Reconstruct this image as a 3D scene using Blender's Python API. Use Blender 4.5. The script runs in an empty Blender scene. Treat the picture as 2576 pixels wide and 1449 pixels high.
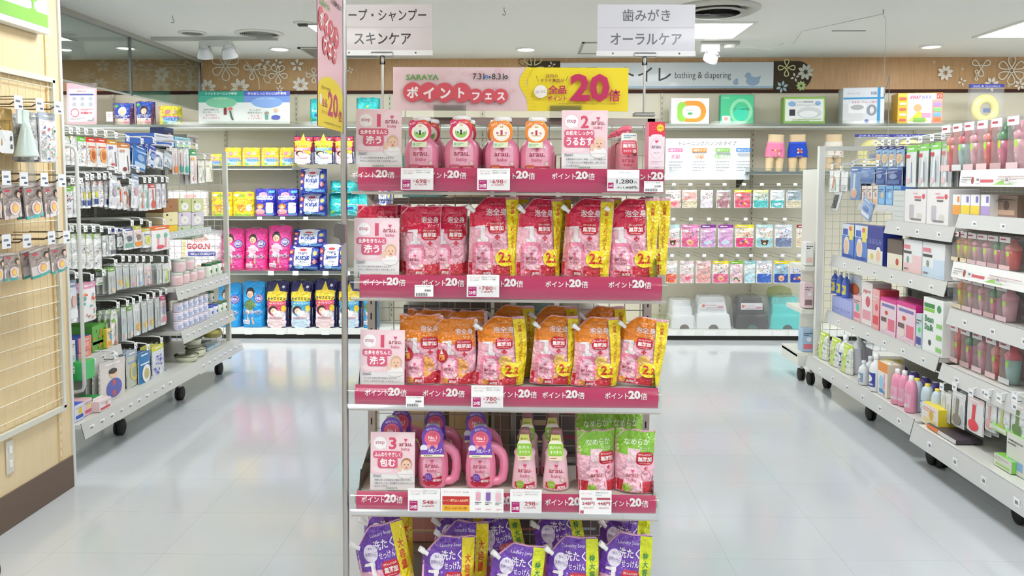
# Baby-goods corner of a Japanese drugstore, built object by object.
import bpy, math, random
import numpy as np
from mathutils import Matrix, Vector
from mathutils.geometry import tessellate_polygon

SC = bpy.context.scene
COL = SC.collection
R = math.radians

# ------------------------------------------------------------------ camera
CAMZ, FPX, CX, PY, YAW, PITCH = 1.45, 2050.0, 1288.0, 593.0, R(1.17), R(3.7)
cam_data = bpy.data.cameras.new('camera')
cam_data.sensor_fit = 'HORIZONTAL'
cam_data.sensor_width = 36.0
cam_data.lens = 36.0 * FPX / 2576.0
cam_data.shift_y = (PY - 724.5) / 2576.0
cam_data.clip_start = 0.05
cam = bpy.data.objects.new('camera', cam_data)
cam.location = (0, 0, CAMZ)
cam.rotation_euler = (R(90) - PITCH, 0, YAW)
COL.objects.link(cam)
SC.camera = cam

# ------------------------------------------------------------------ world, exposure
w = bpy.data.worlds.new('world'); SC.world = w; w.use_nodes = True
w.node_tree.nodes['Background'].inputs[0].default_value = (0.93, 0.97, 1.0, 1)
w.node_tree.nodes['Background'].inputs[1].default_value = 0.45   # the bright rest of the sales floor, open at the sides
SC.view_settings.view_transform = 'Standard'
SC.view_settings.look = 'None'
SC.view_settings.gamma = 1.0
SC.view_settings.use_curve_mapping = False
SC.view_settings.exposure = 0.66
SC.cycles.max_bounces = 7
SC.cycles.diffuse_bounces = 4
SC.cycles.glossy_bounces = 3
SC.cycles.transparent_max_bounces = 24
SC.cycles.caustics_reflective = False
SC.cycles.caustics_refractive = False
PANEL_LIGHT = 14.5     # fluorescent ceiling panels
DOWN_LIGHT = 30.0
SPOT_W = 27.0

# camera geometry, used to read positions out of the photograph
_F = Vector((-math.sin(YAW) * math.cos(PITCH), math.cos(YAW) * math.cos(PITCH), -math.sin(PITCH)))
_Rt = Vector((math.cos(YAW), math.sin(YAW), 0))
_U = _Rt.cross(_F)
def ray(px, py):
    return _F + _Rt * ((px - CX) / FPX) + _U * ((PY - py) / FPX)
def at(px, py, Y):
    d = ray(px, py); t = Y / d.y
    return d.x * t, CAMZ + d.z * t
def onX(px, py, X):
    d = ray(px, py); t = X / d.x
    return d.y * t, CAMZ + d.z * t
def onZ(px, py, z):
    d = ray(px, py); t = (z - CAMZ) / d.z
    return d.x * t, d.y * t

# ------------------------------------------------------------------ materials
_MC = {}
KINDS = {  # roughness, metallic, coat, specular
    'paper': (.55, 0, 0, .4), 'card': (.42, 0, .15, .5), 'gloss': (.22, 0, .3, .5), 'film': (.3, 0, .8, .22),
    'matte': (.85, 0, 0, .25), 'metal': (.28, 1, 0, .5), 'paint': (.38, 0, .1, .5), 'print': (.45, 0, 0, .4),
    'rubber': (.6, 0, 0, .4), 'fabric': (.95, 0, 0, .2), 'skin': (.6, 0, 0, .35)}
def lin(h):
    h = h.lstrip('#')
    if len(h) == 3: h = ''.join(c * 2 for c in h)
    v = [int(h[i:i + 2], 16) / 255 for i in (0, 2, 4)]
    return tuple((c / 12.92 if c <= .04045 else ((c + .055) / 1.055) ** 2.4) for c in v) + (1,)
def M(spec):
    if spec in _MC: return _MC[spec]
    kind, _, hx = spec.partition(':')
    m = bpy.data.materials.new(spec.replace(':', '_')); m.use_nodes = True
    nt = m.node_tree; N = nt.nodes; L = nt.links
    out = N['Material Output']; b = N['Principled BSDF']
    if kind == 'emit':
        hx, _, st = hx.partition(':')
        N.remove(b); e = N.new('ShaderNodeEmission'); e.inputs[0].default_value = lin(hx); e.inputs[1].default_value = float(st)
        L.new(e.outputs[0], out.inputs[0])
    elif kind in ('clear', 'glass', 'bagfilm', 'tint'):
        N.remove(b)
        tr = N.new('ShaderNodeBsdfTransparent'); tr.inputs[0].default_value = lin(hx)
        gl = N.new('ShaderNodeBsdfGlossy'); gl.inputs['Roughness'].default_value = {'clear': .06, 'glass': .02, 'bagfilm': .12, 'tint': .1}[kind]
        fr = N.new('ShaderNodeFresnel'); fr.inputs[0].default_value = 1.45
        mx = N.new('ShaderNodeMixShader'); L.new(tr.outputs[0], mx.inputs[1]); L.new(gl.outputs[0], mx.inputs[2])
        mul = N.new('ShaderNodeMath'); mul.operation = 'MULTIPLY_ADD'
        mul.inputs[1].default_value = {'clear': 1., 'glass': .7, 'bagfilm': .12, 'tint': 1.}[kind]
        mul.inputs[2].default_value = {'clear': .015, 'glass': .0, 'bagfilm': .02, 'tint': .02}[kind]
        L.new(fr.outputs[0], mul.inputs[0]); L.new(mul.outputs[0], mx.inputs[0])
        last = mx
        if kind in ('bagfilm', 'tint'):   # slightly milky plastic
            df = N.new('ShaderNodeBsdfDiffuse'); df.inputs[0].default_value = (.85, .87, .88, 1) if kind == 'bagfilm' else lin(hx)
            m2 = N.new('ShaderNodeMixShader'); m2.inputs[0].default_value = .12 if kind == 'bagfilm' else .38
            L.new(mx.outputs[0], m2.inputs[1]); L.new(df.outputs[0], m2.inputs[2]); last = m2
        if kind == 'bagfilm':
            nz = N.new('ShaderNodeTexNoise'); nz.inputs['Scale'].default_value = 26; nz.inputs['Detail'].default_value = 2
            tc = N.new('ShaderNodeTexCoord'); L.new(tc.outputs['Object'], nz.inputs['Vector'])
            bp = N.new('ShaderNodeBump'); bp.inputs['Strength'].default_value = .6; bp.inputs['Distance'].default_value = .02
            L.new(nz.outputs[0], bp.inputs['Height']); L.new(bp.outputs[0], gl.inputs['Normal'])
        L.new(last.outputs[0], out.inputs[0])
    else:
        r, mt, co, sp = KINDS[kind]
        b.inputs['Roughness'].default_value = r; b.inputs['Metallic'].default_value = mt
        b.inputs['Coat Weight'].default_value = co; b.inputs['Coat Roughness'].default_value = .05
        b.inputs['Specular IOR Level'].default_value = sp
        c = lin(hx)
        b.inputs['Base Color'].default_value = c
        if kind in ('film', 'gloss', 'matte', 'paint', 'fabric', 'skin'):
            tc = N.new('ShaderNodeTexCoord')
            nz = N.new('ShaderNodeTexNoise'); nz.inputs['Detail'].default_value = 3 if kind == 'film' else 4
            nz.inputs['Scale'].default_value = {'film': 17, 'gloss': 40, 'matte': 60, 'paint': 90, 'fabric': 300, 'skin': 60}[kind]
            L.new(tc.outputs['Object'], nz.inputs['Vector'])
            bp = N.new('ShaderNodeBump'); L.new(nz.outputs[0], bp.inputs['Height'])
            bp.inputs['Strength'].default_value = {'film': .55, 'gloss': .05, 'matte': .1, 'paint': .04, 'fabric': .3, 'skin': .05}[kind]
            bp.inputs['Distance'].default_value = .12 if kind == 'film' else .003
            L.new(bp.outputs[0], b.inputs['Normal']); L.new(bp.outputs[0], b.inputs['Coat Normal'])
    _MC[spec] = m
    return m

def custom(name, fn):
    m = bpy.data.materials.new(name); m.use_nodes = True
    fn(m.node_tree, m.node_tree.nodes, m.node_tree.links, m.node_tree.nodes['Principled BSDF'])
    _MC[name] = m

# ------------------------------------------------------------------ text outlines (Blender's own font)
_TC = {}
def text_mesh(s, bold=0.0):
    k = (s, bold)
    if k in _TC: return _TC[k]
    c = bpy.data.curves.new('t', 'FONT'); c.body = s; c.resolution_u = 2; c.offset = bold
    o = bpy.data.objects.new('t', c); COL.objects.link(o)
    dg = bpy.context.evaluated_depsgraph_get()
    m = bpy.data.meshes.new_from_object(o.evaluated_get(dg))
    v = np.array([p.co[:2] for p in m.vertices], float).reshape(-1, 2)
    f = [tuple(p.vertices) for p in m.polygons]
    bpy.data.meshes.remove(m); bpy.data.objects.remove(o); bpy.data.curves.remove(c)
    if len(v):
        lo, hi = v.min(0), v.max(0)
        d = np.maximum(hi - lo, 1e-6)
        r = ((v - (lo + hi) / 2), f, d)
    else:
        r = (np.zeros((0, 2)), [], np.array([1., 1.]))
    _TC[k] = r
    return r

def subdiv(q, F, cell):
    q = [tuple(p) for p in q]; out = []; st = []
    for f in F:
        st += [(f[0], f[k], f[k + 1]) for k in range(1, len(f) - 1)]
    mid = {}
    while st:
        a, b, c = st.pop()
        d = [(q[i][0] - q[j][0]) ** 2 + (q[i][1] - q[j][1]) ** 2 for i, j in ((a, b), (b, c), (c, a))]
        k = d.index(max(d))
        if d[k] <= (cell * 1.5) ** 2: out.append((a, b, c)); continue
        i, j, o = ((a, b, c), (b, c, a), (c, a, b))[k]
        key = (min(i, j), max(i, j))
        if key not in mid:
            mid[key] = len(q); q.append(((q[i][0] + q[j][0]) / 2, (q[i][1] + q[j][1]) / 2))
        m = mid[key]; st += [(i, m, o), (m, j, o)]
    return np.array(q), out

# ------------------------------------------------------------------ mesh builder
def flat(x, z, h):
    return np.stack([x, -h, z], -1)

class MB:
    def __init__(s):
        s.V = []; s.F = []; s.Mi = []; s.S = []; s.n = 0; s.mats = []; s.xf = None
    def mi(s, m):
        if m not in s.mats: s.mats.append(m)
        return s.mats.index(m)
    def add(s, V, F, mat, smooth=False):
        V = np.asarray(V, float).reshape(-1, 3)
        if s.xf is not None:
            A = np.array(s.xf); V = V @ A[:3, :3].T + A[:3, 3]
        s.V.append(V); b = s.n; k = s.mi(mat)
        for f in F: s.F.append(tuple(i + b for i in f))
        s.Mi += [k] * len(F); s.S += [smooth] * len(F); s.n += len(V)
        return s
    def box(s, x0, x1, y0, y1, z0, z1, mat, bev=0.0):
        if x1 < x0: x0, x1 = x1, x0
        if y1 < y0: y0, y1 = y1, y0
        if z1 < z0: z0, z1 = z1, z0
        b = min(bev, (x1 - x0) * .45, (y1 - y0) * .45, (z1 - z0) * .45)
        if b <= 0:
            V = [(x, y, z) for x in (x0, x1) for y in (y0, y1) for z in (z0, z1)]
            F = [(0, 1, 3, 2), (4, 6, 7, 5), (0, 4, 5, 1), (2, 3, 7, 6), (0, 2, 6, 4), (1, 5, 7, 3)]
            return s.add(V, F, mat)
        V = []; 
        X, Y, Z = (x0, x1), (y0, y1), (z0, z1)
        idx = {}
        for i in (0, 1):
            for j in (0, 1):
                for k in (0, 1):
                    sx, sy, sz = (1, -1)[i], (1, -1)[j], (1, -1)[k]
                    idx[i, j, k] = len(V)
                    V += [(X[i], Y[j] + sy * b, Z[k] + sz * b), (X[i] + sx * b, Y[j], Z[k] + sz * b), (X[i] + sx * b, Y[j] + sy * b, Z[k])]
        F = []
        for a in range(3):
            for sd in (0, 1):
                o1, o2 = [q for q in range(3) if q != a]
                cyc = [(0, 0), (0, 1), (1, 1), (1, 0)]
                f = []
                for (p, q) in cyc:
                    key = [0, 0, 0]; key[a] = sd; key[o1] = p; key[o2] = q
                    f.append(idx[tuple(key)] + a)
                F.append(tuple(f))
        for a in range(3):
            o1, o2 = [q for q in range(3) if q != a]
            for p in (0, 1):
                for q in (0, 1):
                    k0 = [0, 0, 0]; k1 = [0, 0, 0]; k0[a] = 0; k1[a] = 1
                    for k in (k0, k1): k[o1] = p; k[o2] = q
                    F.append((idx[tuple(k0)] + o1, idx[tuple(k0)] + o2, idx[tuple(k1)] + o2, idx[tuple(k1)] + o1))
        for k, v in idx.items(): F.append((v, v + 1, v + 2))
        return s.add(V, F, mat)
    def tube(s, pts, r, mat, n=8, cap=True):
        P = [Vector(p) for p in pts]; rr = r if isinstance(r, (list, tuple)) else [r] * len(P)
        V = []; F = []
        up = None
        for i, p in enumerate(P):
            d = (P[min(i + 1, len(P) - 1)] - P[max(i - 1, 0)])
            if d.length < 1e-9: d = Vector((0, 0, 1))
            d.normalize()
            if up is None:
                up = Vector((0, 0, 1)) if abs(d.z) < .9 else Vector((1, 0, 0))
            a = d.cross(up)
            if a.length < 1e-6: a = d.cross(Vector((0, 1, 0)))
            a.normalize(); c = a.cross(d); up = c
            for k in range(n):
                t = 2 * math.pi * k / n
                V.append(p + (a * math.cos(t) + c * math.sin(t)) * rr[i])
        for i in range(len(P) - 1):
            for k in range(n):
                F.append((i * n + k, i * n + (k + 1) % n, (i + 1) * n + (k + 1) % n, (i + 1) * n + k))
        s.add(V, F, mat, n > 5)
        if cap:
            s.add(V[:n], [tuple(range(n))], mat); s.add(V[-n:], [tuple(range(n))[::-1]], mat)
        return s
    def lathe(s, prof, mat, n=24, c=(0, 0), sx=1., sy=1., smooth=True):
        V = []; F = []
        for (r, z) in prof:
            for k in range(n):
                t = 2 * math.pi * k / n
                V.append((c[0] + r * sx * math.cos(t), c[1] + r * sy * math.sin(t), z))
        for i in range(len(prof) - 1):
            for k in range(n):
                F.append((i * n + k, i * n + (k + 1) % n, (i + 1) * n + (k + 1) % n, (i + 1) * n + k))
        if prof[0][0] > 1e-5: F.append(tuple(range(n))[::-1])
        if prof[-1][0] > 1e-5: F.append(tuple(range((len(prof) - 1) * n, len(prof) * n)))
        return s.add(V, F, mat, smooth)
    def prism(s, poly, y0, y1, mat, sidemat=None):
        """polygon in (x, z), extruded from y0 to y1"""
        n = len(poly)
        tri = tessellate_polygon([[Vector((p[0], p[1], 0)) for p in poly]])
        s.add([(p[0], y0, p[1]) for p in poly], [tuple(t) for t in tri], mat)
        s.add([(p[0], y1, p[1]) for p in poly], [tuple(t)[::-1] for t in tri], mat)
        V = [(p[0], y, p[1]) for y in (y0, y1) for p in poly]
        s.add(V, [(i, (i + 1) % n, n + (i + 1) % n, n + i) for i in range(n)], sidemat or mat)
        return s
    def grid(s, P, mat, smooth=True, closed_u=False):
        """P: (rows, cols, 3)"""
        P = np.asarray(P); a, b = P.shape[:2]; F = []
        for i in range(a - 1):
            for j in range(b - (0 if closed_u else 1)):
                j2 = (j + 1) % b
                F.append((i * b + j, i * b + j2, (i + 1) * b + j2, (i + 1) * b + j))
        return s.add(P.reshape(-1, 3), F, mat, smooth)
    # printed artwork: list of 2-D shapes in cm, laid on a surface by warp(x, z, height)
    def art(s, items, warp=flat, u=.01, base=.0005, eps=.00012, kind='print', cell=1.4, off=(0, 0)):
        curved = warp is not flat
        for li, it in enumerate(items):
            h = base + li * eps
            op = it[0]
            if op in ('t', 'v'):
                _, txt, cx, cy, w_, h_, col = it[:7]; o = it[7] if len(it) > 7 else {}
                bold = o.get('b', 0.0); rot = o.get('r', 0.0)
                if op == 'v':
                    n = len(txt); ch = h_ / n
                    sub = [('t', c, cx, cy + h_ / 2 - ch * (k + .5), w_ if c not in 'っょゃゅー' else w_ * .7, ch * .9, col, o) for k, c in enumerate(txt) if c != ' ']
                    s.art(sub, warp, u, h, 0, kind, cell, off); continue
                v, f, d = text_mesh(txt, bold)
                if not len(v): continue
                if w_ is None: sc = np.array([h_ / d[1]] * 2)
                elif h_ is None: sc = np.array([w_ / d[0]] * 2)
                else: sc = np.array([w_ / d[0], h_ / d[1]])
                q = v * sc
                if o.get('sk'): q[:, 0] += q[:, 1] * o['sk']
                if rot:
                    cr, sr = math.cos(R(rot)), math.sin(R(rot))
                    q = np.stack([q[:, 0] * cr - q[:, 1] * sr, q[:, 0] * sr + q[:, 1] * cr], -1)
                q = q + (cx, cy)
                if o.get('arc'):   # bend the line of text up along an arc of given radius
                    ra = o['arc']; th = (q[:, 0] - cx) / ra; rr = ra + (q[:, 1] - cy)
                    q = np.stack([cx + rr * np.sin(th), cy - ra + rr * np.cos(th)], -1)
                F = f
            elif op == 'r':
                _, x0, y0, x1, y1, col = it[:6]
                nx = max(1, int(abs(x1 - x0) / cell)) if curved else 1; ny = max(1, int(abs(y1 - y0) / cell)) if curved else 1
                gx, gy = np.meshgrid(np.linspace(x0, x1, nx + 1), np.linspace(y0, y1, ny + 1))
                q = np.stack([gx.ravel(), gy.ravel()], -1); b = nx + 1
                F = [(i * b + j, i * b + j + 1, (i + 1) * b + j + 1, (i + 1) * b + j) for i in range(ny) for j in range(nx)]
            elif op in ('e', 'ring', 'burst'):
                _, cx, cy, rx, ry, col = it[:6]
                n = 28 if max(rx, ry) > .6 else 12
                lo = it[6] if op == 'ring' else 0
                t = np.linspace(0, 2 * math.pi, n, endpoint=False)
                if op == 'burst':
                    k = it[6]; amp = it[7] if len(it) > 7 else .12; n = k * 4; t = np.linspace(0, 2 * math.pi, n, endpoint=False)
                    mod = 1 + amp * np.cos(t * k)
                else: mod = np.ones(n)
                rings = [lo] + ([.5, 1] if curved and max(rx, ry) > 1.2 and not lo else [1])
                pts = []
                for g in rings:
                    if g == 0: pts.append(np.array([[cx, cy]])); continue
                    if op == 'ring' and g == lo: ax, ay = rx - lo, ry - lo
                    else: ax, ay = rx * g, ry * g
                    pts.append(np.stack([cx + ax * np.cos(t) * mod, cy + ay * np.sin(t) * mod], -1))
                q = np.concatenate(pts); F = []
                if lo == 0:
                    F += [(0, 1 + k, 1 + (k + 1) % n) for k in range(n)]; o0 = 1; m_ = len(rings) - 1
                else: o0 = 0; m_ = len(rings)
                for g in range(m_ - 1):
                    for k in range(n):
                        k2 = (k + 1) % n
                        F.append((o0 + g * n + k, o0 + (g + 1) * n + k, o0 + (g + 1) * n + k2, o0 + g * n + k2))
            elif op == 'p':
                _, pts, col = it[:3]
                q = np.array(pts, float)
                F = [tuple(t) for t in tessellate_polygon([[Vector((p[0], p[1], 0)) for p in pts]])]
            elif op == 'rr':
                _, x0, y0, x1, y1, rad, col = it[:7]
                rad = min(rad, abs(x1 - x0) / 2, abs(y1 - y0) / 2)
                pts = []
                for (ax, ay, t0) in ((x1 - rad, y1 - rad, 0), (x0 + rad, y1 - rad, 90), (x0 + rad, y0 + rad, 180), (x1 - rad, y0 + rad, 270)):
                    for k in range(5):
                        a = R(t0 + 22.5 * k); pts.append((ax + rad * math.cos(a), ay + rad * math.sin(a)))
                q = np.concatenate([[[(x0 + x1) / 2, (y0 + y1) / 2]], np.array(pts)])
                F = [(0, 1 + k, 1 + (k + 1) % 20) for k in range(20)]
            elif op == 'l':
                _, pts, wd, col = it[:4]
                P = np.array(pts, float); q = []; F = []
                for i, p in enumerate(P):
                    d = P[min(i + 1, len(P) - 1)] - P[max(i - 1, 0)]; d = d / (np.hypot(*d) + 1e-9)
                    nn = np.array([-d[1], d[0]]) * wd / 2
                    q += [p + nn, p - nn]
                F = [(2 * i, 2 * i + 1, 2 * i + 3, 2 * i + 2) for i in range(len(P) - 1)]
                q = np.array(q)
            if curved and op in ('p', 'rr', 'e', 'burst'):
                q, F = subdiv(np.asarray(q, float), F, cell)
            q = (np.asarray(q, float) + off) * u
            mat = col if ':' in col else kind + ':' + col
            s.add(warp(q[:, 0], q[:, 1], np.full(len(q), h)), F, mat, False)
        return s
    def mesh(s, name):
        me = bpy.data.meshes.new(name)
        V = np.concatenate(s.V) if s.V else np.zeros((0, 3))
        me.from_pydata(V.tolist(), [], s.F)
        for m in s.mats: me.materials.append(M(m))
        me.polygons.foreach_set('material_index', s.Mi)
        me.polygons.foreach_set('use_smooth', s.S)
        me.update()
        return me
    def build(s, name, parent=None, loc=None, rot=None):
        o = bpy.data.objects.new(name, s.mesh(name)); COL.objects.link(o)
        if parent is not None: o.parent = parent
        if loc is not None: o.location = loc
        if rot is not None: o.rotation_euler = rot
        return o

# ------------------------------------------------------------------ things
def tag(o, label=None, cat=None, group=None, kind=None):
    if label: o['label'] = label
    if cat: o['category'] = cat
    if group: o['group'] = group
    if kind: o['kind'] = kind
    return o
def thing(name, label, cat, loc=(0, 0, 0), rot=(0, 0, 0), group=None):
    o = bpy.data.objects.new(name, None); COL.objects.link(o)
    o.empty_display_size = .05
    o.location = loc; o.rotation_euler = rot
    return tag(o, label, cat, group)
def struct(name, mb):
    return tag(mb.build(name), kind='structure')
KIDS = {}
def dup(root, loc, rot=(0, 0, 0), scale=(1, 1, 1), label=None, group=None):
    """copy a thing with its parts and sub-parts"""
    def cp(o, par):
        c = o.copy(); COL.objects.link(c)
        if par is not None: c.parent = par
        for ch in list(o.children): cp(ch, c)
        return c
    c = cp(root, None)
    c.location = loc; c.rotation_euler = rot; c.scale = scale
    if label: c['label'] = label
    if group: c['group'] = group
    return c
class Proto:
    """first use moves the prototype itself, later uses copy it"""
    def __init__(s, make): s.make = make; s.root = None
    def put(s, loc, rot=(0, 0, 0), scale=(1, 1, 1), label=None, group=None):
        if s.root is None:
            s.root = s.make(); o = s.root
            o.location = loc; o.rotation_euler = rot; o.scale = scale
            if label: o['label'] = label
            if group: o['group'] = group
            return o
        return dup(s.root, loc, rot, scale, label, group or s.root.get('group'))
ORD = ['leftmost', 'second from left', 'third from left', 'fourth from left', 'fifth from left', 'sixth from left', 'seventh from left', 'eighth from left',
       'ninth from left', 'tenth from left', 'eleventh from left', 'twelfth from left', 'thirteenth from left', 'fourteenth from left', 'fifteenth from left', 'sixteenth from left', 'seventeenth from left', 'eighteenth from left']

# ------------------------------------------------------------------ shared shapes
def bag_warp(W, H, T0, T1, p=2.4, wob=0.0, seed=0, rip=0.0, lean=0.0, belly=.5):
    """front surface of a stand-up bag: depth T0 at the base, T1 at the top"""
    rs = random.Random(seed); a1, a2, a3 = (rs.uniform(0, 6) for _ in range(3))
    def warp(x, z, h):
        v = np.clip(z / H, 0, 1)
        T = T0 + (T1 - T0) * v ** 1.2 + T0 * belly * .5 * np.sin(np.pi * np.clip(v, 0, 1)) * (v < 1)
        q = np.clip(np.abs(x) / (W / 2), 0, 1)
        d = T * np.maximum(0, 1 - q ** p) ** .75
        if rip:
            d = d + rip * (np.sin(x * 55 + z * 38 + a1) + .7 * np.sin(z * 75 - x * 42 + a2)) * (1 - q ** 2)
        xx = x + wob * np.sin(z * 17 + a3) * np.abs(x) / (W / 2)
        yy = -d - h - lean * z
        return np.stack([xx, yy, z], -1)
    return warp
def bag_body(mb, W, H, T0, T1, mat, ztop=None, backmat=None, nu=16, nv=18, **k):
    wf = bag_warp(W, H, T0, T1, **k)
    us = np.sin(np.linspace(-1, 1, nu + 1) * math.pi / 2); vs = np.linspace(0, 1, nv + 1)
    P = np.zeros((nv + 1, nu + 1, 3)); B = P.copy()
    for i, v in enumerate(vs):
        x = us * W / 2
        zt = np.array([ztop(u) if ztop else 1.0 for u in us]) * H
        z = v * zt
        P[i] = wf(x, z, np.zeros(nu + 1))
        Q = wf(x, z, np.zeros(nu + 1)); lean = k.get('lean', 0)
        Q[:, 1] = -(Q[:, 1] + lean * z) * .8 - lean * z + .001
        B[i] = Q
    mb.grid(P, mat); mb.grid(B[:, ::-1], backmat or mat)
    # base gusset
    n = nu + 1
    V = np.concatenate([P[0], B[0]]); mb.add(V, [(j, j + 1, n + j + 1, n + j) for j in range(nu)], mat)
    V = np.concatenate([P[-1], B[-1]]); mb.add(V, [(j, j + 1, n + j + 1, n + j) for j in range(nu)], mat)
    return wf
def box_warp(D):
    def warp(x, z, h): return np.stack([x, np.full_like(x, -D / 2) - h, z], -1)
    return warp
def cyl_warp(rfun, sx=1., sy=1.):
    """label on a round bottle; rfun(z) gives the radius"""
    def warp(x, z, h):
        r = rfun(z); t = np.clip(x / (r * sx), -1.45, 1.45)
        return np.stack([(r * sx + h) * np.sin(t), -(r * sy + h) * np.cos(t), z], -1)
    return warp
def heart(cx, cy, s, col):
    pts = []
    for k in range(20):
        t = 2 * math.pi * k / 20
        pts.append((cx + s * .5 * math.sin(t) ** 3, cy + s * .5 * (.8125 * math.cos(t) - .3125 * math.cos(2 * t) - .125 * math.cos(3 * t) - .0625 * math.cos(4 * t))))
    return [('p', pts, col)]
def arau(cx, cy, w, c1='#a8324e', c2='#d0587a', hs=.26):
    """heart, brand word and 'baby' below"""
    h = w * .24
    return heart(cx, cy + w * .5, w * hs, '#e0507a') + [('r', cx - w * .1, cy + w * .33, cx + w * .1, cy + w * .36, '#e0507a'),
            ('t', 'arau.', cx, cy + w * .14, w, h, c1, {'b': .006}), ('t', 'baby', cx, cy - w * .22, w * .66, w * .3, c2)]
def lines(x0, y0, x1, n, dy, hgt, col, seed=0):
    rs = random.Random(seed); out = []
    for i in range(n):
        y = y0 - i * dy; x = x0
        end = x1 if i < n - 1 else x0 + (x1 - x0) * .6
        while x < end:
            w_ = hgt * rs.uniform(.6, 2.2); out.append(('r', x, y, min(x + w_, end), y + hgt, col)); x += w_ + hgt * .45
    return out
def baby_pic(cx, cy, s, hair='#c9a287', skin='#f0c8ad', cloth='#f4f2f0'):
    return [('e', cx - s * .05, cy - s * .62, s * .62, s * .42, cloth), ('e', cx - s * .5, cy - s * .25, s * .16, s * .3, skin),
            ('e', cx, cy + s * .1, s * .4, s * .46, hair), ('e', cx, cy, s * .36, s * .4, skin),
            ('e', cx - s * .14, cy + s * .04, s * .05, s * .04, '#6b4a40'), ('e', cx + s * .14, cy + s * .04, s * .05, s * .04, '#6b4a40'),
            ('e', cx, cy - s * .06, s * .03, s * .02, '#d99c84'), ('e', cx, cy - s * .19, s * .1, s * .05, '#c9605c')]
def child_pic(cx, y0, h, top, hair='#2c1d1a', skin='#eec3a2', short=None):
    s = h
    return [('l', [(cx - s * .04, y0 + s * .34), (cx - s * .05, y0 + s * .16), (cx - s * .03, y0)], s * .05, skin),
            ('l', [(cx + s * .05, y0 + s * .34), (cx + s * .07, y0 + s * .16), (cx + s * .11, y0 + s * .02)], s * .05, skin),
            ('e', cx, y0 + s * .37, s * .09, s * .07, short or '#f5eef0'),
            ('e', cx, y0 + s * .52, s * .11, s * .15, top), ('l', [(cx - s * .09, y0 + s * .6), (cx - s * .15, y0 + s * .46)], s * .05, top),
            ('l', [(cx + s * .09, y0 + s * .6), (cx + s * .16, y0 + s * .48)], s * .05, top),
            ('e', cx, y0 + s * .84, s * .11, s * .13, hair), ('e', cx, y0 + s * .79, s * .085, s * .09, skin),
            ('e', cx - s * .03, y0 + s * .8, s * .012, s * .01, '#2c1d1a'), ('e', cx + s * .03, y0 + s * .8, s * .012, s * .01, '#2c1d1a'),
            ('e', cx, y0 + s * .745, s * .02, s * .01, '#c9605c')]
def flower(cx, cy, r, col, n=8, ctr=None):
    out = []
    for k in range(n):
        a = 2 * math.pi * k / n + .3
        pts = []
        for t in (0, .25, .5, .75, 1):
            pts.append((t, .16 * math.sin(math.pi * t) * 1.4))
        for t in (.75, .5, .25): pts.append((t, -.16 * math.sin(math.pi * t) * 1.4))
        P = [(cx + r * (.18 + .82 * p[0]) * math.cos(a) - r * p[1] * math.sin(a), cy + r * (.18 + .82 * p[0]) * math.sin(a) + r * p[1] * math.cos(a)) for p in pts]
        out.append(('p', P, col))
    if ctr: out.append(('e', cx, cy, r * .17, r * .17, ctr))
    return out
def loop_flower(cx, cy, r, col, n=6, wd=.9, ctr=True):
    out = []
    for k in range(n):
        a = 2 * math.pi * k / n - math.pi / 2
        P = []
        for i in range(13):
            t = i / 12; q = math.sin(math.pi * t)
            l_ = .2 + .8 * q; ww = .26 * math.sin(2 * math.pi * t)
            P.append((cx + r * (l_ * math.cos(a) - ww * math.sin(a)), cy + r * (l_ * math.sin(a) + ww * math.cos(a))))
        out.append(('l', P, wd, col))
    if ctr: out.append(('ring', cx, cy, r * .2, r * .2, col, wd))
    return out
# ================================================================== the room
CEIL = 2.64; YW = 7.92; YS = 7.47           # ceiling height, back wall, front of the back shelving
def floor_mat(nt, N, L, b):
    tc = N.new('ShaderNodeTexCoord')
    br = N.new('ShaderNodeTexBrick'); br.offset = 0; br.squash = 1
    br.inputs['Scale'].default_value = 1.0; br.inputs['Brick Width'].default_value = .44; br.inputs['Row Height'].default_value = .40
    br.inputs['Mortar Size'].default_value = .0011; br.inputs['Mortar Smooth'].default_value = .3
    br.inputs['Color1'].default_value = (.585, .62, .642, 1); br.inputs['Color2'].default_value = (.572, .607, .63, 1); br.inputs['Mortar'].default_value = (.44, .465, .48, 1)
    mp = N.new('ShaderNodeMapping'); mp.inputs['Location'].default_value = (.11, .12, 0)
    L.new(tc.outputs['Object'], mp.inputs[0]); L.new(mp.outputs[0], br.inputs['Vector'])
    nz = N.new('ShaderNodeTexNoise'); nz.inputs['Scale'].default_value = 2.2; nz.inputs['Detail'].default_value = 5; L.new(tc.outputs['Object'], nz.inputs['Vector'])
    mx = N.new('ShaderNodeMix'); mx.data_type = 'RGBA'; mx.blend_type = 'MULTIPLY'; mx.inputs[0].default_value = .12
    cr = N.new('ShaderNodeValToRGB'); L.new(nz.outputs[0], cr.inputs[0])
    cr.color_ramp.elements[0].color = (.86, .84, .80, 1); cr.color_ramp.elements[1].color = (1, 1, 1, 1)
    L.new(br.outputs['Color'], mx.inputs[6]); L.new(cr.outputs[0], mx.inputs[7]); L.new(mx.outputs[2], b.inputs['Base Color'])
    rr = N.new('ShaderNodeMapRange'); L.new(nz.outputs[0], rr.inputs[0]); rr.inputs[3].default_value = .06; rr.inputs[4].default_value = .15
    L.new(rr.outputs[0], b.inputs['Roughness']); b.inputs['Specular IOR Level'].default_value = .7
    n2 = N.new('ShaderNodeTexNoise'); n2.inputs['Scale'].default_value = 7; n2.inputs['Detail'].default_value = 2; L.new(tc.outputs['Object'], n2.inputs['Vector'])
    bp = N.new('ShaderNodeBump'); bp.inputs['Strength'].default_value = .05; bp.inputs['Distance'].default_value = .02
    L.new(n2.outputs[0], bp.inputs['Height']); L.new(bp.outputs[0], b.inputs['Normal'])
custom('vinyl_floor', floor_mat)
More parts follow.
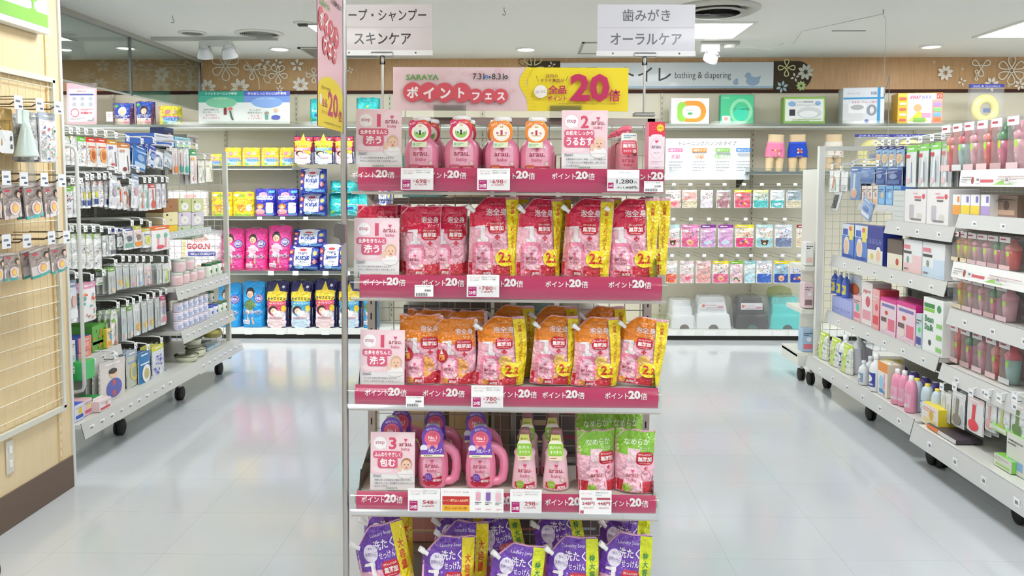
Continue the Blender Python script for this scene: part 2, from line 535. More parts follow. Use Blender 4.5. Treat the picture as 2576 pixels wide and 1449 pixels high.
def wood_mat(c1, c2, sc=(1.5, 1.5, 14), rough=.45):
    def f(nt, N, L, b):
        tc = N.new('ShaderNodeTexCoord'); mp = N.new('ShaderNodeMapping'); mp.inputs['Scale'].default_value = sc
        L.new(tc.outputs['Object'], mp.inputs[0])
        nz = N.new('ShaderNodeTexNoise'); nz.inputs['Scale'].default_value = 5; nz.inputs['Detail'].default_value = 6; nz.inputs['Roughness'].default_value = .7
        L.new(mp.outputs[0], nz.inputs['Vector'])
        cr = N.new('ShaderNodeValToRGB'); cr.color_ramp.elements[0].color = lin(c1); cr.color_ramp.elements[1].color = lin(c2)
        cr.color_ramp.elements[0].position = .3; cr.color_ramp.elements[1].position = .7
        L.new(nz.outputs[0], cr.inputs[0]); L.new(cr.outputs[0], b.inputs['Base Color']); b.inputs['Roughness'].default_value = rough
    return f
custom('wood_fascia', wood_mat('#bd9667', '#cfa97c', (14, 1, 1.2)))
custom('wood_partition', wood_mat('#e8d0a2', '#f0dab0', (1, 12, 1.0)))
def ceil_mat(nt, N, L, b):
    b.inputs['Base Color'].default_value = lin('#ecebe4'); b.inputs['Roughness'].default_value = .9
    tc = N.new('ShaderNodeTexCoord'); nz = N.new('ShaderNodeTexNoise'); nz.inputs['Scale'].default_value = 220; nz.inputs['Detail'].default_value = 3
    L.new(tc.outputs['Object'], nz.inputs['Vector']); bp = N.new('ShaderNodeBump'); bp.inputs['Strength'].default_value = .12; bp.inputs['Distance'].default_value = .002
    L.new(nz.outputs[0], bp.inputs['Height']); L.new(bp.outputs[0], b.inputs['Normal'])
custom('ceiling_board', ceil_mat)

struct('floor', MB().box(-9, 9, -6, YW + .1, -.1, 0, 'vinyl_floor'))
struct('ceiling', MB().box(-9, 9, -6, YW + .1, CEIL, CEIL + .1, 'ceiling_board'))
mb = MB(); mb.box(-9, 9, YW, YW + .1, 0, CEIL, 'paint:#e6e0cd')
struct('wall_back', mb)
def pxcm(px, py, Y):
    x, z = at(px, py, Y); return x * 100, z * 100

# wooden band with flower decals over the shelving
YF = YW - .03
mb = MB(); zf0 = at(500, 229, YF)[1]
mb.box(-9, 9, YF, YW, zf0, CEIL, 'wood_fascia')
mb.box(-9, 9, YF - .012, YW, zf0 - .028, zf0, 'matte:#4a2f28')
wh, cr_ = '#ece8dd', '#e9e2cf'
items = []
def F_(px, py): return pxcm(px, py, YF)
def flo(px, py, r, n=8, col=wh, ctr=None): x, z = F_(px, py); items.extend(flower(x, z, r / 2.58, col, n, ctr))
def lfl(px, py, r, n=6, col=cr_, wd=1.1): x, z = F_(px, py); items.extend(loop_flower(x, z, r / 2.58, col, n, wd))
flo(408, 186, 20, 8); flo(450, 178, 4, 6); flo(452, 209, 11, 4); lfl(487, 170, 24, 3); lfl(478, 188, 14, 2); flo(377, 162, 4, 5)
lfl(568, 166, 36, 6); flo(522, 222, 24, 8); flo(604, 222, 26, 8); flo(567, 220, 4, 6); lfl(634, 178, 22, 3); lfl(700, 186, 24, 5); flo(664, 160, 18, 4); flo(698, 160, 14, 4)
flo(748, 164, 18, 5); flo(757, 215, 22, 8); flo(771, 183, 4, 5); lfl(790, 190, 18, 4); flo(705, 224, 10, 5); flo(845, 222, 12, 6); flo(882, 177, 9, 4)
# leaf sprig
for (dx, dy, a) in ((30, 14, -40), (44, 30, -55), (40, 8, -10)):
    x, z = F_(622 + dx, 160 + dy); P = [(x + 9 * t * math.cos(R(a)) + 3 * math.sin(math.pi * t) * s_ * math.sin(R(a)), z + 9 * t * math.sin(R(a)) - 3 * math.sin(math.pi * t) * s_ * math.cos(R(a))) for s_, rng in ((1, range(7)), (-1, range(6, -1, -1))) for t in [k / 6 for k in rng]]
    items.append(('l', P, .8, cr_))
items.append(('l', [F_(620, 156), F_(640, 178), F_(652, 200), F_(654, 224)], .9, cr_))
flo(2376, 184, 20, 8); flo(2419, 174, 4, 5); flo(2418, 206, 11, 4); flo(2348, 157, 4, 5); lfl(2466, 168, 24, 3); lfl(2454, 190, 12, 2); lfl(2542, 178, 34, 6); flo(2492, 212, 18, 7); flo(2562, 214, 14, 6); flo(2534, 217, 4, 5)
lfl(2680, 185, 30, 6); flo(2620, 180, 18, 8)
mb.art(items, lambda x, z, h: np.stack([x, np.full_like(x, YF) - h, z], -1))
struct('trim_1', mb)

def YP(Y):
    return lambda x, z, h: np.stack([x, np.full_like(x, Y) - h, z], -1)
# the department sign with dark flower panels at its ends
t = thing('department_sign', 'long pale blue sign on the wooden band reading bathing & diapering with a duck', 'sign', (0, YF, 0))
mb = MB(); x0, z0 = pxcm(1409, 224, YF); x1, z1 = pxcm(1945, 157, YF)
mb.box(x0 / 100, x1 / 100, -.02, 0, z0 / 100, z1 / 100, 'card:#dfe6ea')
it = [('r', x0, z0, x1, z0 + 2.2, '#a9c2d6'), ('t', 'お風呂・トイレ', *pxcm(1533, 189, YF), 117, 14.5, '#4d4f52', {'b': .01}),
      ('t', 'bathing & diapering', *pxcm(1767, 192, YF), 53, 8.2, '#55575a')]
dx, dz = pxcm(1892, 205, YF); B = '#9fb8d2'
it += [('e', dx, dz, 6.5, 4.2, B), ('e', dx - 4.3, dz + 5.2, 3, 3, B), ('p', [(dx - 9, dz + 4.4), (dx - 6, dz + 6.2), (dx - 6, dz + 4)], B), ('p', [(dx + 2, dz + 3), (dx + 7.8, dz + 5.4), (dx + 6, dz - 1)], B),
       ('e', dx - 16, dz - 1.6, 2.6, 1.9, B), ('e', dx - 15.2, dz + 1.2, 1.5, 1.5, B), ('p', [(dx - 19, dz + .7), (dx - 16, dz + 1.6), (dx - 16, dz + .4)], B)]
mb.art(it, YP(-.02)); mb.build('sign_face', t)
def dkpanel(pxa, pxb, rnd):
    m = MB(); xa, za = pxcm(pxa, 225, YF); xb, zb = pxcm(pxb, 154, YF)
    if rnd:
        r_ = (zb - za) / 2; P = [(xa / 100, za / 100)]; cxx = xb / 100 - r_ / 100
        P += [(cxx + r_ / 100 * math.cos(R(a)) * rnd, (za + zb) / 200 + r_ / 100 * math.sin(R(a))) for a in range(-90, 91, 12)] + [(xa / 100, zb / 100)]
    m.prism(P, -.012, 0, 'matte:#4b4234')
    cx_ = (xa + xb) / 2; cz = (za + zb) / 2
    i2 = loop_flower(cx_ - 6, cz + 7, 8, '#e6dfa8', 4, .9) + flower(cx_ + 12, cz + 3, 8, '#cfd0c2', 8) + flower(cx_ + 2, cz - 2, 4.5, '#d8d4c4', 4) + flower(cx_ + 8, cz - 10, 5, '#b9cf8a', 9, '#4b4234') + flower(cx_ - 10, cz - 11, 6, '#a9c6cf', 6)
    m.art(i2, YP(-.012)); m.build('flower_panel', t)
dkpanel(1945, 2042, 1)
m = MB(); xa, za = pxcm(1330, 225, YF); xb, zb = pxcm(1409, 154, YF); m.box(xa / 100, xb / 100, -.012, 0, za / 100, zb / 100, 'matte:#4b4234')
m.art(loop_flower(xa + 4, zb - 6, 12, '#e0d9a8', 5, 1.) + flower(xb - 8, zb - 4, 4, '#cfc8b8', 4), YP(-.012)); m.build('flower_panel', t)
m = MB(); m.art(loop_flower(xa - 2, zb - 7, 11, '#7a6a48', 5, 1.), YP(-.001)); m.build('flower_panel', t)

# ------------------------------------------------------------------ ceiling fittings
def mk_panel():
    t = thing('ceiling_light', '', 'ceiling light')
    a = .31
    m = MB()
    for (x0, x1, y0, y1) in ((-a - .03, a + .03, -a - .03, -a), (-a - .03, a + .03, a, a + .03), (-a - .03, -a, -a, a), (a, a + .03, -a, a)):
        m.box(x0, x1, y0, y1, -.012, 0, 'paint:#e9e8e0')
    m.build('frame', t)
    MB().box(-a, a, -a, a, -.008, -.002, 'emit:#fbfdff:%g' % PANEL_LIGHT).build('diffuser', t)
    return t
PR = Proto(mk_panel)
NX = ['far left', 'left', 'centre', 'right', 'far right', 'outermost right']
for j, y in enumerate((6.47, 3.87, 1.27, -1.33)):
    for i, x in enumerate((-6.8, -4.15, -1.35, 1.35, 3.95, 6.6)):
        if j == 0 and i == 1: x = -4.1
        row = ['nearest the flowered back wall', 'over the middle of the aisles', 'above the front display', 'behind the camera position'][j]
        PR.put((x, y, CEIL), label='square ceiling light panel, %s, %s' % (NX[i], row), group='square ceiling light panels')
def mk_down():
    t = thing('downlight', '', 'downlight')
    MB().lathe([(.095, 0), (.095, -.008), (.075, -.012), (.07, -.002)], 'paint:#efeee6', 24).build('trim_ring', t)
    MB().lathe([(.0, -.004), (.07, -.003)], 'emit:#fffdf6:%g' % DOWN_LIGHT, 20).build('lamp', t)
    return t
PD = Proto(mk_down)
for (px, py, d) in ((318, 120, 'seen through the glass screen at left'), (703, 122, 'between the track and the hanging banner'), (1323, 123, 'between the two hanging aisle signs'), (2343, 116, 'at right near the big light panel')):
    X, Y = onZ(px, py, CEIL); PD.put((X, Y, CEIL), label='small round recessed downlight ' + d, group='round downlights')
def grille(px, py, r, lab, rings, col='#b9b8ae'):
    X, Y = onZ(px, py, CEIL); t = thing('ceiling_speaker', lab, 'ceiling speaker', (X, Y, CEIL))
    MB().lathe([(r * 1.28, 0), (r * 1.28, -.006), (r, -.012), (r, -.004)], 'paint:#e4e2d8', 32).build('rim', t)
    m = MB(); m.lathe([(0, -.006), (r, -.006)], 'matte:' + col, 32)
    for k in range(1, rings): m.lathe([(r * k / rings, -.006), (r * k / rings, -.010), (r * k / rings + .004, -.010), (r * k / rings + .004, -.006)], 'paint:#98978e', 32)
    m.build('grille', t)
grille(484, 82, .085, 'smaller round ceiling speaker with a grey grille beside the hook', 6)
grille(652, 84, .15, 'larger round grey ceiling speaker above the track lights', 10)
# big round air diffuser
X, Y = onZ(1800, 22, CEIL); t = thing('air_diffuser', 'large round ceiling air diffuser with nested white cones above the right aisle sign', 'air vent', (X, Y, CEIL))
MB().lathe([(.30, 0), (.30, -.01), (.26, -.03), (.245, -.005)], 'paint:#c9c8be', 40).build('outer_ring', t)
m = MB()
for r in (.22, .165, .11): m.lathe([(r, -.035), (r - .02, -.03), (r - .06, -.006), (r - .065, -.006)], 'paint:#e8e7de', 36)
m.lathe([(0, -.03), (.045, -.03), (.05, -.01)], 'paint:#dddcd2', 24); m.lathe([(0, -.001), (.25, -.001)], 'matte:#8c8b84', 36); m.build('cone', t)
# slatted vents
def vent(px, py, w_, d_, lab):
    X, Y = onZ(px, py, CEIL); t = thing('ceiling_vent', lab, 'air vent', (X, Y, CEIL))
    MB().box(-w_ / 2, w_ / 2, -d_ / 2, d_ / 2, -.004, 0, 'matte:#77766e').build('backing', t)
    m = MB(); n = 8
    for k in range(n): y = -d_ / 2 + d_ * (k + .5) / n; m.box(-w_ / 2, w_ / 2, y - .008, y + .008, -.012, -.004, 'paint:#b5b4aa')
    m.build('slats', t)
    m = MB()
    for s in (-1, 1): m.box(-w_ / 2 - .02, w_ / 2 + .02, s * d_ / 2 - .012 * (s > 0) - .0, s * d_ / 2 + .012, -.014, 0, 'paint:#d5d4ca'); m.box(s * w_ / 2 - .01, s * w_ / 2 + .012, -d_ / 2, d_ / 2, -.014, 0, 'paint:#d5d4ca')
    m.build('frame', t)
vent(858, 131, .62, .55, 'slatted grey ceiling vent behind the pink hanging banner')
X, Y = onZ(1545, 120, CEIL); t = thing('access_hatch', 'pale square ceiling access hatch with a thin dark frame left of the right aisle sign', 'hatch', (X, Y, CEIL))
m = MB(); m.box(-.28, .28, -.28, .28, -.003, 0, 'ceiling_board'); 
m.build('door_panel', t); m = MB()
for s in (-1, 1): m.box(-.3, .3, s * .29 - .01, s * .29 + .01, -.01, 0, 'paint:#a5a499'); m.box(s * .29 - .01, s * .29 + .01, -.3, .3, -.01, 0, 'paint:#a5a499')
m.build('frame', t)
# lighting track and spot lamps
def spot(m_parent, x, y, ang, aim, lit=False):
    g = MB(); g.xf = Matrix.Translation((x, y, -.13)) @ Matrix.Rotation(ang[0], 4, 'Z') @ Matrix.Rotation(ang[1], 4, 'X')
    g.lathe([(.012, .07), (.03, .055), (.052, .02), (.062, -.03), (.062, -.042), (.054, -.042), (.05, -.03)], 'paint:#e3e5e4', 24)
    g.lathe([(0, -.034), (.05, -.034)], 'emit:#fff8e8:12' if lit else 'gloss:#b7c2c4', 20)
    for k in range(3): g.lathe([(.034, .05 - k * .012), (.05, .046 - k * .012), (.034, .042 - k * .012)], 'paint:#d5d7d6', 20)
    o = g.build('spot_head', m_parent)
    ld = bpy.data.lights.new('spot_beam', 'SPOT'); ld.energy = SPOT_W * (.65 if lit else 1); ld.spot_size = R(95); ld.spot_blend = .9; ld.shadow_soft_size = .06; ld.color = (1, .97, .92)
    lo = bpy.data.objects.new('spot_beam', ld); COL.objects.link(lo); lo.parent = o; lo.location = (x, y, -.185)
    lo.rotation_euler = (Vector(aim) - Vector((m_parent.location.x + x, m_parent.location.y + y, CEIL - .19))).to_track_quat('-Z', 'Y').to_euler()
    g = MB(); g.tube([(x, y, -.03), (x - .04, y, -.07), (x - .065, y, -.13)], .006, 'paint:#d8dad8'); g.tube([(x, y, -.03), (x + .04, y, -.07), (x + .065, y, -.13)], .006, 'paint:#d8dad8')
    g.build('yoke', o)
X0, Y0 = onZ(381, 103, CEIL - .03); X1, _ = onZ(708, 107, CEIL - .03)
t = thing('track_light', 'long ceiling track with a pair of white spot lamps over the left shelving', 'track light', ((X0 + X1) / 2, Y0, CEIL))
L_ = (X1 - X0) / 2
MB().box(-L_, L_, -.018, .018, -.03, 0, 'paint:#c6c7bf').build('track', t)
Xs = (540 - 545) / 300
MB().box(-.12, .14, -.03, .03, -.075, -.03, 'paint:#d9d9d1').build('adapter_box', t)
spot(t, -.10 + .02, 0, (.3, .35), (-2.9, 7.5, .7)); spot(t, .12, 0, (-.3, .35), (-1.9, 7.5, .5))
X, Y = onZ(1800, 104, CEIL); t = thing('track_light', 'short ceiling track with one lit spot lamp beside the right aisle sign', 'track light', (X, Y, CEIL))
MB().box(-.12, .2, -.02, .02, -.03, 0, 'paint:#bcbcb2').build('track', t)
MB().box(-.12, .03, -.03, .03, -.09, -.03, 'paint:#f0f1ee').build('adapter_box', t); spot(t, -.03, .0, (.5, .6), (1.9, 7.5, .4), True)
MB().lathe([(.05, -.03), (.05, -.055), (.02, -.06)], 'paint:#e6e6de', 20, (.12, 0)).build('sensor', t)
MB().tube([(.17, 0, -.05), (.25, 0, -.045), (.45, 0, -.07), (.6, .1, -.004)], .004, 'paint:#dcdcd2').build('cable', t)
X, Y = onZ(762, 57, CEIL); t = thing('sprinkler_head', 'small round ceiling fitting with a short arm left of the pink banner', 'ceiling fitting', (X, Y, CEIL))
MB().lathe([(.07, 0), (.07, -.005), (.03, -.01), (0, -.01)], 'paint:#dedcd2', 24).build('plate', t)
MB().box(-.035, .035, -.02, .02, -.025, -.01, 'matte:#55544e').build('socket', t)
MB().box(.04, .14, -.004, .004, -.018, -.012, 'paint:#aaa99f').build('arm', t)
# hooks, wires
def chook(px, py, lab):
    X, Y = onZ(px, py - 6, CEIL)
    m = MB(); m.tube([(0, 0, 0), (0, 0, -.02), (.006, 0, -.03), (.012, 0, -.042), (.002, 0, -.052), (-.012, 0, -.046)], .0022, 'metal:#6f6f6a')
    tag(m.build('ceiling_hook', loc=(X, Y, CEIL)), lab, 'hook')
chook(434, 45, 'small bare wire hook in the ceiling at left'); chook(1268, 25, 'small bare wire hook in the ceiling between the two aisle signs')
X, Y = onZ(2222, 24, CEIL)
m = MB(); xa, ya = onZ(1995, 112, CEIL - .01)
m.tube([(X, Y, CEIL), (X, Y, CEIL - .03)], .003, 'metal:#777')
xe, ze = at(2232, 318, Y + .01)
m.tube([(X, Y, CEIL - .03), (X + .02, Y, CEIL - .07), (X + .022, Y, CEIL - .6), (xe, Y, ze + .35), (xe + .004, Y, 1.62)], .0022, 'paint:#cfccc0')
m.tube([(X, Y, CEIL - .03), (X - .35, Y + (ya - Y) * .45, CEIL - .035), (xa, ya, CEIL - .006)], .0022, 'paint:#b9b7aa')
tag(m.build('hanging_wire'), 'thin wire hung from a ceiling hook at right and trailing along the ceiling', 'wire')
for (px, py, l_, lab) in ((2135, 77, .26, 'thin dark slot in the ceiling beside the hanging wire'), (1795, 60, .5, 'thin dark slot in the ceiling under the round air diffuser')):
    X, Y = onZ(px, py, CEIL); m = MB(); m.box(-l_ / 2, l_ / 2, -.008, .008, -.004, 0, 'matte:#6d6c64'); tag(m.build('ceiling_slot', loc=(X, Y, CEIL)), lab, 'slot')

# ------------------------------------------------------------------ glass smoke screen along the left
XG = -3.17
m = MB(); ya = 3.9; zb_ = 2.155
t = thing('glass_screen', 'clear hanging glass smoke screen under a grey ceiling rail at left', 'glass screen', (XG, 0, CEIL))
MB().box(-.02, .02, ya, YF, -.035, 0, 'paint:#b4b3aa').build('top_rail', t)
MB().box(-.003, .003, ya, YF, zb_ - CEIL, -.03, 'glass:#eef4f0').build('glass_pane', t)
MB().box(-.005, .005, ya, YF, zb_ - CEIL - .012, zb_ - CEIL, 'paint:#c9ccc4').build('bottom_edge', t)
m = MB(); yy = onX(328, 160, XG)[0]; m.box(-.008, .008, yy - .012, yy + .012, zb_ - CEIL - .01, -.03, 'metal:#8a8d8c'); m.build('joint_strip', t); MB().box(-.008, .008, YF - .024, YF - .002, zb_ - CEIL - .01, -.03, 'metal:#77797a').build('joint_strip', t)

# ------------------------------------------------------------------ wooden partition at the near left
XP = -2.18; YPE = onX(187, 1215, XP)[0]
m = MB(); m.box(XP - .12, XP, 1.0, YPE, 0, CEIL, 'wood_partition')
struct('wall_left', m)
struct('baseboard_left', MB().box(XP, XP + .006, 1.0, YPE - .012, 0, .152, 'matte:#77675c'))
struct('trim_2', MB().box(XP - .122, XP + .009, YPE - .012, YPE + .006, 0, CEIL, 'paint:#dedfd9'))
# ================================================================== front display shelf (centre of the picture)
FXC, YL, YU = -.064, 2.362, 2.64            # centre line, shelf front, uprights
TILT = .0078
FT = Matrix.Translation((FXC, 0, 1.0)) @ Matrix.Rotation(TILT, 4, 'Y') @ Matrix.Translation((-FXC, 0, -1.0))
FI = FT.inverted()
def loc(px, py, Y):
    x, z = at(px, py, Y); v = FI @ Vector((x, Y, z)); return v.x, v.z
def fw(x, y, z): return FT @ Vector((x, y, z))
def FR(rz=0, ry=0, rx=0): return (rx, ry + TILT, rz)
ZL = [loc(1275, y, YL)[1] for y in (425, 695, 972, 1240)] ; ZL.append(ZL[3] - .417)
ZS = [z - .012 for z in ZL]                  # shelf surfaces
XL0, XL1 = FXC - .45, FXC + .45

unit = thing('display_shelf', 'grey steel end shelf unit with five tiers and magenta price strips', 'shelf', tuple(fw(FXC, YU, 0)), (0, TILT, 0))
UM = FT @ Matrix.Translation((FXC, YU, 0))
def U(): m = MB(); m.xf = Matrix.Translation((-FXC, -YU, 0)); return m
GR = 'paint:#a49a90'; GRL = 'paint:#b9b3a8'
for s in (-1, 1):
    m = U(); x = FXC + s * .452 - .0
    m.box(x - .012, x + .012, YU, YU + .045, .0, 1.66 if s > 0 else 1.62, GR)
    k = .1
    while k < 1.6: m.box(x - .002, x + .002, YU - .001, YU, k, k + .022, 'matte:#2b2724'); k += .05
    m.build('upright', unit)
m = U(); m.box(FXC - .45, FXC + .48, YU, YU + .02, 1.638, 1.66, GRL); m.build('top_rail', unit)
m = U()
x = FXC - .43
while x < FXC + .44: m.tube([(x, YU + .01, .25), (x, YU + .01, 1.64)], .0016, 'paint:#b5b1a8', 5, False); x += .0505
z = .28
while z < 1.63: m.tube([(FXC - .44, YU + .012, z), (FXC + .44, YU + .012, z)], .0016, 'paint:#b5b1a8', 5, False); z += .0505
tag(m.build('wire_mesh', unit))
for i, z in enumerate(ZS):
    m = U(); m.box(XL0, XL1, YL + .01, YU, z - .022, z, 'paint:#cfc8bd'); m.box(XL0, XL1, YL + .008, YL + .012, z - .03, z, GRL); o = m.build('shelf_board', unit)
    for s in (-1, 1):
        m = U(); xb = FXC + s * .448
        m.xf = m.xf @ Matrix.Translation((xb, 0, 0)) @ Matrix.Rotation(R(90), 4, 'Z')
        m.prism([(YL + .03, z - .03), (YU, z - .09), (YU, z + .0), (YL + .03, z)], -.002, .002, GR); m.build('bracket', o)
        if i > 0:
            m = U(); m.xf = m.xf @ Matrix.Translation((FXC + s * .44, 0, 0)) @ Matrix.Rotation(R(90), 4, 'Z')
            m.prism([(YL + .02, z), (YU - .02, z), (YU - .02, z + .12), (YL + .05, z + .06)], -.0015, .0015, 'clear:#e8efec'); m.build('side_guard', o)
m = U(); m.box(XL0, XL1, YL + .02, YU + .05, 0, ZS[4] - .03, 'paint:#c4bcb0'); m.build('plinth', unit)
m = U(); m.tube([(FXC - .475, YL - .005, 0.02), (FXC - .475, YL - .005, 2.4)], .009, 'metal:#b9b7b4', 14); m.tube([(FXC - .475, YL + .012, 0.02), (FXC - .475, YL + .012, 1.9)], .006, 'metal:#8b8480', 12)
m.build('side_pole', unit)
m = U(); z = loc(868, 590, YL)[1]
m.prism([(FXC - .502, z + .02), (FXC - .49, z + .035), (FXC - .468, z + .03), (FXC - .466, z - .02), (FXC - .478, z - .03), (FXC - .485, z - .01), (FXC - .498, z - .005)], YL - .03, YL - .005, 'gloss:#5b5552'); m.build('pole_clip', unit)

# price rails with the magenta strips
def rail_pt(t):   # t 0 top .. 1 bottom; gently convex
    return np.stack([YL - .006 - .010 * np.sin(np.pi * np.clip(t, 0, 1)), -.068 * t], -1)
MAG = '#cb2b62'
STR = [[(942, 1), (1120, .5), (1290, .2), (1438, 1), (1625, .5)], [(969, 1), (1116, 1), (1263, 1), (1425, 1), (1583, 1)], [(972, 1), (1118, 1), (1300, 1), (1420, 1), (1578, 1)], [(962, 1), (1110, 1), (1255, 1), (1430, 1), (1586, 1)]]
EXT = [(904, 1664, 886, 1683), (907, 1664, 884, 1676), (894, 1660, 876, 1667), (896, 1659, 882, 1666)]
def RW(zt):
    def wf(x, z, h):
        p = rail_pt((zt - z) / .068)
        return np.stack([x - FXC, p[:, 0] - h - YU, z], -1)
    return wf
for i in range(4):
    zt = ZL[i] + .002; e = EXT[i]
    xs = [loc(p, 700, YL)[0] for p in e]
    m = MB(); t_ = np.linspace(0, 1, 9); P = np.zeros((9, 2, 3)); pr = rail_pt(t_)
    for k in (0, 1): P[:, k, 0] = xs[k] - FXC; P[:, k, 1] = pr[:, 0] - YU; P[:, k, 2] = zt + pr[:, 1]
    m.grid(P, 'gloss:' + MAG)
    it = []
    for (cpx, _) in STR[i]:
        x = loc(cpx, 700, YL)[0] * 100; zc = (zt * 100 - 1.9)
        it += [('t', 'ポイント', x - 2.7, zc - .25, 6.9, 1.75, '#fff0f3', {'b': .018}), ('t', '20', x + 2.45, zc + .05, 3.5, 2.35, '#fff0f3', {'b': .05}), ('t', '倍', x + 5.2, zc - .3, 2.0, 1.95, '#fff0f3', {'b': .012})]
    m.art(it, RW(zt), base=.0014); o = m.build('price_strip', unit)
    m = MB(); P = np.zeros((12, 2, 3)); t_ = np.linspace(-.12, 1.06, 12); pr = rail_pt(t_)
    for k in (0, 1):
        P[:, k, 0] = xs[2 + k] - FXC; P[:, k, 1] = YL - .010 - .016 * np.sin(np.pi * np.clip((t_ + .12) / 1.18, 0, 1)) - YU; P[:, k, 2] = zt - .068 * t_
    m.grid(P, 'clear:#f4f6f4'); 
    m.box(xs[2] - FXC, xs[3] - FXC, YL - .006 - YU, YL + .004 - YU, zt - .078, zt - .070, 'paint:#b6aca2')
    m.build('clear_cover', o)

# ------------------------------------------------------------------ price cards held on the rails
def card(row, x0, x1, y0, y1, art, lab, small=False):
    Y = YL - .036
    xa, za = loc(x0, y1, Y); xb, zb = loc(x1, y0, Y)
    w_, h_ = (xb - xa) * 100, (zb - za) * 100
    m = MB(); m.box(-w_ / 200, w_ / 200, 0, .0012, 0, h_ / 100, 'paper:#f3f1f0')
    m.art(art(w_, h_), base=.0004)
    return tag(m.build('price_card', loc=fw((xa + xb) / 2, Y, za), rot=(R(-3), TILT, 0)), lab, 'price card', 'price cards on the magenta strips')
def c_big(main, sub, t1='SARAYA アラウベビー', t2='泡全身ソープ 各種', pre=True, dark=False):
    c = '#4b4546' if dark else '#b34a55'
    def f(w, h):
        it = [('r', -w / 2, 0, w / 2, h * .52, '#e4e1e1'), ('rr', -w * .45, .25, -w * .2, h * .46, .1, '#b0206a'), ('t', 'ポイント', -w * .325, h * .39, w * .18, .35, '#ffffff'), ('t', '20倍', -w * .325, h * .2, w * .21, 1.15, '#ffffff', {'b': .01}),
              ('t', main, w * .13, h * .40, w * .34, 1.15, c, {'b': .02}), ('t', '円', w * .36, h * .385, .55, .6, c), ('t', sub, w * .17, h * .24, w * .26, .6, c, {'b': .01}), ('t', '税込', w * -.02, h * .235, w * .09, .4, c),
              ('t', 'ポイントフェス', -w * .26, h * .88, w * .32, .6, '#d06a76'), ('t', '7.31→8.31', -w * .27, h * .76, w * .28, .35, '#7a6a6c'), ('t', t1, w * .2, h * .9, w * .5, .42, '#5a5355'), ('t', t2, w * .18, h * .8, w * .42, .42, '#5a5355')]
        if pre: it.append(('t', '各', -w * .09, h * .4, .6, .65, c))
        return it
    return f
def c_small(main):
    def f(w, h):
        it = [('t', 'アラウ. ベビー泡全身', -w * .05, h * .86, w * .8, .32, '#444'), ('t', main, w * .2, h * .52, w * .34, .6, '#333', {'b': .02}), ('t', '税込', w * .0, h * .3, .5, .3, '#555')]
        for k in range(14): it.append(('r', -w * .42 + k * w * .045, .2, -w * .42 + k * w * .045 + (.08 if k % 3 else .16), h * .3, '#333'))
        return it
    return f
card(0, 1008, 1090, 423, 477, c_big('698', '767円'), 'white price card reading 698 yen on the top strip, left of two')
card(0, 1200, 1283, 424, 478, c_big('698', '767円'), 'white price card reading 698 yen on the top strip, right of two')
def c_1280(w, h):
    return [('r', -w / 2, 0, w / 2, h * .62, '#dcdada'), ('rr', -w * .47, h * .13, -w * .3, h * .4, .1, '#b0206a'), ('t', '20倍', -w * .385, h * .26, w * .13, .7, '#fff'), ('t', '1,280', w * .05, h * .44, w * .52, 1.4, '#453f40', {'b': .02}), ('t', '円', w * .38, h * .4, .6, .7, '#453f40'),
            ('t', '(税込', -w * .12, h * .17, w * .16, .6, '#453f40'), ('t', '1,408円)', w * .22, h * .17, w * .44, .85, '#453f40', {'b': .015}), ('t', 'アラウ. ベビー', w * .05, h * .87, w * .36, .5, '#8a8586')]
card(0, 1527, 1609, 427, 481, c_1280, 'white price card reading 1,280 yen in dark figures under the lotion bottles')
card(0, 1620, 1669, 456, 483, c_small('2,500'), 'small white price card reading 2,500 at the right end of the top strip')
card(1, 1043, 1090, 717, 746, c_small('580'), 'small white barcode card on the second strip from the top')
card(1, 1174, 1256, 692, 747, c_big('780', '858円', t2='泡全身ソープ 詰替'), 'white price card reading 780 yen on the second strip from the top')
card(2, 1021, 1066, 997, 1024, c_small('580'), 'small white barcode card on the third strip from the top')
card(2, 1185, 1266, 971, 1025, c_big('780', '858円', t2='泡全身ソープ 詰替'), 'white price card reading 780 yen on the third strip from the top')
card(3, 1026, 1107, 1230, 1286, c_big('548', '602円', t2='洗たくせっけん 本体', pre=False), 'white price card reading 548 yen on the lowest strip')
def c_wide(w, h):
    it = [('t', 'ポイントフェス', -w * .32, h * .84, w * .26, .6, '#d06a76'), ('r', -w * .47, h * .3, -w * .04, h * .66, '#c3352f'), ('t', '税込1,430円', -w * .2, h * .48, w * .28, .95, '#f7d9b0', {'b': .015}), ('t', 'よりどり', -w * .4, h * .48, w * .12, .5, '#f7d9b0'),
          ('r', -w * .47, .2, -w * .04, h * .29, '#e9b62c'), ('t', '税込156円お得!', -w * .255, h * .16, w * .36, .9, '#b8352b', {'b': .01}), ('t', '7.31→8.31', w * -.1, h * .84, w * .1, .5, '#666')]
    for k, (c, x) in enumerate((('#eaa9bb', .1), ('#8a62b0', .26), ('#eab9c6', .42))):
        it += [('rr', w * x - .7, h * .5, w * x + .6, h * .86, .3, c), ('r', w * x - .3, h * .84, w * x + .2, h * .95, '#e8e4e4')] + lines(w * x - .9, h * .4, w * x + .9, 2, .45, .22, '#555', k) + [('t', ('548円', '998円', '298円')[k], w * x, h * .14, 1.6, .5, '#c33')]
    return it
card(3, 1108, 1267, 1231, 1287, c_wide, 'wide white set price card with red and yellow bars reading 1,430 yen')
card(3, 1283, 1363, 1233, 1290, c_big('298', '327円', t2='衣類のなめらか仕上げ', pre=False), 'white price card reading 298 yen on the lowest strip')
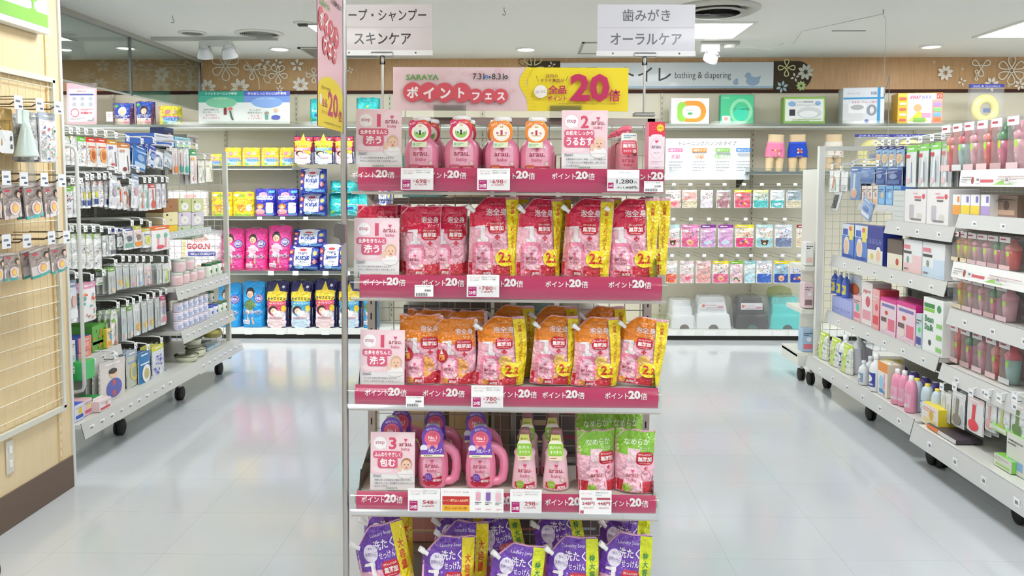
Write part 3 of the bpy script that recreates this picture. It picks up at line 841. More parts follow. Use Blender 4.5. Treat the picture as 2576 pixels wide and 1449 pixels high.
def c_two(w, h):
    return [('t', 'ポイントフェス', -w * .28, h * .86, w * .32, .55, '#d06a76'), ('t', '衣類のなめらか', w * .2, h * .9, w * .4, .42, '#555'), ('t', '仕上げ', w * .1, h * .8, w * .2, .42, '#555'), ('rr', w * .04, h * .6, w * .46, h * .69, .1, '#b34a55'), ('rr', -w * .44, h * .6, -w * .1, h * .68, .1, '#c98a90'),
            ('t', '248円', -w * .22, h * .45, w * .38, 1.05, '#b34a55', {'b': .015}), ('t', '448円', w * .26, h * .45, w * .38, 1.05, '#b34a55', {'b': .015}), ('t', '税込273円', -w * .22, h * .27, w * .3, .5, '#b34a55'), ('t', '税込492円', w * .26, h * .27, w * .3, .5, '#b34a55'), ('r', -w * .47, .2, -w * .36, h * .16, '#c0606c')]
card(3, 1457, 1539, 1235, 1293, c_two, 'white price card with two prices, 248 and 448 yen, under the green topped pouches')

# ------------------------------------------------------------------ "step" cards
def step_art(n, l1, l2, body, w2):
    it = [('r', -6.7, 0, 6.7, 17.5, '#f0eeee'), ('r', -6.7, 5.0, 6.7, 17.5, '#f3d3d8'), ('e', 3.9, 15.2, 2.9, 1.9, '#f6dce0'), ('e', -3, 6.3, 3.2, 1.1, '#f7dfe2'),
          ('e', -3.85, 14.2, 1.9, 1.9, '#fbf6f5'), ('p', [(-3, 12.9), (-2.2, 13.4), (-2.1, 12.4)], '#fbf6f5'), ('t', 'step', -3.85, 14.15, 2.75, 1.35, '#bf6478', {'b': .01}),
          ('t', n, .0, 14.1, 1.1 if n == '1' else 2.3, 3.7, '#d9506f', {'b': .03})]
    it += arau(3.9, 13.2, 4.0)
    it += [('rr', -5.9, 9.7, (2.8 if len(l1) < 8 else 3.0), 11.75, .7, '#dc5f7c'), ('rr', -w2 / 2 - 1.7, 6.6, w2 / 2 - 1.3, 10.0, .9, '#dc5f7c'),
           ('t', l1, -1.5, 10.75, 8.0, 1.35, '#fff6f6', {'b': .03}), ('t', l2, -1.5, 8.35, w2 - .9, 2.5, '#fff6f6', {'b': .035})]
    it += baby_pic(4.2, 7.6, 3.9, {'1': '#d9b48f', '2': '#f0cdb8', '3': '#b07c5a'}[n])
    it += [('r', -6.7, 4.9, 6.7, 5.0, '#f0d8dc'), ('t', 'Point!!', -4.6, 4.5, 2.3, .75, '#6b5a5c', {'sk': .3}), ('l', [(-5.9, 4.0), (-3.2, 4.15)], .08, '#6b5a5c')]
    for k, b in enumerate(body): it.append(('t', b, -5.4 + (len(b) * .54) / 2 * (11. / (19 * .54)), 3.15 - k * .95, len(b) * .54 * (11. / (19 * .54)), .55, '#3d3838', {'b': .006}))
    it.append(('t', 'SARAYA', 0, .75, 3.4, .55, '#5a8f63', {'b': .01}))
    return it
B1 = ['たっぷりの泡で汚れを包みこむように', 'やさしく手のひらで洗ってあげましょう。']
def stepcard(px, py, Y, n, l1, l2, body, w2, lab, rz=0):
    x, z = loc(px, py, Y)
    m = MB(); m.box(-.067, .067, 0, .0015, 0, .175, 'card:#efe9e9'); m.art(step_art(n, l1, l2, body, w2), base=.0004, kind='card')
    t = thing('promo_card', lab, 'card', fw(x, Y, z), (R(-4), TILT, rz), None)
    m.build('card', t)
    MB().box(-.02, .02, .002, .004, .001, .05, 'clear:#eef3f3').build('clear_clip', t)
YC = YL + .03
dz = ZS[0]
def bz(py, Y): return py
stepcard(952, 424, YC, '1', '全身をきちんと', '洗う', B1, 5.6, 'pink and white card reading step 1 at the left end of the top shelf')
stepcard(1470, 428, YC, '2', 'お肌をしっかり', 'うるおす', ['お風呂あがりはすぐ保湿、しっかり保湿する', 'ことで皮ふのバリア機能を整え、肌トラブル', 'から守ります。'], 8.6, 'pink and white card reading step 2 on the top shelf')
stepcard(947, 697, YC, '1', '全身をきちんと', '洗う', B1, 5.6, 'pink and white card reading step 1 in front of the red pouches', R(1))
stepcard(961, 977, YC, '1', '全身をきちんと', '洗う', B1, 5.6, 'pink and white card reading step 1 left of the orange pouches', R(-1))
stepcard(987, 1233, YC, '3', 'ふんわりやさしく', '包む', ['衣類に残った洗剤成分が原因で肌トラブル', 'が起きることも。洗剤選びも大切なスキンケア', 'のひとつです。'], 5.6, 'pink and white card reading step 3 on the fourth shelf')

# ------------------------------------------------------------------ banners and aisle signs
YB = 2.56
bx, bzz = at(1283.5, 279, YB)
t = thing('shelf_banner', 'wide pink and yellow banner across the top of the display reading 20 in large figures', 'banner', (bx, YB, bzz), (0, TILT * .8, 0))
W_, H_ = 73.2, 13.4
m = MB(); m.box(-W_ / 200, W_ / 200, 0, .003, 0, H_ / 100, 'card:#ebd0d1')
def BX(cx, cy): return ((cx - 1271) / 24.1, (835 - cy) / 24.1)
it = [('r', BX(1400, 0)[0], 0, W_ / 2, H_, '#f3dc22')]
for k in range(26):
    yy = k / 25; xx = 1372 + 30 * math.cos(yy * 2.2 * math.pi * .9 - 1) + (0 if yy > .1 else 20)
    it.append(('e', BX(xx + 24, 0)[0], yy * (H_ - .8) + .4, 1.25, .42, '#f3dc22' if k % 2 else '#f0d31f'))
rs = random.Random(3)
for k in range(34): it.append(('ring', rs.uniform(-35.6, 1.5), rs.uniform(1, 12.4), .8, .6, '#ebb4bc', .1))
it += [('t', 'SARAYA', *BX(613, 590), 10.2, 1.75, '#5fa045', {'b': .02}), ('t', '7.31', *BX(1033, 582), 3.6, 1.9, '#3f3b3c', {'b': .014}), ('e', *BX(1092, 587), .62, .62, '#2f6fc0'), ('t', '土', *BX(1092, 587), .8, .8, '#fff'),
       ('p', [BX(1112, 575), BX(1112, 599), BX(1126, 587)], '#3f3b3c'), ('t', '8.31', *BX(1177, 582), 3.7, 1.9, '#3f3b3c', {'b': .014}), ('e', *BX(1239, 587), .62, .62, '#3f3b3c'), ('t', '火', *BX(1239, 587), .8, .8, '#fff')]
for (cx, cy, r) in ((540, 700, 3.05), (660, 700, 3.05), (780, 702, 3.05), (905, 702, 3.05), (1012, 727, 2.3), (1110, 727, 2.3), (1200, 727, 2.3)): it.append(('e', *BX(cx, cy), r, r, '#df5663'))
for (cx, cy, r, c) in ((538, 702, 3.8, 'ポ'), (660, 706, 3.7, 'イ'), (785, 708, 3.5, 'ン'), (905, 704, 3.3, 'ト'), (1015, 730, 2.5, 'フ'), (1108, 730, 2.1, 'ェ'), (1202, 730, 2.6, 'ス')): it.append(('t', c, *BX(cx, cy), r * (.6 if c == 'ト' else .95), r * .95, '#fff6f4', {'b': .045}))
it += [('r', BX(1268, 0)[0] - .04, 0, BX(1268, 0)[0] + .04, H_, '#dfb0b6'), ('t', '店内の', *BX(1580, 577), 3.7, 1.1, '#7a2a3a', {'b': .01}), ('t', 'サラヤ商品が', *BX(1583, 612), 7.4, 1.2, '#7a2a3a', {'b': .01}), ('l', [BX(1465, 578), BX(1480, 618)], .14, '#5a3a3a'), ('l', [BX(1700, 578), BX(1685, 615)], .14, '#5a3a3a'),
       ('e', *BX(1498, 693), 2.0, 2.0, '#f7f0e6'), ('p', [BX(1510, 730), BX(1548, 722), BX(1530, 700)], '#f7f0e6'), ('t', 'ほとんど', *BX(1498, 693), 3.2, .95, '#6a5a5a', {'r': 8}),
       ('t', '全品', *BX(1622, 678), 5.6, 2.65, '#bd2a58', {'b': .03}), ('t', 'ポイント', *BX(1622, 742), 5.9, 1.45, '#bd2a58', {'b': .025}), ('t', '20', *BX(1865, 663), 12.2, 8.6, '#c3265b', {'b': .042}), ('t', '倍', *BX(2046, 720), 3.6, 3.7, '#c3265b', {'b': .02}),
       ('t', '※一部対象外商品がございます。※サラヤ新規商品はすべてポイント20倍対象です', *BX(1848, 783), 19.5, .45, '#7a5a30')]
m.art(it, kind='card'); m.build('banner_board', t)
for cx in (1132, 1423):
    x, z = at(cx, 279, YB - .004); m = MB(); w_ = .05
    m.box(x - bx - w_, x - bx + w_, -.006, -.0035, -.022, .018, 'clear:#f2f3f0'); m.box(x - bx - w_, x - bx + w_, -.006, .10, -.024, -.022, 'clear:#f2f3f0'); m.build('clear_clip', t)

def aisle(px, pxl, pxr, yt, yb, l1, l2, w1, w2, col, tc, lab, foot, yo):
    x, z0 = at(px, yb, yo); t = thing('aisle_sign', lab, 'sign', (x, yo, z0), (0, TILT * .6, 0))
    xa, zt = at(pxl, yt, yo); xb, _ = at(pxr, yt, yo); xa -= x; xb -= x; h = zt - z0; s = yo / FPX * 100
    m = MB(); m.box(xa, xb, 0, .004, 0, h, 'card:' + col)
    c = (xa + xb) * 50
    m.art([('t', l1, c, (h * 100) * .79, w1 * s, 30 * s, tc, {'b': .009}), ('t', l2, c, (h * 100) * .325, w2 * s, 29 * s, tc, {'b': .014}), ('r', xa * 100, h * 54.5, xb * 100, h * 54.5 + .12, '#c4bdbd')], kind='card'); m.build('sign_board', t)
    m = MB(); m.box(xa - .002, xb + .002, -.006, .01, -.002, .014, 'paint:#eeeeec')
    for q in (.16, .84): m.xf = Matrix.Translation((xa + (xb - xa) * q, -.006, .006)) @ Matrix.Rotation(R(90), 4, 'X'); m.lathe([(0, 0), (.003, 0), (.003, .001), (0, .0012)], 'matte:#777', 10)
    m.build('channel', t)
    m = MB(); m.box(-.034, .034, -.012, .014, -.006, .008, 'clear:#f4f4f4'); m.box(-.034, .034, -.013, .0, -.003, .003, 'gloss:#e9e9e7'); m.build('clamp', t)
    zf = at(px, foot, yo)[1] - z0
    m = MB(); m.tube([(0, 0, -.003), (0, 0, zf)], .0042, 'metal:#c9c9c6', 12); m.lathe([(.009, -.03), (.008, -.008), (.006, -.004)], 'clear:#eee', 12); m.build('pole', t)
    m = MB(); m.box(-.035, .035, -.02, .02, zf - .012, zf, 'metal:#b5b5b0', .003); m.build('foot', t)
aisle(962, 838, 1085, 12, 138, 'ソープ・シャンプー', 'スキンケア', 218, 142, '#d5cdcb', '#2f2c2c', 'grey aisle sign on a thin chrome pole, partly behind the hanging banner', 284, 2.66)
aisle(1622, 1503, 1749, 12, 140, '歯みがき', 'オーラルケア', 118, 176, '#d9d8dd', '#6f6f73', 'pale grey aisle sign on a thin chrome pole over the right end of the display', 284, 2.66)

# side banner: hangs from the pole, parallel to the aisle
xb_ = fw(FXC - .477, 0, 1.7).x
y_near = xb_ / ray(799, 300).x * ray(799, 300).y
zb_ = onX(800, 316, xb_)[1]
t = thing('side_banner', 'tall narrow pink and yellow banner hanging edge-on from the chrome pole', 'banner', (xb_, YL - .012, zb_))
Lb = YL - .012 - y_near
def SW(x, z, h):   # x runs from the near edge (0) to the pole (Lb)
    bow = .004 * np.sin(np.pi * z / .7)
    return np.stack([h + bow, x - Lb, z], -1)
m = MB(); P = np.zeros((9, 5, 3))
for i, z in enumerate(np.linspace(0, .95, 9)):
    P[i] = SW(np.linspace(0, Lb, 5), np.full(5, z), np.zeros(5))
m.grid(P, 'card:#f0c2c8')
Q = P.copy(); Q[..., 0] -= .002; m.grid(Q, 'card:#e9b8be')
Lc = Lb * 100
it = [('r', 0, 0, Lc, 9.5, '#f3dc22'), ('e', Lc * .5, 9.5, Lc * .5, 4.2, '#f3dc22')]
it += [('t', '20', Lc * .57, 6.6, Lc * .42, 6.8, '#bd2a58', {'b': .03}), ('t', '倍', Lc * .87, 4.2, Lc * .15, 3.2, '#bd2a58', {'b': .02}), ('t', '全品', Lc * .24, 6.4, Lc * .2, 2.2, '#bd2a58', {'b': .02}), ('t', 'ポイント', Lc * .24, 4.0, Lc * .22, 1.1, '#bd2a58'), ('t', '店内のサラヤ商品が', Lc * .3, 10.2, Lc * .36, 1.0, '#7a2a3a'), ('e', Lc * .08, 7, Lc * .05, 1.4, '#f7f0e6'),
       ('t', '※一部対象外商品がございます', Lc * .55, 1.3, Lc * .7, .7, '#7a5a30')]
for (fx, z, c, r) in ((.12, 27.4, 'ポ', 3.0), (.31, 26.8, 'イ', 3.0), (.5, 26, 'ン', 3.0), (.69, 25.3, 'ト', 3.0), (.24, 21.2, 'フ', 2.5), (.42, 20.7, 'ェ', 2.5), (.6, 20.3, 'ス', 2.5)):
    it += [('e', fx * Lc, z, r, r, '#df5663')]
for (fx, z, c, r) in ((.12, 27.4, 'ポ', 3.0), (.31, 26.8, 'イ', 3.0), (.5, 26, 'ン', 3.0), (.69, 25.3, 'ト', 3.0), (.24, 21.2, 'フ', 2.5), (.42, 20.7, 'ェ', 2.5), (.6, 20.3, 'ス', 2.5)):
    it += [('t', c, fx * Lc, z, r * (.8 if c == 'ト' else 1.2), r * 1.25, '#fff6f4', {'b': .04})]
it += [('t', 'SARAYA', Lc * .24, 31.6, Lc * .38, 1.7, '#5fa045', {'b': .02}), ('t', '7.31▶8.31', Lc * .68, 34.4, Lc * .46, 1.9, '#3f3b3c', {'b': .02})]
m.art(it, SW, kind='card', cell=3); m.build('banner_sheet', t)
m = MB(); m.tube([(.0, .002, -.005), (.0, .002, .95)], .005, 'clear:#f2f2f2', 8); m.build('clear_clip', t)
# ================================================================== goods on the front display
RED, PINK, MID, LAB, DRED, YEL = '#e02a50', '#f7bccb', '#f08aa8', '#f8c6d4', '#c71c30', '#f4dd1c'
# ---- refill pouches
def bottle_pic(cx, z0, w, zt, body=MID, lab=LAB, drk=DRED, head=True):
    """printed picture of the pump bottle: body up to zt"""
    hw = w / 2
    P = [(cx - hw, z0), (cx - hw, zt - w * .28), (cx - hw * .86, zt - w * .1), (cx - hw * .5, zt), (cx + hw * .5, zt), (cx + hw * .86, zt - w * .1), (cx + hw, zt - w * .28), (cx + hw, z0)]
    L = [(cx - hw * .68, z0 + 1), (cx - hw * .68, zt - w * .36), (cx - hw * .45, zt - w * .2), (cx + hw * .45, zt - w * .2), (cx + hw * .68, zt - w * .36), (cx + hw * .68, z0 + 1)]
    it = [('p', P, body), ('p', L, lab)]
    if head:
        it += [('r', cx - w * .26, zt - .05, cx + w * .26, zt + w * .17, '#eee6e6'), ('p', [(cx - w * .12, zt + w * .17), (cx + w * .12, zt + w * .17), (cx + w * .1, zt + w * .7), (cx - w * .1, zt + w * .7)], '#eee6e6'),
               ('p', [(cx - w * .42, zt + w * .66), (cx - w * .36, zt + w * .76), (cx + w * .12, zt + w * .8), (cx + w * .14, zt + w * .62)], '#eee6e6')]
    return it
def pill(x0, z0, x1, z1, col=DRED):
    cx, w = (x0 + x1) / 2, x1 - x0
    return [('rr', x0, z0, x1, z1, min((z1 - z0) * .32, 1.2), col), ('t', '赤ちゃんのための', cx, z1 - (z1 - z0) * .2, w * .78, (z1 - z0) * .17, '#fbe9e9', {'b': .01}), ('t', '無添加', cx, z0 + (z1 - z0) * .44, w * .8, (z1 - z0) * .4, '#fff5f2', {'b': .03}),
            ('r', cx - w * .3, z0 + (z1 - z0) * .1, cx + w * .3, z0 + (z1 - z0) * .14, '#eab0b0')]
def plus(x, z, s, col=DRED): return [('r', x - s / 2, z - s * .16, x + s / 2, z + s * .16, col), ('r', x - s * .16, z - s / 2, x + s * .16, z + s / 2, col)]
def pouch_art(top, big, lemon, H):
    W = 14.8 if big else 12.2; e = W / 2; X = .8 if big else 2.7; bx = -3.3 if big else -1.6; it = []
    if big: it += [('r', -e + .1, 15.3, e - 3.9, H * .99, top), ('p', [(-e + .1, 15.4), (-2, 15.4), (e - 3.9, 14.3), (e - 3.9, 13.6), (.5, 14.2), (-3.2, 15.0), (-e + .1, 15.0)], top)]
    else: it += [('r', -e + .1, 13.6, e - .2, H * .98, top), ('p', [(-e + .1, 13.7), (e - .2, 13.7), (e - .2, 12.0), (0, 12.8), (-e + .1, 13.2)], top)]
    it += [('r', -e + .1, .2, e - .15, 4.4, '#c92c3c'), ('e', 1, 4.4, W * .36, .8, '#f7bccb')]
    if lemon: it += [('e', bx + 2.2, 5.5, 3.4, 3.4, '#f3b35a')]
    it += bottle_pic(bx, .3, 6.0 if big else 5.6, 10.6 if big else 9.6)
    it += [('t', 'Foam Body Soap', X + .4, (21.6 if big else 18.9), 5.6, .8, '#f6a8b4' if not lemon else '#fbd09a'), ('t', '泡全身', X, (19.3 if big else 16.9), 6.2 if big else 5.4, 2.15 if big else 1.9, '#fbe6e6', {'b': .02}), ('t', 'ソープ', X + 1.4, (17.5 if big else 15.2), 3.1, 1.15, '#fbe6e6')]
    if lemon: it += [('rr', X + 3.2, 17.2, X + 4.3, 20.9, .5, '#fbe6e6'), ('v', 'しっとり', X + 3.75, 19.05, .55, 3.2, '#e57a3a')]
    it += pill(X - 2.5, 12.9 if big else 10.9, X + 2.5, 16.6 if big else 14.4)
    it += plus(X + .2, 11.8 if big else 9.9, 1.5)
    if lemon and big: it += [('e', X + .5, 8.9, 1.9, 1.75, '#f2c46a'), ('ring', X + .5, 8.9, 1.6, 1.5, '#f8dca0', .12)]
    else: it += [('ring', X + .2, 9.2 if big else 7.4, 1.85, 1.85, '#c8405a', .1), ('t', '天然', X + .2, 10.0 if big else 8.2, 1.5, .7, '#b83a55'), ('t', 'ハーブ', X + .2, 9.0 if big else 7.2, 2.2, .75, '#b83a55'), ('t', '配合', X + .2, 8.1 if big else 6.3, 1.2, .5, '#b83a55')]
    it += arau(bx, 5.2 if big else 4.6, 3.5 if big else 3.3)
    it += [('ring', bx + 1.9, 3.3, .7, .65, '#b89a8c', .09), ('e', bx + 1.9, 3.3, .58, .52, '#f4d3c8'), ('rr', bx - 2.2, .6, bx - .2, 2.4, .7, '#e0506a' if not lemon else '#f0a040'), ('rr', bx - .1, .5, bx + 2.4, 2.2, .3, DRED), ('t', '無添加', bx + 1.2, 1.2, 2.1, .9, '#fff', {'b': .02}), ('t', '泡ボディ', bx - 1.2, 1.5, 1.4, .5, '#fff')]
    if big:
        x0 = e - 3.75
        it += [('p', [(x0, H * .965), (e - .12, H * .965), (e - .12, .2), (x0 + 1.3, .2), (x0 + 1.1, 4), (x0 + .5, 11)], YEL), ('e', X + 2.6, 5.7, 3.1, 2.6, YEL), ('r', X + 2.6, 3.4, e - .12, 7.6, YEL),
               ('v', '大容量', x0 + 1.9, 20.4, 1.15, 3.6, '#e0662a', {'b': .02}), ('v', 'たっぷりつめかえ', x0 + 1.95, 13.2, .95, 9.6, '#d8502a', {'b': .01}), ('t', '2', X + 1.5, 5.9, 2.0, 3.2, '#d8362a', {'b': .03}), ('t', '.2', X + 3.6, 5.5, 1.7, 2.4, '#d8362a', {'b': .03}), ('v', '回分', x0 + 1.2, 1.9, 1.4, 3.0, '#d8502a', {'b': .01})]
    elif lemon:
        it += [('e', -4.0, 9.2, 2.0, 2.2, DRED)] + bottle_pic(-4.0, 7.8, 1.9, 9.8, '#f2a24a', '#f8c06a') + [('r', X - 2.6, .3, X - 2.6, .4, DRED)]
    return it
def topcut(big):
    if big: return lambda u: 1.0 - .02 * (u - .2) ** 2 - max(0, -.25 - u) * .23 - (.01 * math.sin(u * 5))
    return lambda u: 1.0 - .015 * math.sin(u * 4) - (max(0, -.55 - u) * -.02) - (.07 * math.exp(-((u + .45) / .12) ** 2))
def mk_pouch(top, big, lemon, seed, artf=None, capside=None, W=None, H=None, base=None, name='refill_pouch', T=(.026, .004), wob=None):
    def f():
        W_ = W or (.148 if big else .122); H_ = H or (.238 if big else .212)
        t = thing(name, '', 'refill pouch')
        m = MB()
        wf = bag_body(m, W_, H_, T[0], T[1], 'film:' + (base or PINK), topcut(big), wob=.003 if wob is None else wob, seed=seed, rip=.0016 if big else .0012, lean=-.06)
        def wl(x, z, h):
            zt = np.array([topcut(big)(v) for v in np.clip(x / (W_ / 2), -1, 1)]) * H_
            return wf(x, np.minimum(z, zt - .002), h)
        m.art(artf() if artf else pouch_art(top, big, lemon, H_ * 100), wl, base=.0009, eps=.00014, kind='film', cell=1.2)
        # heat-sealed edge
        m.build('pouch_body', t)
        m = MB()
        if big:
            zc = topcut(True)(-.86) * H_; m.tube([(-W_ * .38, -.004, zc - .002), (-W_ * .45, -.006, zc + .006), (-W_ * .50, -.008, zc + .012)], .0062, 'gloss:#efeeec', 12)
            m.tube([(-W_ * .455, -.006, zc + .007), (-W_ * .535, -.009, zc + .016)], .0082, 'gloss:#f5f4f2', 14)
            m.build('spout_cap', t)
        else:
            zc = topcut(False)(-.9) * H_; m.art([('l', [(-W_ * 50 + .3, zc * 100 - 2.6), (-W_ * 50 + 2.2, zc * 100 - .5)], .28, '#f6c3cc')], wl, base=.0022, kind='film')
            m.build('tear_line', t)
        return t
    return Proto(f)
P_R1 = mk_pouch(RED, True, False, 1); P_R2 = mk_pouch(RED, True, False, 7, wob=.006); P_RS = mk_pouch(RED, False, False, 3)
OR = '#f08a24'
P_O1 = mk_pouch(OR, True, True, 11, wob=.007); P_O2 = mk_pouch(OR, True, True, 5, wob=.004); P_OS = mk_pouch(OR, False, True, 9)

def put(proto, px, row, Y, lab, grp=None, rz=0, ry=0, sc=(1, 1, 1), dz=0, rx=0):
    x, _ = loc(px, 700, Y)
    return proto.put(fw(x, Y, ZS[row] + dz + .0025 + abs(math.sin(R(ry))) * .07 * sc[0]), FR(R(rz), R(ry), R(rx)), sc, lab, grp)
YB1 = YL + .075    # first file of goods behind the rail
G = 'red topped refill pouches on the second shelf'
put(P_RS, 1060, 1, YB1, 'small red topped refill pouch right of the step 1 card, second shelf', G, 1)
put(P_RS, 1126, 1, YB1 + .02, 'small red topped refill pouch tucked beside the first big one, second shelf', G, -2)
put(P_RS, 950, 1, YB1 + .04, 'small red topped refill pouch mostly hidden behind the step 1 card', G, 3)
put(P_RS, 985, 1, YB1 + .13, 'small red topped refill pouch at the back behind the step 1 card', G, 0)
put(P_R1, 1243, 1, YB1 + .0, 'first big red and yellow refill pouch from the left, second shelf', G, 4, -1)
put(P_R2, 1356, 1, YB1 + .012, 'second big red and yellow refill pouch from the left, second shelf', G, 18, 1, (.93, 1, .985))
put(P_R1, 1474, 1, YB1 + .004, 'third big red and yellow refill pouch from the left, second shelf', G, -14, 1, (.98, 1, .99))
put(P_R2, 1592, 1, YB1 + .0, 'fourth big red and yellow refill pouch, at the right end of the second shelf', G, -2, -1.5, (1.03, 1, .99))
for px, dy, rz, d in ((1265, .10, -8, 'behind the first big one'), (1372, .10, 5, 'behind the second big one'), (1500, .10, 8, 'behind the third big one'), (1618, .095, -6, 'behind the last one at the right')):
    put(P_R1, px, 1, YB1 + dy, 'big red and yellow refill pouch standing ' + d, G, rz, 1, (1, 1, 1.0))
G = 'orange topped refill pouches on the third shelf'
put(P_OS, 1058, 2, YB1, 'small orange topped refill pouch, left one of two, third shelf', G, 2, 0, (1.02, 1, .98)); put(P_OS, 1146, 2, YB1 - .005, 'small orange topped refill pouch, right one of two, third shelf', G, -3, 0, (1, 1, .94))
put(P_OS, 1075, 2, YB1 + .07, 'small orange topped refill pouch behind the left small one', G, -4); put(P_OS, 1172, 2, YB1 + .06, 'small orange topped refill pouch behind the right small one', G, 2)
put(P_O1, 1260, 2, YB1 - .01, 'first big orange and yellow refill pouch from the left, third shelf', G, 4, 0, (1.0, 1, .86))
put(P_O2, 1393, 2, YB1 + .0, 'second big orange and yellow refill pouch from the left, third shelf', G, 8, 3, (.9, 1, .86))
put(P_O1, 1500, 2, YB1 - .01, 'third big orange and yellow refill pouch from the left, third shelf', G, 4, 1, (.94, 1, .86))
put(P_O2, 1606, 2, YB1 - .0, 'fourth big orange and yellow refill pouch, leaning at the right end of the third shelf', G, -8, 6, (.95, 1, .84))
for px, dy, rz, d in ((1282, .10, -6, 'first'), (1392, .1, 0, 'second'), (1515, .10, 5, 'third')):
    put(P_O1, px, 2, YB1 + dy, 'big orange and yellow refill pouch at the back behind the %s big one' % d, G, rz, 1, (1, 1, .93))

# ---- purple laundry pouches on the lowest shelf
def purple_art(lime):
    yc = '#d9e021' if lime else '#f0d822'
    def f():
        it = [('r', -7.9, 13.2, 7.9, 24, '#7040ad'), ('r', -7.9, .2, 7.9, 4, '#c92c3c'), ('r', 4.2, .2, 7.9, 23.6, yc), ('e', -3.3, 17.6, 2.2, 2.3, '#e9dff0'), ('t', '天然ハーブ', -3.3, 17.4, 3.7, .95, '#7a5aa8', {'b': .01}), ('t', '香る', -3.3, 18.9, 1.3, .6, '#7a5aa8'),
              ('t', 'Laundry Soap', .8, 21.7, 6.4, 1.1, '#efe4f6'), ('t', '洗たく', 1.1, 19.2, 6.2, 2.6, '#f8f2fa', {'b': .02}), ('t', 'せっけん', 1.5, 16.5, 5.0, 1.8, '#f8f2fa', {'b': .01}), ('v', '特大容量' if lime else '大容量', 6.0, 15.5, 1.7, 8, '#2b8a4a' if lime else '#d8502a', {'b': .02})]
        it += pill(-.8, 10.8, 4.4, 15.0); it += bottle_pic(-3.4, .3, 6.2, 10.6); it += arau(-3.4, 5, 3.4)
        return it
    return f
P_V1 = mk_pouch(None, True, False, 21, purple_art(False), W=.158, H=.24, base='#f2b6cc'); P_V2 = mk_pouch(None, True, False, 23, purple_art(True), W=.150, H=.24, base='#f2b6cc')
G = 'purple laundry soap pouches on the lowest shelf'
YV = YL + .0
for (px, dy, z, rz, ry, pr, lab) in ((1000, -.03, -.02, 6, -14, 1, 'front row, leftmost, leaning left with a yellow strip'), (1128, -.05, -.035, 4, 0, 1, 'front row, second from left with a yellow corner'), (1285, -.07, -.055, 3, 8, 2, 'front row, middle, slumped low'),
      (1447, -.05, -.03, -3, 0, 2, 'front row, second from right with a lime strip'), (1572, -.04, -.025, -2, 4, 2, 'front row, at the right end'),
      (985, .08, .0, -4, -4, 1, 'back row, leftmost'), (1150, .08, .0, 3, 2, 1, 'back row, second from left'), (1165, .02, -.016, -6, 0, 1, 'middle row, between the second front pouch and the back row'), (1290, .10, -.02, 16, -12, 2, 'back row, middle with a lime edge'), (1442, .09, .0, 4, -10, 2, 'back row, second from right, turned a little'), (1570, .09, -.01, -12, 3, 2, 'back row, at the right end')):
    put(P_V1 if pr == 1 else P_V2, px, 4, YV + dy + .09, 'purple laundry soap pouch, ' + lab, G, rz, ry, (1, 1, 1 + (z + .065) / .24))

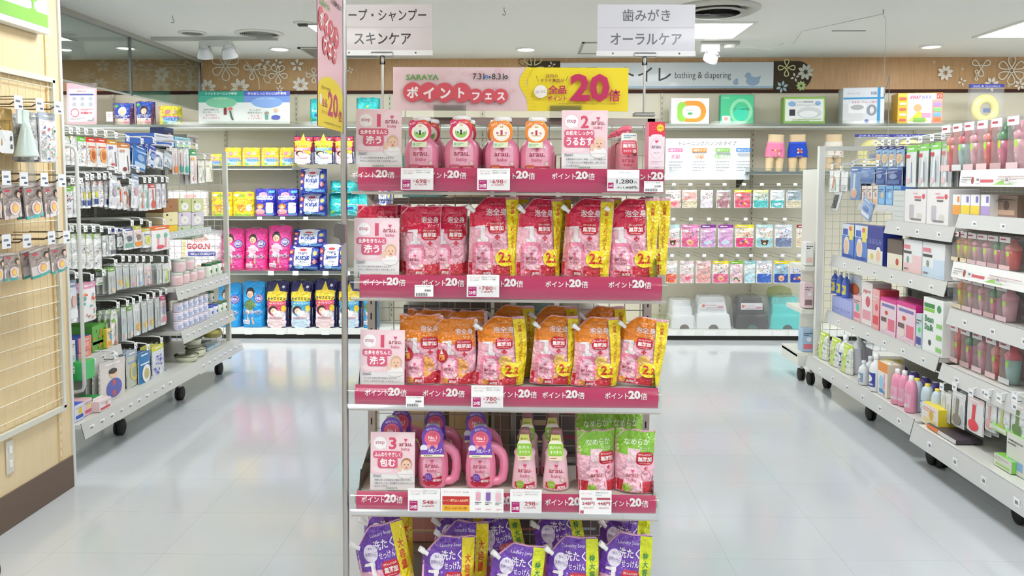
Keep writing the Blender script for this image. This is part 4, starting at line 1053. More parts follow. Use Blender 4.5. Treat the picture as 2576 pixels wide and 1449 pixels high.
# ---- foam pump bottles on the top shelf
def foam_art(org):
    c = '#e0643a' if org else '#dc5a7a'
    it = [('rr', -3.6, .3, 3.6, 8.6, 1.6, '#f5b4c8'), ('r', -3.9, .2, 4.2, 1.9, '#c9304a'), ('rr', -3.6, .3, -.6, 2.2, .4, c), ('t', '泡全身', -2.1, 1.2, 2.2, .8, '#fbe3e0'), ('t', '無添加', 1.9, .95, 3.0, .9, '#fff', {'b': .02}), ('ring', 3.0, 2.6, .75, .7, '#a5887c', .1), ('e', 3, 2.6, .62, .58, '#f6d2cc')]
    it += arau(0, 4.6, 4.6); return it
def mk_foam(org):
    def f():
        t = thing('foam_bottle', '', 'pump bottle')
        prof = [(.0, 0), (.040, 0), (.046, .004), (.0475, .03), (.0485, .055), (.0455, .075), (.036, .092), (.025, .102), (.021, .108)]
        def rf(z): return np.interp(z, [p[1] for p in prof[1:]], [p[0] for p in prof[1:]])
        m = MB(); m.lathe(prof, 'gloss:#ef8fae', 40, sx=1.08, sy=.78)
        m.art(foam_art(org), cyl_warp(rf, 1.08, .78), kind='gloss', cell=.8); m.build('bottle_body', t)
        m = MB(); m.lathe([(.021, .104), (.0265, .108), (.0265, .150), (.0262, .156)], 'clear:#f7f4f4', 32); m.build('clear_overcap', t)
        m = MB(); m.lathe([(.0, .102), (.019, .104), (.019, .122), (.010, .124), (.009, .143), (.015, .146), (.016, .153), (0, .154)], 'gloss:#f6f4f3', 24); m.build('pump_head', t)
        m = MB(); m.lathe([(.027, .150), (.0275, .153), (.0275, .160), (.024, .164), (0, .1645)], 'gloss:#f3f2f1', 32); m.build('cap_lid', t)
        C, C2 = ('#ef8a2c', '#f3a64e') if org else ('#dd3a5a', '#e8603c')
        m = MB(); it = [('e', 0, 0, 3.35, 3.35, C), ('e', .9, 1.2, 2.3, 2.3, C2), ('e', 0, 0, 3.2, 3.2, C), ('e', 0, -.2, 2.5, 2.5, '#fbf3e8'), ('e', -2.2, 2.3, 1.1, 1.1, C if org else '#d23062'), ('t', 'しっとり' if org else 'すべすべ', -2.2, 2.3, 1.7, .7, '#fff', {'r': 20, 'b': .02}),
                        ('t', '赤ちゃんの泡', .6, 2.65, 2.6, .5, '#fff6e8', {'b': .01, 'arc': 3.4})]
        if org: it += [('ring', 0, -.2, 2.1, 2.1, '#e8c9a0', .06), ('p', [(-.5, 1.3), (-.3, 1.9), (0, 1.5), (.3, 1.9), (.5, 1.3)], '#c9a04a'), ('t', '第', -1.25, -.3, .75, .75, '#c04a6a', {'b': .01}), ('t', '1', 0, -.2, .6, 1.5, '#c8304a', {'b': .04}), ('t', '位', 1.25, -.3, .75, .75, '#c04a6a', {'b': .01}), ('r', -1.3, -1.15, 1.3, -1.0, '#c9a04a')]
        else: it += [('e', 0, -.45, 1.75, 1.55, '#9acb62'), ('e', 0, .35, 1.55, 1.0, '#eef3e4'), ('p', [(-.5, 1.5), (-.3, 2.1), (0, 1.7), (.3, 2.1), (.5, 1.5)], '#e8c070'), ('t', '第', -.9, -.4, .6, .6, '#2f5a2a', {'b': .01}), ('t', '1', 0, -.35, .55, 1.4, '#233f20', {'b': .04}), ('t', '位', .9, -.4, .6, .6, '#2f5a2a', {'b': .01})]
        it += [('r', -2.3, -4.6, 1.9, -3.1, '#e6efc8'), ('e', -1.7, -3.85, .45, .45, '#8fc8a8')] + lines(-1.1, -3.7, .7, 2, .5, .18, '#7a9a5a', 3)
        m.xf = Matrix.Translation((-.002, -.040, .118)) @ Matrix.Rotation(R(-8), 4, 'X')
        m.prism([(.0335 * math.cos(R(a)), .0335 * math.sin(R(a))) for a in range(0, 360, 12)], -.0005, .0005, 'card:#f3dcd6'); m.box(-.0235, .0195, -.0005, .0005, -.047, -.028, 'card:#eef0dc')
        m.art(it, base=.0008, kind='card'); m.build('neck_tag', t)
        return t
    return Proto(f)
P_F1, P_F2 = mk_foam(False), mk_foam(True)
G = 'pink foam soap bottles on the top shelf'
YT = YL + .085
put(P_F1, 1061, 0, YT, 'pink foam bottle with red neck tag, beside the step 1 card', G, 3); put(P_F1, 1160, 0, YT, 'pink foam bottle with red neck tag, second in the front row', G, 5, 0, (1, 1, 1.02))
put(P_F2, 1262, 0, YT, 'pink foam bottle with orange neck tag, left of the two', G, 0); put(P_F2, 1349, 0, YT, 'pink foam bottle with orange neck tag, right of the two', G, -3)
put(P_F1, 1083, 0, YT + .10, 'pink foam bottle in the back row behind the leftmost one', G, 3); put(P_F1, 1172, 0, YT + .11, 'pink foam bottle in the back row behind the second one', G, 3)
put(P_F2, 1252, 0, YT + .11, 'pink foam bottle in the back row behind the third one', G, 3); put(P_F2, 1345, 0, YT + .11, 'pink foam bottle in the back row behind the fourth one', G, 3)
# ---- lotion pump bottles
def mk_lotion():
    t = thing('lotion_bottle', '', 'pump bottle'); prof = [(0, 0), (.028, 0), (.031, .003), (.031, .075), (.028, .088), (.015, .096), (.013, .1)]
    def rf(z): return np.interp(z, [p[1] for p in prof[1:]], [p[0] for p in prof[1:]])
    m = MB(); m.lathe(prof, 'gloss:#f09aaa', 36, sx=1.08, sy=.8)
    m.art(arau(0, 3.3, 3.8, '#c8344c', '#c8344c') + [('t', 'Milky Lotion', 0, .9, 3.6, .55, '#c8344c')], cyl_warp(rf, 1.08, .8), kind='gloss', cell=.8); m.build('bottle_body', t)
    m = MB(); m.lathe([(.014, .098), (.016, .1), (.016, .112), (.007, .114), (.006, .128)], 'gloss:#f3b4c0', 20)
    m.tube([(.012, 0, .133), (-.004, 0, .135), (-.020, -.004, .132), (-.034, -.008, .124)], [.0085, .010, .007, .004], 'gloss:#ef6c86', 12); m.build('pump_head', t)
    m = MB(); m.xf = Matrix.Translation((.001, -.029, .076)) @ Matrix.Rotation(R(-6), 4, 'X')
    it = [('rr', -2.3, -2.0, 2.3, 4.4, .5, '#eceada'), ('rr', -2.4, -2.2, 2.4, 2.4, .8, '#f3d5d5'), ('rr', -2.3, -2.1, 2.3, 2.3, .8, '#d2273c'), ('t', '赤ちゃんのための', 0, 1.6, 3.4, .5, '#fbe', {'b': .01}), ('t', '無添加', 0, .6, 3.7, 1.2, '#fff5f2', {'b': .03}), ('p', [(-2.0, -.5), (1.2, -.3), (1.0, -1.4), (-2.0, -1.6)], '#e0506a'), ('t', '肌を守る', -.5, -.95, 2.2, .5, '#fff'),
          ('e', 1.6, -1.0, .55, .6, '#f2d9c8'), ('r', 1.0, -2.4, 2.2, -1.5, '#7a2030')] + lines(-1.6, 3.6, 2, 2, .6, .3, '#5a9ab8', 4)
    m.art(it, base=.0002, kind='card'); m.build('neck_tag', t); return t
P_L = Proto(mk_lotion); G = 'pink lotion pump bottles on the top shelf'
put(P_L, 1572, 0, YT - .01, 'pink lotion pump bottle with a red cloud shaped tag, in front', G, 3, 0, (1, 1, .98)); put(P_L, 1556, 0, YT + .045, 'pink lotion pump bottle second in the file, peeking out at left', G, 5, 0, (1, 1, .93)); put(P_L, 1549, 0, YT + .10, 'pink lotion pump bottle at the back of the file', G, 3, 0, (1, 1, .9))
# baby oil box
x, _ = loc(1649, 425, YL + .0)
t = thing('oil_box', 'slim pink and red carton of baby oil at the right end of the top shelf', 'box', fw(x, YL + .022, ZS[0] + .002), FR(R(8)))
m = MB(); m.box(-.0235, .0235, -.018, .022, 0, .148, 'card:#f0a8bc', .001); m.box(.0235, .0238, -.018, .022, 0, .148, 'card:#d9dede')
it = [('r', -2.35, 1.1, 2.35, 14.8, '#f5dfe6'), ('r', -2.35, 10.6, 2.35, 14.8, '#e3324c'), ('e', 0, 10.8, 1.7, .5, '#f5dfe6'), ('ring', -.9, 13.0, .6, .6, '#ee6a7a', .08), ('burst', 1.0, 13.1, 1.05, 1.05, '#f2cf3a', 12), ('t', '無添加', 1.0, 13.1, 1.3, .45, '#7a5a20'),
      ('ring', 0, 7.2, 2.0, 3.0, '#c9a8b0', .06)] + heart(0, 9.2, 1.0, '#e0506a') + [('t', 'arau.', 0, 7.6, 3.0, .75, '#5c4a4e'), ('t', 'Baby Oil', 0, 5.9, 1.6, .45, '#a77a86')] + lines(-1.8, 3.4, 1.8, 2, .5, .14, '#c8a0a8', 5) + [('t', 'SARAYA', 0, 1.7, 1.3, .28, '#777')]
m.art(it, lambda x, z, h: np.stack([x, -.018 - h, z], -1), kind='card'); m.build('carton', t)

# ---- jugs of laundry soap, fourth shelf
def mk_jug():
    t = thing('detergent_jug', '', 'detergent bottle')
    prof = [(0, 0), (.036, 0), (.041, .005), (.044, .03), (.0445, .07), (.041, .10), (.034, .12), (.024, .137), (.020, .146), (.019, .156)]
    def rf(z): return np.interp(z, [p[1] for p in prof[1:]], [p[0] for p in prof[1:]])
    m = MB(); m.lathe(prof, 'gloss:#f48fb0', 40, sx=1.02, sy=.72, c=(-.022, 0))
    m.tube([(-.01, 0, .128), (.012, 0, .127), (.030, 0, .120), (.044, 0, .106), (.051, 0, .085), (.051, 0, .055), (.046, 0, .028), (.034, 0, .019), (.012, 0, .016)], [.018, .0175, .0165, .0155, .0145, .0145, .015, .015, .014], 'gloss:#f48fb0', 18)
    m.tube([(.010, 0, .014), (.016, 0, .02), (.02, 0, .05), (.017, 0, .085), (.01, 0, .115)], [.010, .008, .006, .008, .012], 'gloss:#f48fb0', 12)
    m.build('bottle_body', t)
    m = MB(); wf0 = cyl_warp(rf, 1.02, .72)
    wf = lambda x, z, h: wf0(x, z, h) + np.array([-.022, 0, 0])
    it = [('rr', -3.1, 1.0, 3.1, 10.2, 2.0, '#f6b6ca'), ('r', -3.1, 1.6, 3.1, 4.1, '#c9304a'), ('e', 0, 1.8, 2.7, .9, '#c9304a'), ('e', 0, 4.2, 2.6, .5, '#f6b6ca'), ('e', -1.2, 3.9, 1.25, 1.25, '#7b4fb5'), ('t', '洗たく', -1.2, 4.25, 1.7, .55, '#f3e8fa'), ('t', 'せっけん', -1.2, 3.55, 1.8, .5, '#f3e8fa'), ('t', '無添加', 1.4, 2.9, 2.4, .9, '#fff', {'b': .02}),
          ('e', 1.9, 4.7, .75, .7, '#a5887c'), ('e', 1.9, 4.7, .66, .6, '#f6d6cc'), ('t', 'SARAYA', 0, 1.25, 1.4, .3, '#f6d0d8')] + arau(-.1, 6.8, 4.3)
    m.art(it, wf, kind='gloss', cell=.8); m.build('label', t)
    m = MB(); m.lathe([(.0185, .155), (.0215, .157), (.0215, .190), (.018, .196), (0, .197)], 'gloss:#dedcdd', 28, c=(-.022, 0)); m.build('screw_cap', t)
    m = MB(); m.xf = Matrix.Translation((-.021, -.034, .158)) @ Matrix.Rotation(R(-7), 4, 'X')
    m.prism([(.033 * math.cos(R(a)), .008 + .037 * math.sin(R(a))) for a in range(-20, 201, 10)] + [(-.033, -.03), (-.036, -.046), (.036, -.046), (.033, -.03)], -.0004, .0004, 'card:#7447b2')
    it = [('e', 0, .8, 3.25, 3.6, '#7447b2'), ('burst', 0, .4, 2.45, 2.35, '#e8607a', 18, .04), ('ring', 0, .4, 2.15, 2.05, '#ee8496', .08), ('t', 'No.1', 0, .55, 2.5, 1.05, '#fff', {'b': .02}), ('t', 'アラウベビー', 0, 1.7, 1.9, .4, '#7a2f56'), ('rr', -1.1, -.55, 1.1, -.2, .15, '#f6c8cf'), ('t', '新生児にやさしい', 0, 3.35, 3.8, .7, '#f2e8fa', {'b': .01, 'arc': 3.6}),
          ('p', [(-1.7, -1.4), (-.3, -1.8), (-1.2, -3.0), (-1.6, -2.3)], '#ee9ba8'), ('p', [(1.7, -1.4), (.3, -1.8), (1.2, -3.0), (1.6, -2.3)], '#ee9ba8'), ('e', -2.6, -2.6, 1.1, 1.1, '#e6dff0'), ('rr', -3.4, -4.5, 3.4, -3.1, .2, '#7447b2'), ('t', '天然ハーブ', .8, -3.3, 4.2, 1.2, '#f6f0fb', {'b': .02}), ('rr', -3.5, -5.2, 3.5, -4.5, .2, '#f0ecc8')] + lines(-2.6, -4.95, 1.6, 1, .4, .25, '#8a8a5a', 6)
    m.art(it, base=.0006, kind='card'); m.build('neck_tag', t); return t
P_J = Proto(mk_jug); G = 'pink laundry soap jugs on the fourth shelf'
YJ = YL + .075
put(P_J, 1108, 3, YJ, 'pink laundry soap jug with purple tag, left one of the front two', G, 3, 0, (.99, 1, .98)); put(P_J, 1229, 3, YJ, 'pink laundry soap jug with purple tag, right one of the front two', G, 3, 0, (.99, 1, .98))
put(P_J, 1005, 3, YJ + .03, 'pink laundry soap jug mostly hidden behind the step 3 card', G, 3, 0, (1, 1, 1.04)); put(P_J, 1028, 3, YJ + .125, 'pink laundry soap jug at the back behind the step 3 card', G, 3, 0, (1, 1, 1.04))
put(P_J, 1114, 3, YJ + .12, 'pink laundry soap jug at the back behind the left front one', G, 3, 0, (1, 1, 1.04)); put(P_J, 1216, 3, YJ + .12, 'pink laundry soap jug at the back behind the right front one', G, 3, 0, (1, 1, 1.04))
# ---- tapered softener bottles
def mk_cone():
    t = thing('softener_bottle', '', 'softener bottle'); prof = [(0, 0), (.037, 0), (.040, .004), (.038, .03), (.034, .07), (.031, .098), (.0335, .107), (.0335, .112), (.029, .119), (.022, .125)]
    def rf(z): return np.interp(z, [p[1] for p in prof[1:]], [p[0] for p in prof[1:]])
    m = MB(); m.lathe(prof, 'gloss:#f7cdd6', 40, sy=.8)
    it = [('r', -3.5, .3, 3.5, 2.5, '#cf3550'), ('e', 0, 2.5, 2.6, .4, '#f7cdd6'), ('e', -1.5, 1.9, 1.3, 1.2, '#9ec54c'), ('t', 'なめらか', -1.5, 1.9, 1.8, .5, '#f6fbe6'), ('t', '無添加', 1.6, 1.2, 2.5, .9, '#fff', {'b': .02}), ('e', 2.0, 3.3, .8, .75, '#a5887c'), ('e', 2.0, 3.3, .7, .65, '#f6d6cc')] + arau(0, 5.4, 4.4, '#b83a4e')
    m.art(it, cyl_warp(rf, 1, .8), kind='gloss', cell=.8); m.build('bottle_body', t)
    m = MB(); m.lathe([(.0225, .124), (.024, .126), (.019, .165), (.017, .178), (.015, .183), (0, .184)], 'tint:#eeb4bc', 28, sy=.85); m.build('pink_cap', t)
    m = MB(); m.xf = Matrix.Translation((-.002, -.030, .142)) @ Matrix.Rotation(R(-9), 4, 'X')
    it = [('e', -.1, 1.5, 1.5, 1.25, '#dfe070'), ('e', -.8, 2.5, .55, .5, '#dfe070'), ('e', .7, 2.5, .55, .5, '#dfe070'), ('t', '新生児から', -.1, 1.7, 2.1, .55, '#4a5a20', {'b': .01}), ('e', -.1, .6, 1.9, .7, '#f3efe2'), ('rr', -2.3, -3.2, 2.2, .3, .7, '#96c93c'), ('t', '肌ざわり、', 0, -.8, 3.6, .9, '#f4fae4', {'b': .02}), ('t', 'すべすべ', 0, -2.2, 3.4, 1.0, '#f4fae4', {'b': .02}), ('rr', -1.9, -4.6, 1.8, -3.3, .2, '#ecdcc4'), ('r', -1.6, -4.1, .2, -3.8, '#c8503c')]
    m.prism([(-.02, -.045), (.02, -.045), (.023, -.03), (.022, 0), (.016, .012), (.013, .03), (-.014, .03), (-.017, .012), (-.023, 0), (-.023, -.03)], -.0004, .0004, 'card:#cfe08a')
    m.art(it, base=.0006, kind='card'); m.build('neck_tag', t); return t
P_C = Proto(mk_cone); G = 'tapered pink softener bottles on the fourth shelf'
put(P_C, 1324, 3, YJ, 'tapered pink softener bottle with green tag, left front one', G, 2, 0, (.98, 1, 1)); put(P_C, 1404, 3, YJ, 'tapered pink softener bottle with green tag, right front one', G, 0, 0, (1.02, 1, 1))
put(P_C, 1331, 3, YJ + .11, 'tapered pink softener bottle behind the left front one', G, 2, 0, (1, 1, 1.1)); put(P_C, 1394, 3, YJ + .12, 'tapered pink softener bottle behind the right front one', G, 2, 0, (1, 1, 1.1))
# ---- green topped softener pouches
def green_art():
    it = [('r', -5.8, 11.8, 5.8, 18.6, '#8cc63c'), ('p', [(-5.8, 12.2), (1, 12.0), (2.2, 12.8), (5.8, 12.8), (5.8, 11.4), (2.5, 11.6), (-1, 11.1), (-5.8, 11.6)], '#8cc63c'), ('r', -5.8, .2, 5.8, 3.6, '#c92c3c'), ('p', [(-3.6, .3), (-2.4, 9.6), (1.6, 9.6), (2.8, .3)], '#f6c6d2'), ('r', -2.2, 9.6, 1.4, 13.2, '#f3d2d6'),
          ('t', 'なめらか', .4, 15.3, 7.6, 1.9, '#eef8dc', {'b': .015, 'r': 3}), ('t', '仕上げ', 2.8, 13.4, 3.2, 1.2, '#eef8dc')] + pill(.3, 8.6, 5.6, 12.4) + plus(3.4, 7.6, 1.1) + [('ring', 3.5, 5.4, 1.4, 1.7, '#c8405a', .09), ('t', '天然', 3.5, 5.9, 1.2, .6, '#b83a55')] + arau(-.5, 4.8, 3.9, '#b83a4e') + [('e', -2.2, 1.5, 1.4, 1.2, '#9ec54c'), ('t', '無添加', 1.1, 1.2, 2.4, .9, '#fff')]
    return it
P_G = mk_pouch(None, False, False, 31, green_art, W=.118, H=.187, base='#f5bccb')
G = 'green topped softener pouches on the fourth shelf'
put(P_G, 1508, 3, YJ - .01, 'green topped softener pouch in front, left one of two', G, 10, 0, (.98, 1, .97)); put(P_G, 1603, 3, YJ - .015, 'green topped softener pouch in front, right one of two', G, -8, 2, (1, 1, .98))
put(P_G, 1502, 3, YJ + .08, 'green topped softener pouch at the back, left one of two', G, 4, 0, (1, 1, 1.16)); put(P_G, 1578, 3, YJ + .09, 'green topped softener pouch at the back, right one of two', G, -4, 0, (1, 1, 1.16))
# ================================================================== shelving along the back wall
BPAN = 'paint:#dfd9c4'; LIP = 'paint:#eef0ea'
def zY(py, Y): return at(1330, py, Y)[1]
ZTOP, ZB2, ZB3, ZB4, ZBASE = zY(313, YS), zY(418, YS), zY(546, YS), zY(684, YS), zY(828, YS)
def gondola(name, lab, pxa, pxb, shelves, posts, seams=()):
    """pxa..pxb extent; shelves: list of (z, px0, px1, depth)"""
    t = thing(name, lab, 'shelving', (0, YW, 0))
    xa, _ = at(pxa, 600, YS); xb, _ = at(pxb, 600, YS)
    m = MB(); m.box(xa, xb, -.02, -.004, ZBASE, zf0 - .03, BPAN); m.build('back_panel', t)
    m = MB()
    for p in posts:
        x = at(p, 600, YW)[0]
        m.box(x - .012, x + .012, -.034, -.02, ZBASE, zf0 - .03, 'paint:#cfcab8')
        k = ZBASE + .05
        while k < zf0 - .06: m.box(x - .0025, x + .0025, -.0345, -.034, k, k + .022, 'matte:#3a3730'); k += .05
    m.build('slotted_post', t)
    for z, p0, p1, d in shelves:
        x0, x1 = at(p0, 600, YS)[0], at(p1, 600, YS)[0]
        m = MB(); m.box(x0, x1, -d, -.034, z - .028, z, LIP, .002); m.box(x0, x1, -d - .006, -d, z - .030, z + .004, LIP); o = m.build('shelf_board', t)
        MB().box(x0, x1, -d - .009, -d - .007, z - .022, z + .03, 'clear:#f3f5f2').build('clear_guard', o)
    m = MB(); m.box(xa, xb, -(YW - YS) + .0, -.034, .045, ZBASE, LIP); m.box(xa, xb, -(YW - YS) + .03, -.04, 0, .045, 'matte:#3b3a36'); 
    m.build('plinth', t)
    m = MB(); y = -(YW - YS) - .001
    for s in seams: x = at(s, 840, YS)[0]; m.box(x - .0015, x + .0015, y, y + .002, .05, ZBASE, 'matte:#9a9a92')
    if seams: m.build('plinth_seam', t)
    return t
D = YW - YS
GL = gondola('store_shelving', 'tall cream shelving along the back left stacked with diaper packs', -350, 1003, [(ZTOP, -350, 1003, D), (ZB2, -350, 738, D), (ZB3, -350, 1003, D), (ZB4, -350, 1003, D)], [300, 575, 753, 985], [722, 400, 985])
GRt = gondola('store_shelving', 'tall cream shelving along the back right with cloth packs and step stools', 1006, 2900, [(ZTOP, 1006, 2900, D)], [1215, 1660, 1887, 2290, 2650], [1920, 1640, 1310])
def tags_on(parent, z, pxs, Y, w_=.05, h_=.034, lab='price_tag'):
    for k, p in enumerate(pxs):
        x = at(p, 600, Y)[0]; m = MB(); m.box(-w_ / 2, w_ / 2, -.001, 0, 0, h_, 'paper:#f7f7f5'); m.art([('r', -w_ * 40, h_ * 60, w_ * 5, h_ * 72, '#8a8a8c'), ('t', '1,480', w_ * 12, h_ * 35, w_ * 45, h_ * 30, '#555')])
        m.build(lab, parent, (x - parent.location.x, Y - parent.location.y, z))
tags_on(GL, ZB4 - .035, [680, 742, 818, 872], YS - .012, .055, .04)
tags_on(GL, ZBASE - .06, [565, 620, 700, 752, 815], YS - .003, .07, .035)
tags_on(GL, ZB3 - .028, [654, 712, 770], YS - .012, .045, .03)
tags_on(GRt, ZBASE - .055, [1690, 1735, 1790, 1845, 1930, 1965, 2005], YS - .003, .11, .045)

# ------------------------------------------------------------------ soft diaper packs
def packproto(name, cat, W, H, D_, base, artf, top=None, seal=.94, p=7, handle=False, rip=.0016):
    def f():
        t = thing(name, '', cat)
        m = MB(); zt = (lambda u: 1.0 - .012 * math.cos(u * 7)) if not top else top
        wf = bag_body(m, W, H, D_ / 2, D_ * .10, 'film:' + base, zt, p=p, rip=rip, seed=len(name) + int(W * 1000), belly=.35)
        m.art(artf(W * 100, H * 100), wf, base=.002, eps=.0004, kind='film', cell=2.2)
        m.build('pack_body', t)
        if handle:
            m = MB(); m.tube([(-W * .28, 0, H * .97), (-W * .16, 0, H * 1.03), (W * .1, 0, H * 1.03), (W * .25, 0, H * .97)], .006, 'bagfilm:#f3f3f5', 8); m.build('carry_handle', t)
        return t
    return Proto(f)
def a_tore(col, top, hair, badge='#6a5fd0'):
    def f(W, H):
        return [('r', -W * .47, H * .02, W * .47, H * .97, col), ('e', -W * .1, H * .78, W * .24, H * .12, col)] + child_pic(-W * .12, H * .06, H * .84, top, hair) + [('e', W * .26, H * .64, W * .19, W * .19, badge), ('ring', W * .26, H * .64, W * .15, W * .15, '#e8d86a', .5), ('t', '吸収', W * .26, H * .64, W * .2, W * .12, '#f6f0fa', {'b': .01}),
            ('t', 'トレパンマン', 0, H * .335, W * .86, H * .1, '#ffffff', {'b': .09}), ('t', 'トレパンマン', 0, H * .335, W * .84, H * .088, '#27306f', {'b': .02}), ('rr', -W * .42, H * .08, -W * .1, H * .17, .3, '#f3e9ee'), ('t', 'BIG', -W * .26, H * .125, W * .2, H * .05, col)]
    return f
def a_oyasumi(sky, star, txt, cloth, sub):
    def f(W, H):
        S = [(W * .42 * (1 if k % 2 == 0 else .45) * math.sin(k * math.pi / 5) * 1.25, H * .68 + W * .52 * (1 if k % 2 == 0 else .45) * math.cos(k * math.pi / 5)) for k in range(10)]
        return [('r', -W * .48, H * .40, W * .48, H * .97, sky), ('r', -W * .48, H * .02, W * .48, H * .42, '#f3f0f4'), ('e', W * .02, H * .40, W * .4, H * .17, sub), ('e', 0, H * .12, W * .42, H * .14, cloth), ('p', S, star), ('rr', -W * .42, H * .58, W * .42, H * .76, 1.5, star),
            ('r', -W * .4, H * .48, W * .4, H * .57, sub), ('t', 'オヤスミマン', 0, H * .625, W * .78, H * .075, '#22214a' if txt is None else txt, {'b': .03}), ('t', 'もれない', 0, H * .525, W * .6, H * .04, '#fff'),
            ('e', -W * .14, H * .38, W * .19, H * .09, '#4a2a22'), ('e', -W * .1, H * .355, W * .14, H * .07, '#f1cdb4'), ('e', W * .12, H * .30, W * .26, H * .07, '#f7f1f0'), ('e', -W * .15, H * .36, W * .012, H * .006, '#4a2a22'), ('r', -W * .3, H * .2, W * .3, H * .225, '#d8a4b0'), ('e', W * .32, H * .42, W * .1, H * .07, star), ('e', W * .28, H * .88, W * .06, H * .03, '#e8e4f4')]
    return f
def a_night(word, c2):
    def f(W, H):
        it = [('r', -W * .48, H * .02, W * .48, H * .97, '#2b3fa8'), ('rr', -W * .27, H * .2, W * .27, H * .92, 1, '#eef2fa'), ('e', 0, H * .93, W * .34, H * .07, '#f6f8fc'), ('t', 'Night', 0, H * .70, W * .3, H * .1, '#33407a', {'b': .02}), ('t', word, 0, H * .52, W * .44, H * .16, '#2a4fa0', {'b': .04}), ('t', 'パンツ', 0, H * .36, W * .22, H * .06, '#7aa040'),
              ('e', 0, H * .83, W * .12, H * .05, '#d84a58'), ('e', -W * .1, H * .15, W * .14, H * .06, '#8fc0e8'), ('r', W * .05, H * .06, W * .46, H * .16, '#6aa6dc')]
        for k, (c, d) in enumerate((('#e9edf8', '#4a5fc8'), ('#f6f2ea', '#d8543a'), ('#f0b08a', '#c8332a'))):
            it += [('r', -W * .46, H * (.1 + .27 * k), -W * .3, H * (.3 + .27 * k), d), ('e', -W * .38, H * (.2 + .27 * k), W * .055, H * .06, c)]
        for k, (c, d) in enumerate((('#f0a0a8', '#34308a'), ('#e8e07a', '#5a70d0'))): it += [('r', W * .3, H * (.24 + .32 * k), W * .47, H * (.5 + .32 * k), d), ('e', W * .385, H * (.37 + .32 * k), W * .06, H * .09, c)]
        return it
    return f
def a_one(W, H):
    return [('r', -W * .48, H * .02, W * .48, H * .97, '#2d2fae'), ('r', -W * .48, H * .02, W * .48, H * .10, '#c85ab8'), ('e', -W * .08, H * .78, W * .2, H * .09, '#f0b4cc'), ('rr', -W * .4, H * .60, W * .38, H * .74, 1, '#e4ecf8'), ('t', 'おねしょ対策', 0, H * .685, W * .7, H * .07, '#2d3f9a', {'b': .02}), ('t', 'パッド', 0, H * .615, W * .34, H * .05, '#2d3f9a'),
            ('e', -W * .2, H * .36, W * .17, H * .1, '#f0903a'), ('e', -W * .2, H * .34, W * .1, H * .06, '#f8d8b0'), ('e', -W * .2, H * .17, W * .24, H * .1, '#f3a8b0'), ('rr', W * .08, H * .12, W * .4, H * .5, 1, '#f4f0f8'), ('r', W * .1, H * .04, W * .44, H * .12, '#4aa8e0'), ('r', W * .18, H * .84, W * .44, H * .93, '#4ab8e0')]
def a_train(W, H):
    it = [('r', -W * .48, H * .02, W * .48, H * .97, '#f8d622'), ('r', -W * .48, H * .02, W * .48, H * .09, '#9ad04a'), ('t', 'トイレトレーニング', 0, H * .68, W * .84, H * .1, '#7a5230', {'b': .01, 'arc': 40}), ('t', 'パッド', 0, H * .58, W * .3, H * .07, '#7a5230'), ('r', W * .2, H * .82, W * .42, H * .93, '#f08a4a'), ('e', -W * .05, H * .34, W * .2, H * .16, '#f09a2a'), ('e', W * .3, H * .34, W * .12, H * .14, '#d4e8ee'), ('e', -W * .3, H * .86, W * .12, H * .05, '#f8f3f0'), ('e', -W * .05, H * .84, W * .14, H * .05, '#a0c850')]
    rs = random.Random(2)
    for k in range(14): it.append(('e', rs.uniform(-.42, .42) * W, rs.uniform(.14, .5) * H, W * .03, W * .03, '#fbe98a'))
    return it
def a_swim(W, H):
    return [('r', -W * .48, H * .02, W * .48, H * .97, '#f2e63a'), ('r', -W * .48, H * .04, -W * .30, H * .97, '#ee4a7c'), ('r', -W * .3, H * .06, W * .48, H * .38, '#bfe2f4'), ('e', W * .1, H * .34, W * .4, H * .12, '#7ab0ea'), ('t', 'スイミング', W * .1, H * .32, W * .6, H * .12, '#4a6ad0', {'b': .02}), ('r', -W * .28, H * .42, W * .4, H * .48, '#f08aa8'),
            ('e', -W * .1, H * .68, W * .12, H * .12, '#f0a0b4'), ('e', W * .2, H * .68, W * .12, H * .12, '#f3cfa0'), ('e', -W * .2, H * .14, W * .1, H * .07, '#7ac88a'), ('v', '水あそび', -W * .39, H * .5, W * .1, H * .5, '#fbd8e2')]
def a_pam(W, H):
    return [('r', -W * .48, H * .02, W * .48, H * .97, '#1fb4b8'), ('p', [(-W * .38, H * .8), (-W * .44, H * .55), (0, H * .12), (W * .44, H * .55), (W * .38, H * .8), (W * .15, H * .84), (0, H * .72), (-W * .15, H * .84)], '#38cfd0'), ('t', 'Pampers', 0, H * .52, W * .6, H * .12, '#f4fafa', {'b': .02}), ('rr', -W * .18, H * .3, W * .18, H * .42, 1, '#2a5fb8'), ('e', -W * .36, H * .2, W * .07, H * .06, '#9ad04a'), ('r', -W * .3, H * .05, W * .4, H * .12, '#8fd8e0'), ('e', W * .02, H * .66, W * .05, H * .05, '#f0e060')]
def a_goon(W, H):
    return [('r', -W * .48, H * .02, W * .48, H * .97, '#f6f2f3'), ('l', [(-W * .3, H * .05), (-W * .3, H * .95)], .5, '#e88a9a'), ('t', 'GOO.N', W * .1, H * .6, W * .42, H * .14, '#d83a50', {'b': .04}), ('rr', -W * .08, H * .36, W * .42, H * .47, 1, '#5a5aa8'), ('t', '敏感肌設計', W * .17, H * .415, W * .4, H * .06, '#fff'), ('e', W * .1, H * .78, W * .16, H * .08, '#f3b8b0'), ('r', W * .1, H * .08, W * .42, H * .14, '#f0a890'), ('e', -W * .16, H * .6, W * .03, H * .3, '#f0dc9a')]
PT_P = packproto('diaper_pack', 'diaper pack', .205, .40, .16, '#ee3f97', a_tore('#f0489c', '#f6c8d8', '#2c1d1a'), handle=True)
